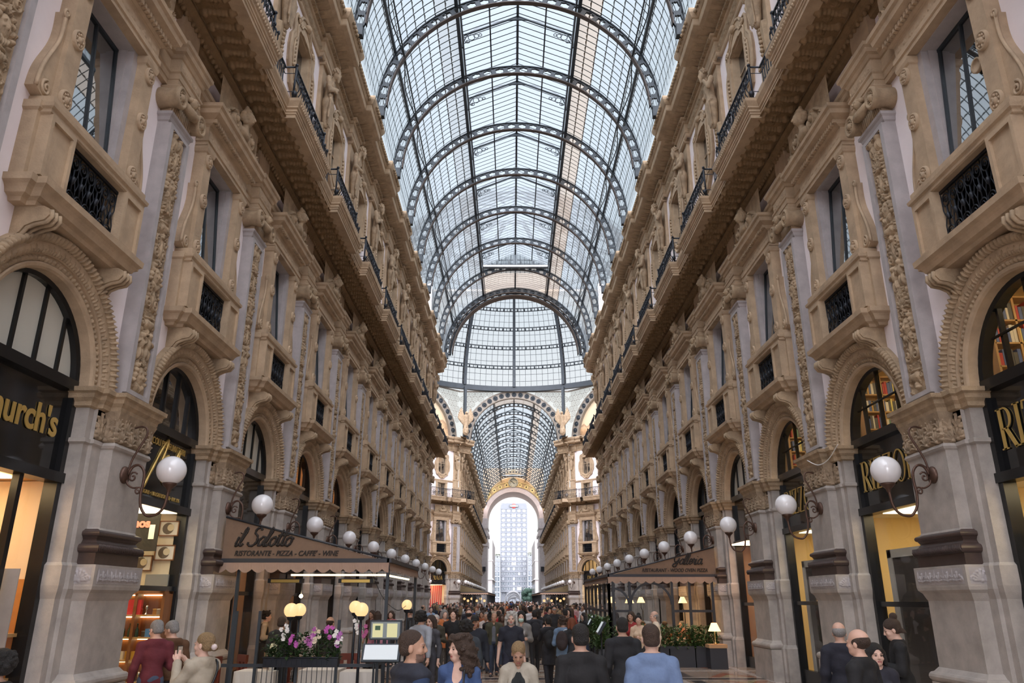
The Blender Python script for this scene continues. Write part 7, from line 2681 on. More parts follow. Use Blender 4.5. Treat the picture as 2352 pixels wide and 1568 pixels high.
    # colour lips, eyes and brows by where they sit on the head
    if face and vox < 0.012:
        vv = np.concatenate(body.v); fc = np.array([vv[f].mean(0) for f in body.f])
        q = ((fc - piv) @ R) / hs
        mi = np.zeros(len(fc), int)
        front = q[:, 1] > 0.070
        ax = np.abs(q[:, 0])
        mi[front & (ax < 0.024) & (q[:, 2] > 0.023) & (q[:, 2] < 0.0455) & (q[:, 1] > 0.086)] = 1
        ed = ((ax - 0.031) / 0.0125) ** 2 + ((q[:, 2] - 0.099) / 0.0065) ** 2
        mi[front & (ed < 1)] = 2
        bd = ((ax - 0.033) / 0.020) ** 2 + ((q[:, 2] - 0.1205) / 0.0055) ** 2
        mi[front & (bd < 1)] = 3
        if beard:
            mi[(q[:, 2] < 0.050) & (q[:, 2] > -0.012) & (q[:, 1] > 0.035) & (mi == 0)] = 3
        body.mi = mi.tolist()
    out['body'] = body
    # --- hair
    Hh = Field(piv - V3(0.24, 0.26, 0.42), piv + V3(0.24, 0.26, 0.36), max(vox, 0.0085) if vox < 0.012 else vox * 0.8)
    h3 = lambda c, r, k=0.01, cut=False: Hh.ell(Hp(*c), V3(*r) * hs, k, rot=R, cut=cut)
    rnd = random.Random(sum(map(ord, hair)))
    if hair != 'none':
        if hair == 'bald':
            h3((0, -0.018, 0.115), (0.081, 0.095, 0.070), 0.01)
            h3((0, 0.05, 0.16), (0.075, 0.135, 0.075), 0.01, True); h3((0, 0.095, 0.085), (0.085, 0.075, 0.12), 0.01, True)
        elif hair == 'cap':
            h3((0, -0.008, 0.148), (0.083, 0.100, 0.080), 0.01)
            h3((0, 0.02, 0.05), (0.11, 0.14, 0.070), 0.008, True)
            Hh.ell(Hp(0, 0.105, 0.130), V3(0.062, 0.065, 0.010) * hs, 0.01, rot=R)
        else:
            vol = {'short': 0.0, 'buzz': -0.002, 'wavy': 0.010, 'afro': 0.022, 'curly': 0.022, 'long': 0.006, 'bob': 0.010, 'bun': 0.004, 'pony': 0.003, 'shaggy': 0.016}.get(hair, 0)
            h3((0, -0.016, 0.145), (0.081 + vol, 0.098 + vol, 0.083 + vol), 0.01)
            h3((0, -0.045, 0.085), (0.074 + vol * 0.6, 0.060 + vol, 0.06), 0.02)
            if hair in ('afro', 'curly', 'shaggy', 'wavy'):
                for i in range({'afro': 60, 'curly': 90, 'shaggy': 50, 'wavy': 30}[hair]):
                    a = rnd.uniform(0, 2 * PI); zz = rnd.uniform(0.03, 0.23); rr = (0.085 + vol) * math.sqrt(max(0.05, 1 - ((zz - 0.14) / 0.115) ** 2))
                    x, y = rr * math.sin(a), -0.012 + rr * 1.12 * math.cos(a)
                    if y > 0.045 and zz < 0.165: continue
                    h3((x, y, zz), (0.026, 0.026, 0.022), 0.01)
            if hair in ('curly', 'long', 'shaggy'):
                drop = {'curly': -0.12, 'long': -0.18, 'shaggy': -0.02}[hair]
                n_ = 15
                for i in range(n_):
                    a = PI * (0.42 + 1.16 * i / (n_ - 1))
                    rr = 0.082 + vol
                    p0 = (rr * math.sin(a), rr * 1.1 * math.cos(a) - 0.02, 0.12)
                    fl = 1.0 + (0.28 if hair == 'curly' else 0.12)
                    p1 = (p0[0] * fl, p0[1] * fl - 0.01, drop + rnd.uniform(-0.03, 0.03))
                    Hh.cone(Hp(*p0), piv + R @ (V3(*p1) * hs), 0.030, 0.024, 0.015)
                    if hair == 'curly':
                        for k in range(9):
                            t = rnd.random(); q = V3(*p0) * (1 - t) + V3(*p1) * t + V3(rnd.uniform(-.035, .035), rnd.uniform(-.035, .035), 0)
                            h3(tuple(q), (0.026, 0.026, 0.02), 0.006)
            if hair == 'bob':
                for s in (-1, 1):
                    for y in (-0.06, -0.02, 0.015): Hh.cone(Hp(s * 0.08, y, 0.13), Hp(s * 0.092, y, 0.005), 0.03, 0.028, 0.02)
                Hh.cone(Hp(0, -0.08, 0.1), Hp(0, -0.08, 0.0), 0.06, 0.06, 0.03)
            if hair == 'bun': h3((0.0, -0.075, 0.235), (0.048, 0.048, 0.045), 0.012); h3((0.0, -0.105, 0.03), (0.05, 0.03, 0.05), 0.02)
            if hair == 'lowbun': h3((0.0, -0.125, 0.075), (0.042, 0.04, 0.038), 0.012)
            if hair == 'pony': Hh.cone(Hp(0, -0.11, 0.15), Hp(0, -0.15, 0.02), 0.035, 0.02, 0.015)
            # open the face
            h3((0, 0.122, 0.066), (0.066, 0.085, 0.112), 0.012, True)
            if hair in ('short', 'buzz', 'wavy', 'afro', 'bun', 'lowbun', 'pony'):
                h3((0, -0.02, -0.035), (0.14, 0.14, 0.075), 0.01, True)
            if beard == 'full':
                pass
        out['hair'] = Hh.mb()
    # --- top
    T = Field(lo, hi, vox * 1.15)
    g = 0.020 if coat else 0.013
    torso(T, g)
    for s in (-1, 1):
        T.cone(sh[s], el[s], 0.058 * w + g, 0.048 * w + g, 0.03)
        if sleeves == 'long':
            we = el[s] + (wr[s] - el[s]) * 0.93
            T.cone(el[s], we, 0.048 * w + g, 0.034 * w + g * 0.9, 0.025)
    if coat or hem < 0.85:
        T.cone(V3(0, -0.01, 0.96), V3(0, -0.005, hem), 0.150 + g, 0.165 + g, 0.05, sq=(1.08, 0.82, 1))
    if sleeves == 'short':
        for s in (-1, 1):
            d = el[s] - sh[s]; m = sh[s] + d * 0.72; d = d / np.linalg.norm(d)
            T.plane(d, float(d @ m), m - 0.14, m + d * 0.2 + 0.14) if False else None
    sd = rnd.random() * 6
    T.ripple(lambda X, Y, Z: 0.0035 * np.sin(38 * Z + 9 * X + 6 * Y + sd) * np.sin(11 * X + 7 * Z + sd * 2) + 0.003 * np.sin(23 * X - 17 * Z + sd))
    zc = nk[2] + (0.045 if collar else -0.005)
    if collar: T.cone(nk - V3(0, 0, 0.02), nk + V3(0, 0, 0.035), 0.072, 0.068, 0.015)
    T.plane((0, 0, 1), nk[2] + 0.045)
    # open neck so that skin shows
    T.cone(nk + V3(0, 0.02, 0.1), nk + V3(0, 0.035, -0.01), 0.062, 0.052 if not female else 0.058, 0.01, cut=True)
    if female and not collar:
        T.ell(nk + V3(0, 0.095, -0.075), (0.055, 0.06, 0.13), 0.01, cut=True)
    if open:
        T.cone((0, 0.185, hem - 0.1), (0, 0.165, 1.47), 0.10, 0.085, 0.01, cut=True)
        Q = Field((-0.12, 0.0, 0.9), (0.12, 0.26, 1.50), vox * 1.2); torso(Q, 0.007)
        Q.plane((0, 0, 1), 1.43); Q.plane((0, -1, 0), -0.03); Q.plane((0, 0, -1), -0.95)
        Q.cone(nk + V3(0, 0.03, 0.1), nk + V3(0, 0.06, -0.03), 0.06, 0.05, 0.01, cut=True)
        out['shirt'] = Q.mb()
    T.plane((0, 0, -1), -hem)
    if sleeves == 'short':
        # short sleeves: trim everything further than the sleeve end along each upper arm
        X, Y, Z = T._pts((slice(None),) * 3)
        for s in (-1, 1):
            d = el[s] - sh[s]; ln = np.linalg.norm(d); d = d / ln
            tt = (X - sh[s][0]) * d[0] + (Y - sh[s][1]) * d[1] + (Z - sh[s][2]) * d[2]
            rx = np.sqrt(np.maximum(0, (X - sh[s][0]) ** 2 + (Y - sh[s][1]) ** 2 + (Z - sh[s][2]) ** 2 - tt ** 2))
            m = (tt > ln * 0.7) & (rx < 0.085) & (s * X > 0.17 * w * fat)
            T.d[m] = 0.05
    out['top'] = T.mb()
    # --- trousers or skirt
    P = Field(V3(lo[0], lo[1], 0.0), V3(hi[0], hi[1], 1.12), vox * 1.3)
    P.ell((0, -0.01, 0.95), (0.162, 0.122 * fat, 0.14), 0.05)
    for s in (-1, 1):
        P.cone(hip[s], kn[s], 0.095, 0.070, 0.03); P.cone(kn[s], an[s] + V3(0, 0, 0.0), 0.070, 0.060, 0.03)
    if skirt:
        P.cone((0, -0.01, 0.95), (0, 0, 0.45), 0.15, 0.22, 0.03)
        P.plane((0, 0, -1), -0.42)
    P.ripple(lambda X, Y, Z: 0.004 * np.sin(30 * Z + 8 * Y + sd) * np.sin(13 * X + sd))
    P.plane((0, 0, 1), 1.02); P.plane((0, 0, -1), -0.05)
    out['trousers'] = P.mb()
    S = Field((lo[0], min(an[-1][1], an[1][1]) - 0.16, -0.02), (hi[0], max(an[-1][1], an[1][1]) + 0.32, 0.65), vox * 1.2)
    for s in (-1, 1):
        a = an[s]; bz = a[2] - 0.085
        S.cone(a + V3(0, -0.03, -0.045), a + V3(0, 0.15, -0.05), 0.042, 0.040, 0.02); S.cone(a + V3(0, 0, -0.03), a + V3(0, 0, 0.02), 0.045, 0.045, 0.02)
        S.ell(a + V3(0, 0.17, -0.052), (0.045, 0.05, 0.035), 0.02)
    S.plane((0, 0, -1), 0.0)
    out['shoes'] = S.mb()
    out['_wr'] = wr; out['_piv'] = piv
    return out


def person_object(ms, loc, yaw, H, skin, hair, top, legs, shoe=(0.03, 0.03, 0.035), label=None, group=None, cache=None, trouser_name='trousers', top_name='top', shirt=None):
    s = H / 1.75
    b = obj('person', ms['body'] if not isinstance(ms['body'], MB) else ms['body'], [M_SKIN, M_LIP, M_EYE, M_GREYF if hair[0] > 0.3 and hair[2] > 0.2 else M_HAIRF], None, loc, yaw, skin)
    b.scale = (s, s, s)
    tag(b, label, 'person', group)
    for nm, m, c in ((top_name, M_CLOTH, top), (trouser_name, M_CLOTH, legs), ('shoes', M_SHOE, shoe), ('hair', M_HAIR, hair)):
        key = {'shoes': 'shoes', 'hair': 'hair'}.get(nm, 'top' if nm == top_name else 'trousers')
        if key in ms and ms[key] is not None:
            obj(nm, ms[key], m, b, color=c)
    if shirt and 'shirt' in ms: obj('shirt', ms['shirt'], M_CLOTH, b, color=shirt)
    return b


M_HAIRF = mat('facial_hair', (0.19, 0.115, 0.085), 0.7, var=0.4, scale=200)
M_GREYF = mat('grey_facial_hair', (0.45, 0.42, 0.39), 0.7, var=0.3, scale=100)


def ground_at(px, py, H):
    """where someone of height H stands whose crown is seen at this direction"""
    a = (px - 1176) / 1740.0; b = -(py - 784) / 1740.0
    dy = math.cos(PITCH) - b * math.sin(PITCH); dz = math.sin(PITCH) + b * math.cos(PITCH)
    t = (H - CAM[2]) / dz
    return (CAM[0] + a * t, dy * t, 0)


D = math.radians
GREY_TEE = (0.24, 0.26, 0.33)
FG = [  # name, px, py, H, yaw(0 = back to us, 180 = towards us, -90 = facing right), mesh options, skin, hair, top, legs, label
    ('vest_man', 949, 1446, 1.88, -55, dict(arms=('down', 'down'), hair='buzz', head_yaw=D(-35), beard=True, sleeves='long', fat=1.08), 'tan', 'brown', (0.02, 0.042, 0.10), (0.03, 0.03, 0.04), 'man with stubble in navy puffer vest over blue shirt, foreground, in profile'),
    ('curly_woman', 1056, 1459, 1.77, 168, dict(female=True, arms=('down', 'swing_b'), hair='curly', head_yaw=D(-42), collar=False, hem=0.60), 'fair', 'brown', (0.045, 0.085, 0.20), (0.045, 0.085, 0.20), 'woman with long curly brown hair in blue V-neck dress, foreground'),
    ('sweat_man', 968, 1403, 1.90, -20, dict(arms=('down', 'swing_b'), hair='afro'), 'light', 'black', (0.30, 0.32, 0.36), (0.05, 0.045, 0.04), 'man seen from behind in pale grey sweatshirt with dark curly hair'),
    ('hidden_woman', 990, 1413, 1.80, 150, dict(female=True, hair='bob'), 'fair', 'brown', (0.06, 0.06, 0.07), (0.05, 0.05, 0.06), 'dark bobbed person half hidden behind grey sweatshirt man'),
    ('smiling_man', 1042, 1398, 1.90, 176, dict(arms=('bent', 'bent'), hair='wavy', sleeves='short', collar=False, stride=0.12), 'fair', 'brown', (0.012, 0.012, 0.014), (0.016, 0.016, 0.018), 'smiling young man in black T-shirt with arms bent, facing camera'),
    ('scarf_person', 1071, 1424, 1.78, 12, dict(arms=('down', 'down'), hair='afro', coat=True), 'light', 'black', (0.035, 0.045, 0.055), (0.03, 0.03, 0.03), 'dark curly haired person from behind in dark coat beside smiling man'),
    ('cap_man', 1091, 1412, 1.82, 178, dict(arms=('down', 'swing_f'), hair='cap', coat=True, hem=0.78, fat=1.15), 'tan', 'black', (0.014, 0.017, 0.026), (0.02, 0.02, 0.025), 'stout man in black cap and dark navy jacket walking to camera'),
    ('green_man', 1135, 1407, 1.76, 178, dict(arms=('bent', 'down'), hair='bald', coat=True, hem=0.86, stride=0.2, beard=True, open=(0.12, 0.13, 0.15)), 'tan', 'brown', (0.055, 0.055, 0.033), (0.025, 0.035, 0.06), 'bald bearded man in olive green jacket and jeans walking'),
    ('grey_man', 1174, 1405, 1.88, 180, dict(arms=('down', 'down'), hair='shaggy', sleeves='short', collar=False, beard=True, stride=0.1), 'fair', 'white', (0.018, 0.02, 0.032), (0.02, 0.022, 0.04), 'old man with shaggy white hair and beard in navy T-shirt'),
    ('phone_girl', 1191, 1471, 1.66, 178, dict(female=True, arms=('hold', 'hold'), hair='pony', head_down=D(28), coat=True, hem=0.70, open=(0.012, 0.015, 0.015)), 'tan', 'blond', (0.40, 0.36, 0.29), (0.03, 0.03, 0.035), 'girl in beige coat looking down at her phone, foreground centre'),
    ('mask_woman', 1197, 1403, 1.86, 178, dict(female=True, arms=('bent', 'down'), hair='bob', coat=True, hem=0.72, open=(0.35, 0.34, 0.33)), 'light', 'black', (0.20, 0.19, 0.18), (0.02, 0.02, 0.02), 'woman with pale green face mask, plaid overshirt and white tote bag'),
    ('pack_man', 1228, 1400, 1.84, 5, dict(arms=('down', 'swing_b'), hair='short', coat=True, stride=0.15), 'light', 'black', (0.025, 0.026, 0.033), (0.018, 0.018, 0.02), 'man from behind in dark jacket with dark backpack'),
    ('pack_woman', 1259, 1415, 1.72, 10, dict(female=True, arms=('phone_up', 'bent'), hair='short', coat=True, hem=0.55, stride=0.16), 'light', 'black', (0.016, 0.016, 0.02), (0.015, 0.015, 0.02), 'person in long black coat with backpack lifting a phone'),
    ('denim_person', 1293, 1415, 1.74, -15, dict(female=True, arms=('bent', 'bent'), hair='wavy', coat=True, hem=0.82), 'fair', 'brown', (0.13, 0.20, 0.30), (0.16, 0.22, 0.32), 'person from behind in pale denim jacket with dark backpack'),
    ('black_man', 1332, 1432, 1.89, 4, dict(arms=('down', 'down'), hair='short', fat=1.15), 'light', 'black', (0.009, 0.009, 0.010), (0.012, 0.012, 0.014), 'broad man from behind in black high-neck sweater, foreground'),
    ('coat_man', 1428, 1417, 1.88, 2, dict(arms=('down', 'down'), hair='short', coat=True, hem=0.62), 'light', 'black', (0.012, 0.013, 0.016), (0.012, 0.012, 0.015), 'man from behind in long black coat carrying white bags'),
    ('blue_man', 1493, 1432, 1.90, -2, dict(arms=('down', 'down'), hair='buzz', fat=1.15, collar=False), 'fair', 'brown', (0.13, 0.19, 0.32), (0.04, 0.045, 0.07), 'man from behind in pale blue sweatshirt, foreground right of centre'),
    ('shades_man', 1273, 1389, 1.96, 178, dict(arms=('down', 'down'), hair='short', coat=True), 'tan', 'black', (0.02, 0.02, 0.022), (0.02, 0.02, 0.02), 'tall man in black with dark sunglasses facing camera'),
    ('bob_woman', 1304, 1396, 1.86, 175, dict(female=True, hair='bob', coat=True, open=(0.6, 0.6, 0.6)), 'fair', 'black', (0.02, 0.018, 0.02), (0.02, 0.02, 0.02), 'woman with dark bob and black blazer over white blouse'),
    ('red_head', 1313, 1419, 1.70, 5, dict(female=True, hair='bob'), 'fair', 'red', (0.02, 0.02, 0.022), (0.02, 0.02, 0.02), 'red haired person in black track jacket with white stripes'),
    ('white_back', 1218, 1391, 1.90, 3, dict(hair='short'), 'light', 'black', (0.55, 0.54, 0.56), (0.05, 0.05, 0.06), 'man from behind in white shirt before the dense crowd'),
    ('suit_man', 1077, 1391, 1.90, 178, dict(hair='short', coat=True, open=(0.6, 0.6, 0.62)), 'tan', 'brown', (0.02, 0.02, 0.03), (0.02, 0.02, 0.03), 'man in dark suit with sunglasses and purple tie in crowd'),
    ('white_hair', 1002, 1411, 1.76, 175, dict(female=True, hair='short', coat=True, arms=('bent', 'down'), open=(0.6, 0.6, 0.6)), 'fair', 'white', (0.05, 0.045, 0.03), (0.05, 0.05, 0.05), 'older woman with short white hair in dark cardigan and white top'),
    ('pink_coat', 1117, 1405, 1.76, 165, dict(female=True, hair='short', coat=True, open=(0.5, 0.25, 0.25)), 'tan', 'grey', (0.55, 0.50, 0.47), (0.3, 0.3, 0.3), 'grey haired woman in cream jacket with pink scarf'),
    ('orange_woman', 1108, 1402, 1.74, 150, dict(female=True, hair='long', coat=True), 'tan', 'brown', (0.28, 0.085, 0.03), (0.03, 0.03, 0.04), 'long haired woman in rust orange coat'),
    ('waiter', 607, 1403, 1.84, -75, dict(arms=('down', 'bent'), hair='wavy', lean=0.12), 'light', 'black', (0.42, 0.36, 0.28), (0.02, 0.02, 0.02), 'waiter in dark waistcoat and cream shirt beside the terrace table'),
    ('dark_waiter', 646, 1415, 1.80, -10, dict(arms=('bent', 'down'), hair='buzz', fat=1.15, coat=True, lean=0.1), 'tan', 'brown', (0.02, 0.018, 0.018), (0.02, 0.02, 0.02), 'heavy man in black suit seen from behind on left terrace'),
    ('bald_guest', 760, 1416, 1.76, -20, dict(arms=('down', 'down'), hair='bald', coat=True), 'light', 'brown', (0.02, 0.018, 0.018), (0.02, 0.02, 0.02), 'bald man in black behind the orchids on left terrace'),
    ('pink_woman', 872, 1431, 1.60, 20, dict(female=True, arms=('lift', 'down'), hair='bob', hem=0.80), 'fair', 'brown', (0.55, 0.24, 0.33), (0.03, 0.03, 0.03), 'woman in pink sweater hidden behind the menu stand'),
    ('red_sweater', 365, 1423, 1.84, 25, dict(arms=('down', 'bent'), hair='short', head_yaw=D(30), head_down=D(15), hem=0.86, fat=1.08), 'light', 'grey', (0.115, 0.016, 0.024), (0.055, 0.075, 0.12), 'grey haired man in burgundy sweater and jeans at the tobacconist window'),
    ('brown_jacket', 402, 1424, 1.82, 40, dict(arms=('down', 'down'), hair='short', head_yaw=D(40), head_down=D(20), coat=True), 'light', 'grey', (0.10, 0.045, 0.018), (0.04, 0.04, 0.05), 'grey haired man in brown jacket beside burgundy sweater man'),
    ('blonde', 473, 1452, 1.77, 62, dict(female=True, arms=('phone_up', 'phone_up'), hair='lowbun', coat=True, hem=0.70, head_yaw=D(15)), 'fair', 'blond', (0.40, 0.35, 0.27), (0.2, 0.2, 0.22), 'blonde woman in quilted cream jacket photographing with her phone'),
    ('hoodie_man', 1924, 1428, 1.84, -15, dict(arms=('down', 'bent'), hair='bald', coat=True), 'light', 'grey', (0.016, 0.017, 0.028), (0.035, 0.045, 0.075), 'man in navy hooded jacket from behind at the right pier'),
    ('balding_man', 1967, 1444, 1.84, 40, dict(arms=('bent', 'down'), hair='bald', collar=False, sleeves='short', fat=1.12), 'light', 'brown', (0.010, 0.010, 0.011), (0.03, 0.035, 0.05), 'balding man in black T-shirt holding a phone, right side'),
    ('bun_person', 2052, 1420, 1.88, 70, dict(arms=('hold', 'bent'), hair='bun', coat=True, head_down=D(18)), 'fair', 'brown', (0.010, 0.010, 0.011), (0.012, 0.012, 0.014), 'person with hair bun in black padded jacket looking at blue phone'),
    ('crouched_woman', 2008, 1478, 1.64, 175, dict(female=True, arms=('hold', 'hold'), hair='bob', coat=True), 'fair', 'black', (0.02, 0.02, 0.03), (0.02, 0.02, 0.02), 'short person half hidden behind the black jackets, right group'),
    ('left_edge', 4, 1495, 1.70, 60, dict(arms=('down', 'lift'), hair='afro'), 'light', 'black', (0.02, 0.02, 0.02), (0.02, 0.02, 0.02), 'dark haired person cut off by the left edge of the photo'),
    ('red_lady', 1449, 1404, 1.82, 150, dict(female=True, hair='long', arms=('bent', 'bent')), 'tan', 'brown', (0.32, 0.03, 0.03), (0.03, 0.03, 0.03), 'long haired woman in red standing inside the right veranda'),
    ('cream_lady', 1466, 1412, 1.74, 165, dict(female=True, hair='bun', arms=('hold', 'bent')), 'light', 'black', (0.62, 0.46, 0.32), (0.03, 0.03, 0.03), 'waitress in cream blouse holding a note pad in veranda'),
    ('bald_waiter', 1502, 1403, 1.84, 95, dict(hair='bald', arms=('down', 'bent')), 'light', 'grey', (0.70, 0.58, 0.44), (0.02, 0.02, 0.02), 'bald waiter in white shirt and dark tie in the veranda'),
    ('back_girl', 855, 1401, 1.80, 150, dict(female=True, hair='long', coat=True), 'tan', 'brown', (0.07, 0.03, 0.03), (0.03, 0.03, 0.03), 'long haired woman in dark maroon behind left terrace'),
    ('hair_girl', 868, 1403, 1.78, 10, dict(female=True, hair='long'), 'tan', 'brown', (0.20, 0.20, 0.16), (0.03, 0.03, 0.03), 'long haired woman from behind in sage top by left terrace'),
    ('scarf_girl', 899, 1402, 1.78, 170, dict(female=True, hair='long', coat=True), 'fair', 'brown', (0.35, 0.10, 0.10), (0.03, 0.03, 0.03), 'woman in red scarf smiling behind left terrace'),
    ('hat_man', 943, 1398, 1.84, 60, dict(hair='cap', coat=True), 'light', 'black', (0.02, 0.02, 0.022), (0.02, 0.02, 0.02), 'man in black with dark cap beside the far terrace globe'),
]
PEOPLE = {}
for nm, px, py, H, yaw, opt, sk, hr, top, legs, lab in FG:
    loc = ground_at(px, py, H)
    near = loc[1] < 13
    opt = dict(opt)
    ms = person_meshes(vox=0.0075 if near else (0.010 if loc[1] < 20 else 0.014), hands=loc[1] < 20, **opt)
    HH = H * 1.75 / (1.53 + 0.222 * 1.12)      # crown height of the enlarged head
    b = person_object(ms, loc, D(yaw), HH, SKINS[sk], HAIRS[hr], top, legs, label=lab, top_name='coat' if opt.get('coat') else 'top', shirt=opt.get('open'))
    PEOPLE[nm] = (b, ms, HH / 1.75)


def local(nm, p):
    b, ms, s = PEOPLE[nm]
    return b.location + (Matrix.Rotation(b.rotation_euler.z, 3, 'Z') @ Vector([float(x) for x in p])) * s


# things people wear or carry
def worn(nm, part, mb_or_field, material, color=None, label=None):
    b, ms, s = PEOPLE[nm]
    o = obj(part, mb_or_field, material, b, color=color)
    if label: o['label'] = label
    return o


vf = Field((-0.32, -0.25, 0.8), (0.32, 0.25, 1.56), 0.010)
for c, r in (((0, 0, 1.27), (0.215, 0.165, 0.24)), ((0, 0, 1.08), (0.20, 0.155, 0.2)), ((0, -0.01, 0.97), (0.19, 0.15, 0.13))): vf.ell(c, r, 0.05)
for s in (-1, 1): vf.cone((0, -0.015, 1.455), (s * 0.16, -0.01, 1.42), 0.10, 0.098, 0.05)
vf.cone((0, 0.22, 0.8), (0, 0.16, 1.55), 0.035, 0.09, 0.02, cut=True)
vf.ripple(lambda X, Y, Z: 0.006 * np.sin(60 * Z)); vf.plane((0, 0, -1), -0.86); vf.plane((0, 0, 1), 1.52)
vf.cone((0, 0, 1.44), (0, 0.01, 1.6), 0.07, 0.07, 0.01, cut=True)
worn('vest_man', 'puffer_vest', vf.mb(), M_CLOTH, (0.016, 0.019, 0.03), 'dark navy puffer vest')
vf = Field((-0.32, -0.25, 0.8), (0.32, 0.4, 1.56), 0.014)
for c, r in (((0, 0.03, 1.27), (0.182, 0.137, 0.22)), ((0, 0.02, 1.05), (0.16, 0.13, 0.2))): vf.ell(c, r, 0.05)
vf.cone((-0.11, 0.04, 1.42), (0.11, 0.04, 1.42), 0.075, 0.075, 0.05)
vf.cone((0, 0.22, 1.05), (0, 0.2, 1.6), 0.03, 0.09, 0.02, cut=True); vf.plane((0, 0, -1), -0.95)
worn('waiter', 'waistcoat', vf.mb(), M_CLOTH, (0.02, 0.016, 0.014))


def phone(nm, pos, rx, rz, col=(0.02, 0.02, 0.02), screen=None, words=''):
    b, ms, s = PEOPLE[nm]
    t = empty('mobile_phone', local(nm, pos), b.rotation_euler.z + rz, words, 'phone')
    t.rotation_euler = (rx, 0, b.rotation_euler.z + rz)
    q = MB(); q.box(-0.036, 0.036, -0.005, 0.005, -0.075, 0.075); obj('phone_body', q, M_BLACK, t)
    q = MB(); q.box(-0.032, 0.032, -0.007, -0.005, -0.068, 0.068); obj('screen', q, screen or M_SIGN, t)
    return t


def mid(nm, a=1, up=0.06, f=0.06):
    w = PEOPLE[nm][1]['_wr']
    return (w[-1] + w[1]) / 2 * a + V3(0, f, up)


phone('phone_girl', mid('phone_girl', up=0.01, f=0.07), 1.0, 0, screen=lamp_mat('phone_glow', (0.6, 0.75, 0.8), 0.7), words='phone held by girl in beige coat')
phone('blonde', mid('blonde', up=0.10, f=0.06), 0.0, 0, screen=lamp_mat('phone_dim', (0.3, 0.25, 0.2), 0.2), words='phone held up by blonde woman')
w_ = PEOPLE['balding_man'][1]['_wr']
phone('balding_man', w_[-1] + V3(0.0, 0.10, 0.02), 1.2, 0, words='phone held by balding man in black')
phone('bun_person', mid('bun_person', up=0.02, f=0.06), 0.7, 0.3, screen=lamp_mat('phone_blue', (0.05, 0.45, 0.95), 1.3), words='phone with bright blue screen, right group')
phone('pack_woman', PEOPLE['pack_woman'][1]['_wr'][-1] + V3(0.03, 0.06, 0.08), 0, 0, words='phone lifted by person in long black coat')


def backpack(nm, col):
    F = Field((-0.22, -0.42, 0.9), (0.22, -0.02, 1.5), 0.014)
    F.ell((0, -0.20, 1.20), (0.155, 0.10, 0.24), 0.05); F.ell((0, -0.26, 1.10), (0.12, 0.07, 0.12), 0.03)
    b, ms, s = PEOPLE[nm]
    o = obj('backpack', F.mb(), M_CLOTH, b, color=col)
    return o


for nm, c in (('pack_man', (0.012, 0.012, 0.016)), ('pack_woman', (0.012, 0.012, 0.014)), ('denim_person', (0.03, 0.02, 0.02))): backpack(nm, c)
# mask, tie, bags, straps
F = Field((-0.1, 0.02, 1.5), (0.1, 0.16, 1.66), 0.007)
F.ell((0, 0.075, 1.575), (0.066, 0.062, 0.055), 0.01); F.plane((0, 0, 1), 1.612); F.plane((0, -1, 0), -0.055)
worn('mask_woman', 'face_mask', F.mb(), mat('mask_cloth', (0.45, 0.62, 0.55), 0.8))
for nm, px, hz in (('mask_woman', 0.24, 0.75), ('coat_man', -0.27, 0.72), ('coat_man', -0.20, 0.66)):
    b, ms, s = PEOPLE[nm]
    F = Field((-0.2, -0.1, -0.25), (0.2, 0.1, 0.25), 0.014)
    F.ell((0, 0, -0.03), (0.13, 0.055, 0.19), 0.03); F.ripple(lambda X, Y, Z: 0.006 * np.sin(40 * X + 20 * Z)); F.plane((0, 0, 1), 0.12)
    q = F.mb()
    for sg in (-1, 1): q.tube([(sg * 0.07, 0, 0.10), (sg * 0.04, 0, 0.22), (0, 0, 0.26)], 0.008, 4)
    t = obj('carrier_bag', q, mat('white_bag', (0.60, 0.57, 0.52), 0.7), None, local(nm, (px, 0.02, hz)), b.rotation_euler.z)
    tag(t, {('mask_woman', 0.24): 'white tote bag of the masked woman', ('coat_man', -0.27): 'white carrier bag, outer one, held by black coat man', ('coat_man', -0.20): 'white carrier bag, inner one, held by black coat man'}[(nm, px)], 'bag')
b = PEOPLE['red_sweater'][0]
q = MB(); q.box(-0.13, 0.13, -0.06, 0.06, 0, 0.32); q.tube([(-0.06, 0, 0.32), (-0.05, 0, 0.42), (0.05, 0, 0.42), (0.06, 0, 0.32)], 0.006, 4)
tag(obj('carrier_bag', q, mat('kraft_paper', (0.38, 0.24, 0.11), 0.85), None, local('red_sweater', (0.26, 0.0, 0.42)), b.rotation_euler.z), 'brown paper bag beside the man in burgundy sweater', 'bag')
q = MB(); q.tube(smooth_pts([(0.12, 0.17, 1.44), (0.02, 0.20, 1.25), (-0.16, 0.12, 1.0), (-0.19, 0.0, 0.92), (-0.10, -0.16, 1.05), (0.06, -0.18, 1.3), (0.13, -0.08, 1.47), (0.12, 0.17, 1.44)], 4), 0.014, 5)
worn('blonde', 'bag_strap', q, M_BLACK)
q = MB(); q.tube(smooth_pts([(-0.10, 0.15, 1.45), (-0.11, 0.20, 1.2), (-0.14, 0.17, 0.95)], 4), 0.012, 5)
worn('curly_woman', 'bag_strap', q, M_BLACK)
q = MB(); q.ball((0, -0.17, 1.62), 0.036, 8); worn('blonde', 'hair_scrunchie', q, mat('pale_scrunchie', (0.6, 0.5, 0.48), 0.9))
q = MB(); q.box(-0.018, 0.018, 0.150, 0.165, 1.1, 1.42); worn('suit_man', 'necktie', q, M_CLOTH, (0.16, 0.04, 0.16))
q = MB(); q.box(-0.02, 0.02, 0.135, 0.148, 1.1, 1.43); worn('bald_waiter', 'necktie', q, M_CLOTH, (0.02, 0.02, 0.03))
for nm in ('shades_man', 'suit_man'):
    q = MB(); q.box(-0.068, 0.068, 0.098, 0.122, 1.628, 1.66); worn(nm, 'sunglasses', q, M_BLACK)
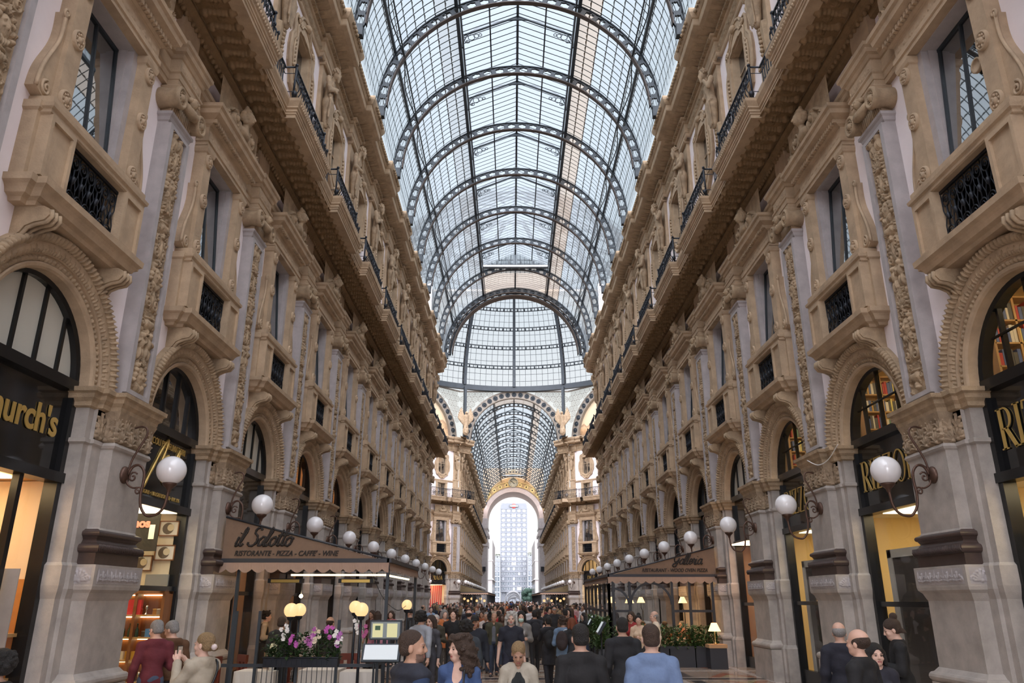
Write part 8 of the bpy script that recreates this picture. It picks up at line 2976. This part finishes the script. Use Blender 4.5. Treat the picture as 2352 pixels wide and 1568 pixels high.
for s in (-1, 1):
    for k in range(3):
        q = MB(); q.tube(smooth_pts([(s * (0.13 + 0.02 * k), -0.05, 1.50), (s * (0.20 + 0.022 * k), -0.03, 1.44), (s * (0.255 + 0.012 * k), -0.03, 1.15)], 4), 0.006, 4)
        worn('red_head', 'sleeve_stripe', q, M_WHITE)
# seated guests in the veranda
for i, (x, y, yaw, sk, hr, c, wd) in enumerate(((5.55, 31.0, 60, 'light', 'brown', (0.05, 0.04, 0.05), 'in dark clothes left'), (6.3, 31.4, 120, 'light', 'grey', (0.35, 0.16, 0.12), 'in rusty top right'), (4.75, 31.1, -70, 'tan', 'black', (0.03, 0.03, 0.03), 'in black nearest the arch'))):
    ms = person_meshes(vox=0.016, hair='short', arms=('bent', 'bent'), seated=True, hands=False, female=(i == 1))
    b = person_object(ms, (x, y, -0.42), D(yaw), 1.75, SKINS[sk], HAIRS[hr], c, (0.03, 0.03, 0.04), label='seated diner %s inside the right veranda' % wd)
    q = MB(); q.box(-0.22, 0.22, -0.22, 0.22, 0.38, 0.43); q.box(-0.22, 0.22, -0.24, -0.20, 0.43, 0.9)
    for a in (-0.19, 0.19):
        for c_ in (-0.19, 0.19): q.box(a - 0.02, a + 0.02, c_ - 0.02, c_ + 0.02, 0, 0.38)
    tag(obj('dining_chair', q, M_WOOD, None, (x, y, 0), D(yaw)), 'dark chair under the seated diner %s' % wd, 'chair')

# ------------------------------------------------------------------ the crowd
VAR = []
for i, o in enumerate((dict(hair='short', stride=0.16), dict(hair='short', stride=-0.14, coat=True), dict(hair='long', female=True, stride=0.12), dict(hair='bob', female=True, coat=True, hem=0.7), dict(hair='wavy', arms=('bent', 'down')),
                       dict(hair='bald', stride=0.1, fat=1.12), dict(hair='pony', female=True, arms=('bent', 'bent')), dict(hair='long', female=True, skirt=True), dict(hair='cap', coat=True, stride=0.12), dict(hair='bun', female=True, arms=('phone_up', 'down')), dict(hair='buzz', sleeves='short', arms=('down', 'bent')), dict(hair='afro', arms=('phone_up', 'phone_up')))):
    ms = person_meshes(vox=0.021, hands=False, face=True, **o)
    d = {}
    for k, mt in (('body', [M_SKIN, M_LIP, M_EYE, M_HAIRF]), ('top', M_CLOTH), ('trousers', M_CLOTH), ('shoes', M_SHOE), ('hair', M_HAIR)):
        if k in ms: d[k] = ms[k].mesh({'body': 'person'}.get(k, k), mt)
    VAR.append(d)
TOPS = [('white', (0.60, 0.59, 0.60)), ('white', (0.7, 0.68, 0.68)), ('cream', (0.55, 0.48, 0.38)), ('black', (0.014, 0.014, 0.016)), ('dark navy', (0.02, 0.025, 0.05)), ('red', (0.40, 0.03, 0.03)), ('pale pink', (0.55, 0.30, 0.30)), ('beige', (0.42, 0.34, 0.25)), ('charcoal', (0.045, 0.045, 0.05)), ('blue', (0.05, 0.10, 0.30)),
        ('grey', (0.22, 0.22, 0.23)), ('brown', (0.10, 0.055, 0.03)), ('olive', (0.08, 0.08, 0.04)), ('orange', (0.50, 0.16, 0.05)), ('maroon', (0.14, 0.02, 0.03)), ('black', (0.012, 0.012, 0.013)), ('charcoal', (0.03, 0.03, 0.034)), ('light blue', (0.26, 0.36, 0.50))]
LEGS = [(0.02, 0.02, 0.024), (0.04, 0.055, 0.09), (0.015, 0.015, 0.017), (0.10, 0.09, 0.08), (0.06, 0.07, 0.10)]
rnd = random.Random(21)
spots = []


def free(x, y, r=0.62):
    return all((x - a) ** 2 + (y - b) ** 2 > r * r for a, b in spots)


for b, ms, s in PEOPLE.values(): spots.append((b.location.x, b.location.y))
zones = [(24, 38, 2.55, 26, 0.75), (38, 64, 5.4, 105, 0.0), (64, 100, 9.0, 105, 0.0), (100, 175, 3.0, 62, 0.0)]
crowd = []
for y0, y1, xm, n, gap in zones:
    k = tries = 0
    while k < n and tries < 4000:
        tries += 1
        x = rnd.uniform(-xm, xm); y = rnd.uniform(y0, y1)
        if gap and abs(x - 0.15) < gap * (1 - (y - y0) / (y1 - y0) * 0.8): continue
        if y < 40 and x > 2.4 and y > 26: continue
        if not free(x, y): continue
        spots.append((x, y)); crowd.append((x, y)); k += 1


def px_of(x, y):
    return 1176 + 1740 * (x - CAM[0]) / (y * math.cos(PITCH))


def ordinal(n):
    if n <= 20: return ORD[n - 1]
    return '%d%s' % (n, {1: 'st', 2: 'nd', 3: 'rd'}.get(n % 10 if n % 100 not in (11, 12, 13) else 0, 'th'))


crowd.sort(key=lambda p: px_of(*p))
bands = {'nearer': 0, 'middle': 0, 'octagon': 0, 'farthest': 0}
HN = list(HAIRS)
for i, (x, y) in enumerate(crowd):
    band = 'nearer' if y < 38 else ('middle' if y < 64 else ('octagon' if y < 100 else 'farthest'))
    bands[band] += 1
    v = VAR[rnd.randrange(len(VAR))]
    tn, tc = rnd.choice(TOPS); lg = rnd.choice(LEGS)
    hn = rnd.choice(['black', 'black', 'brown', 'brown', 'brown', 'grey', 'blond', 'red'])
    sk = SKINS[rnd.choice(['light', 'fair', 'tan', 'light', 'tan', 'dark'])]
    yaw = rnd.choice([0, PI, PI, 0.4, -0.4, PI + 0.5, PI - 0.5, PI / 2, -PI / 2]) + rnd.uniform(-0.25, 0.25)
    H = rnd.uniform(1.62, 1.86)
    person_object(v, (x, y, 0), yaw, H, sk, HAIRS[hn], tc, lg, label='person in %s top with %s hair, %s part of crowd, %s from its left' % (tn, hn, band, ordinal(bands[band])), group='people in the %s part of the crowd' % band)
# ------------------------------------------------------------------ the square beyond the end arch
M_CONC = mat('shaded_blue_concrete', (0.15, 0.165, 0.19), 0.7, var=0.1, scale=0.4)  # shade of the backlit fronts put into the base colour
M_PALE = mat('shaded_marble_front', (0.24, 0.225, 0.22), 0.8, var=0.08, scale=0.3)  # darkened too, backlit shade carried by the colour
M_TGLASS = mat('tower_window', (0.10, 0.12, 0.14), 0.08, spec=0.8)
gp = MB(); gp.box(-120, 120, Y_END + 9, 600, -0.3, -0.01)
tag(obj('ground', gp, mat('square_paving', (0.2, 0.195, 0.19), 0.8)), kind='structure')
tw = empty('tower_block', (0.9, 510, 0), 0, 'backlit grey high-rise with rows of windows and rooftop sign beyond the arch', 'building')
W = 8.55
q = MB(); q.box(-W, W, 0, 14, 7.0, 61.5); q.box(-W + 0.4, W - 0.4, 0.3, 13, 61.5, 62.6); q.box(-W, W, 1.5, 14, 0, 7.0)
for x in (-W + 0.5, W - 0.5, -W / 2, W / 2, 0): q.box(x - 0.4, x + 0.4, 0.2, 1.2, 0, 7.0)
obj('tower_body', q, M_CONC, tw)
q = MB()
NF = 17
for i in range(NF + 1):
    z = 7.0 + 52 * i / NF
    q.box(-W - 0.05, W + 0.05, -0.35, 0, z - 0.25, z + 0.35)
for i in range(6):
    x = -W + 2 * W * i / 5
    q.box(x - 0.22, x + 0.22, -0.3, 0, 7, 59.5)
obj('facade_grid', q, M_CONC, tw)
wl = MB(); wf = MB(); wlit = MB(); wd = MB()
rw = random.Random(3)
cell = 2 * W / 5
for i in range(NF):
    z = 7.0 + 52 * i / NF
    for j in range(5):
        x0 = -W + cell * j
        r = rw.random()
        t = wlit if (j == 2 and i in (5, 6, 15)) or (r < 0.03) else wl
        t.box(x0 + 0.5, x0 + cell - 0.5, -0.1, -0.02, z + 0.95, z + 2.75)
        wf.box(x0 + 0.95, x0 + cell - 0.95, -0.18, -0.05, z + 0.75, z + 0.95); wf.box(x0 + 0.95, x0 + cell - 0.95, -0.18, -0.05, z + 2.65, z + 2.8)
        for s in (0.95, cell - 1.15): wf.box(x0 + s, x0 + s + 0.2, -0.18, -0.05, z + 0.8, z + 2.8)
        if rw.random() < 0.45: wd.box(x0 + 1.15, x0 + cell - 1.15, -0.14, -0.08, z + 0.95, z + 2.65)
obj('window_band', wl, M_TGLASS, tw); obj('window_frame', wf, mat('shaded_window_frame', (0.28, 0.295, 0.32), 0.6), tw)  # frame white lowered to carry the backlit shade
obj('drawn_blind', wd, mat('light_blind', (0.22, 0.235, 0.26), 0.7), tw)
obj('lit_window', wlit, lamp_mat('tower_lit_window', (1.0, 0.84, 0.62), 0.6), tw)
sg = empty('rooftop_sign', (0.9, 509.5, 60.8), 0, 'red disc and black bar rooftop sign on the high-rise', 'sign')
q = MB(); q.lathe([(0, -0.1), (1.55, -0.1), (1.55, 0.1)], n=24, axis='Y'); obj('red_disc', q, mat('sign_red', (0.65, 0.06, 0.05), 0.5), sg)
q = MB(); q.box(-3.0, 3.0, -0.3, -0.1, -0.75, 0.75); obj('black_bar', q, mat('sign_black', (0.05, 0.055, 0.065), 0.5), sg)
m, w = block_text('MARTINI', 1.25, bold=0.02, xs=1.0)
k = 5.2 / w
obj('lettering', MB().merge(m, Matrix.Translation((-2.6, -0.32, -0.45)) @ Matrix.Diagonal((-k, 1, 1, 1))), M_WHITE, sg)
for s, x0, x1, zt in ((-1, -16.5, -8.0, 27.6), (1, 9.8, 18.5, 28.6)):
    sb = empty('side_block', (0, 502, 0), 0, 'white gridded office block %s of the high-rise' % side_words(s), 'building')
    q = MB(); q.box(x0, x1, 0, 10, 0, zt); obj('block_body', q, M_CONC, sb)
    q = MB(); a = MB()
    for i in range(8):
        for j in range(5):
            xx = x0 + (x1 - x0) * (j + 0.2) / 5; zz = 4 + i * (zt - 5) / 7.2
            q.box(xx, xx + (x1 - x0) / 5 * 0.65, -0.1, 0, zz, zz + 2.2)
    obj('window_band', q, M_TGLASS, sb)
    for j in range(6): a.box(x0 + (x1 - x0) * j / 5 - 0.15, x0 + (x1 - x0) * j / 5 + 0.15, -0.4, 0, 0, zt)
    for i in range(9): a.box(x0, x1, -0.4, 0, 3.2 + i * (zt - 5) / 7.2, 3.7 + i * (zt - 5) / 7.2)
    obj('facade_grid', a, mat('white_concrete', (0.24, 0.26, 0.29), 0.7), sb)
    for k in range(5):
        sh = leaves_mb((-1.0, -1, 0), (1.0, 1, 1.8), 160, 0.6, 80 + k)
        tag(obj('roof_shrub', sh, M_LEAF, None, (x0 + 1 + (x1 - x0 - 2) * k / 4, 504, zt)), 'dark shrub on the roof edge of the %s office block, %s' % (side_words(s), ORD[k]), 'shrub', 'roof shrubs')
# the two gabled palaces flanking the square
for s in (-1, 1):
    xi = -6.65 if s < 0 else 7.15
    xo = xi + s * 14
    pv = empty('palace_block', (0, 255, 0), 0, 'pale stone palace end with gabled roof, %s of the square' % side_words(s), 'building')
    q = MB()
    q.prism([(xi, 0), (xo, 0), (xo, 24), (xi + s * 1.7, 24.0), (xi, 20.6)] if s > 0 else [(xo, 0), (xi, 0), (xi, 20.6), (xi + s * 1.7, 24.0), (xo, 24)], 0, 40)
    obj('stone_body', q, M_PALE, pv)
    q = MB()
    for z in (8.4, 14.0): q.box(min(xi - s * 0.12, xo), max(xi - s * 0.12, xo), -0.15, 40, z, z + 0.3)
    q.box(min(xi - s * 0.45, xo), max(xi - s * 0.45, xo), -0.3, 40, 8.2, 8.4)
    obj('string_course', q, M_MARBLE, pv)
    q = MB()
    for i in range(5): q.box(xi - s * 0.02 - 0.02, xi - s * 0.02 + 0.02, 3 + 7 * i, 6 + 7 * i, 1.0, 7.0)
    obj('side_arch_opening', q, M_TGLASS, pv)
# white looping pavilion sculpture and tree
sc = MB()
M_WS = mat('white_sculpture', (0.3, 0.31, 0.33), 0.5)
for k, (cx, w_, h_, th) in enumerate(((0.0, 3.0, 3.9, 0.30), (0.25, 2.4, 3.1, 0.28), (0.5, 2.6, 2.2, 0.34), (-0.3, 1.6, 1.8, 0.25))):
    pts = [(cx + w_ * math.cos(a) * (1 if a > PI / 2 else 0.85), 0.6 * k, 0.9 + h_ * math.sin(a) ** 0.8) for a in np.linspace(0.05, PI - 0.05, 24)]
    sc.tube(pts, [th * (0.3 + math.sin(a)) for a in np.linspace(0.1, PI - 0.1, 24)], 7)
sc.box(-3.0, 3.2, -0.4, 2.2, 0, 1.0)
tag(obj('arched_sculpture', sc, M_WS, None, (0.25, 280, 0)), 'white looping arched sculpture in the square beyond the arch', 'sculpture')
tr = empty('tree', (5.7, 300, 0), 0, 'round green tree in the square right of the white sculpture', 'tree')
q = MB(); q.tube([(0, 0, 0), (0.1, 0, 1.5), (0, 0, 3)], [0.25, 0.2, 0.15], 7); obj('trunk', q, M_WOOD, tr)
F = Field((-3, -3, 0.6), (3, 3, 7.2), 0.22)
rt_ = random.Random(5)
for i in range(28):
    a = rt_.uniform(0, 2 * PI); z = rt_.uniform(2, 5.6); r = 1.7 * math.sqrt(max(0.1, 1 - ((z - 3.7) / 3) ** 2))
    F.ell((r * math.cos(a), r * math.sin(a), z), (0.9, 0.9, 0.85), 0.2)
cr = F.mb(); cr.merge(leaves_mb((-2.4, -2.4, 1.4), (2.4, 2.4, 6.3), 900, 0.5, 9))
obj('crown', cr, mat('blue_green_leaf', (0.06, 0.12, 0.09), 0.7, var=0.4, scale=1.2), tr)
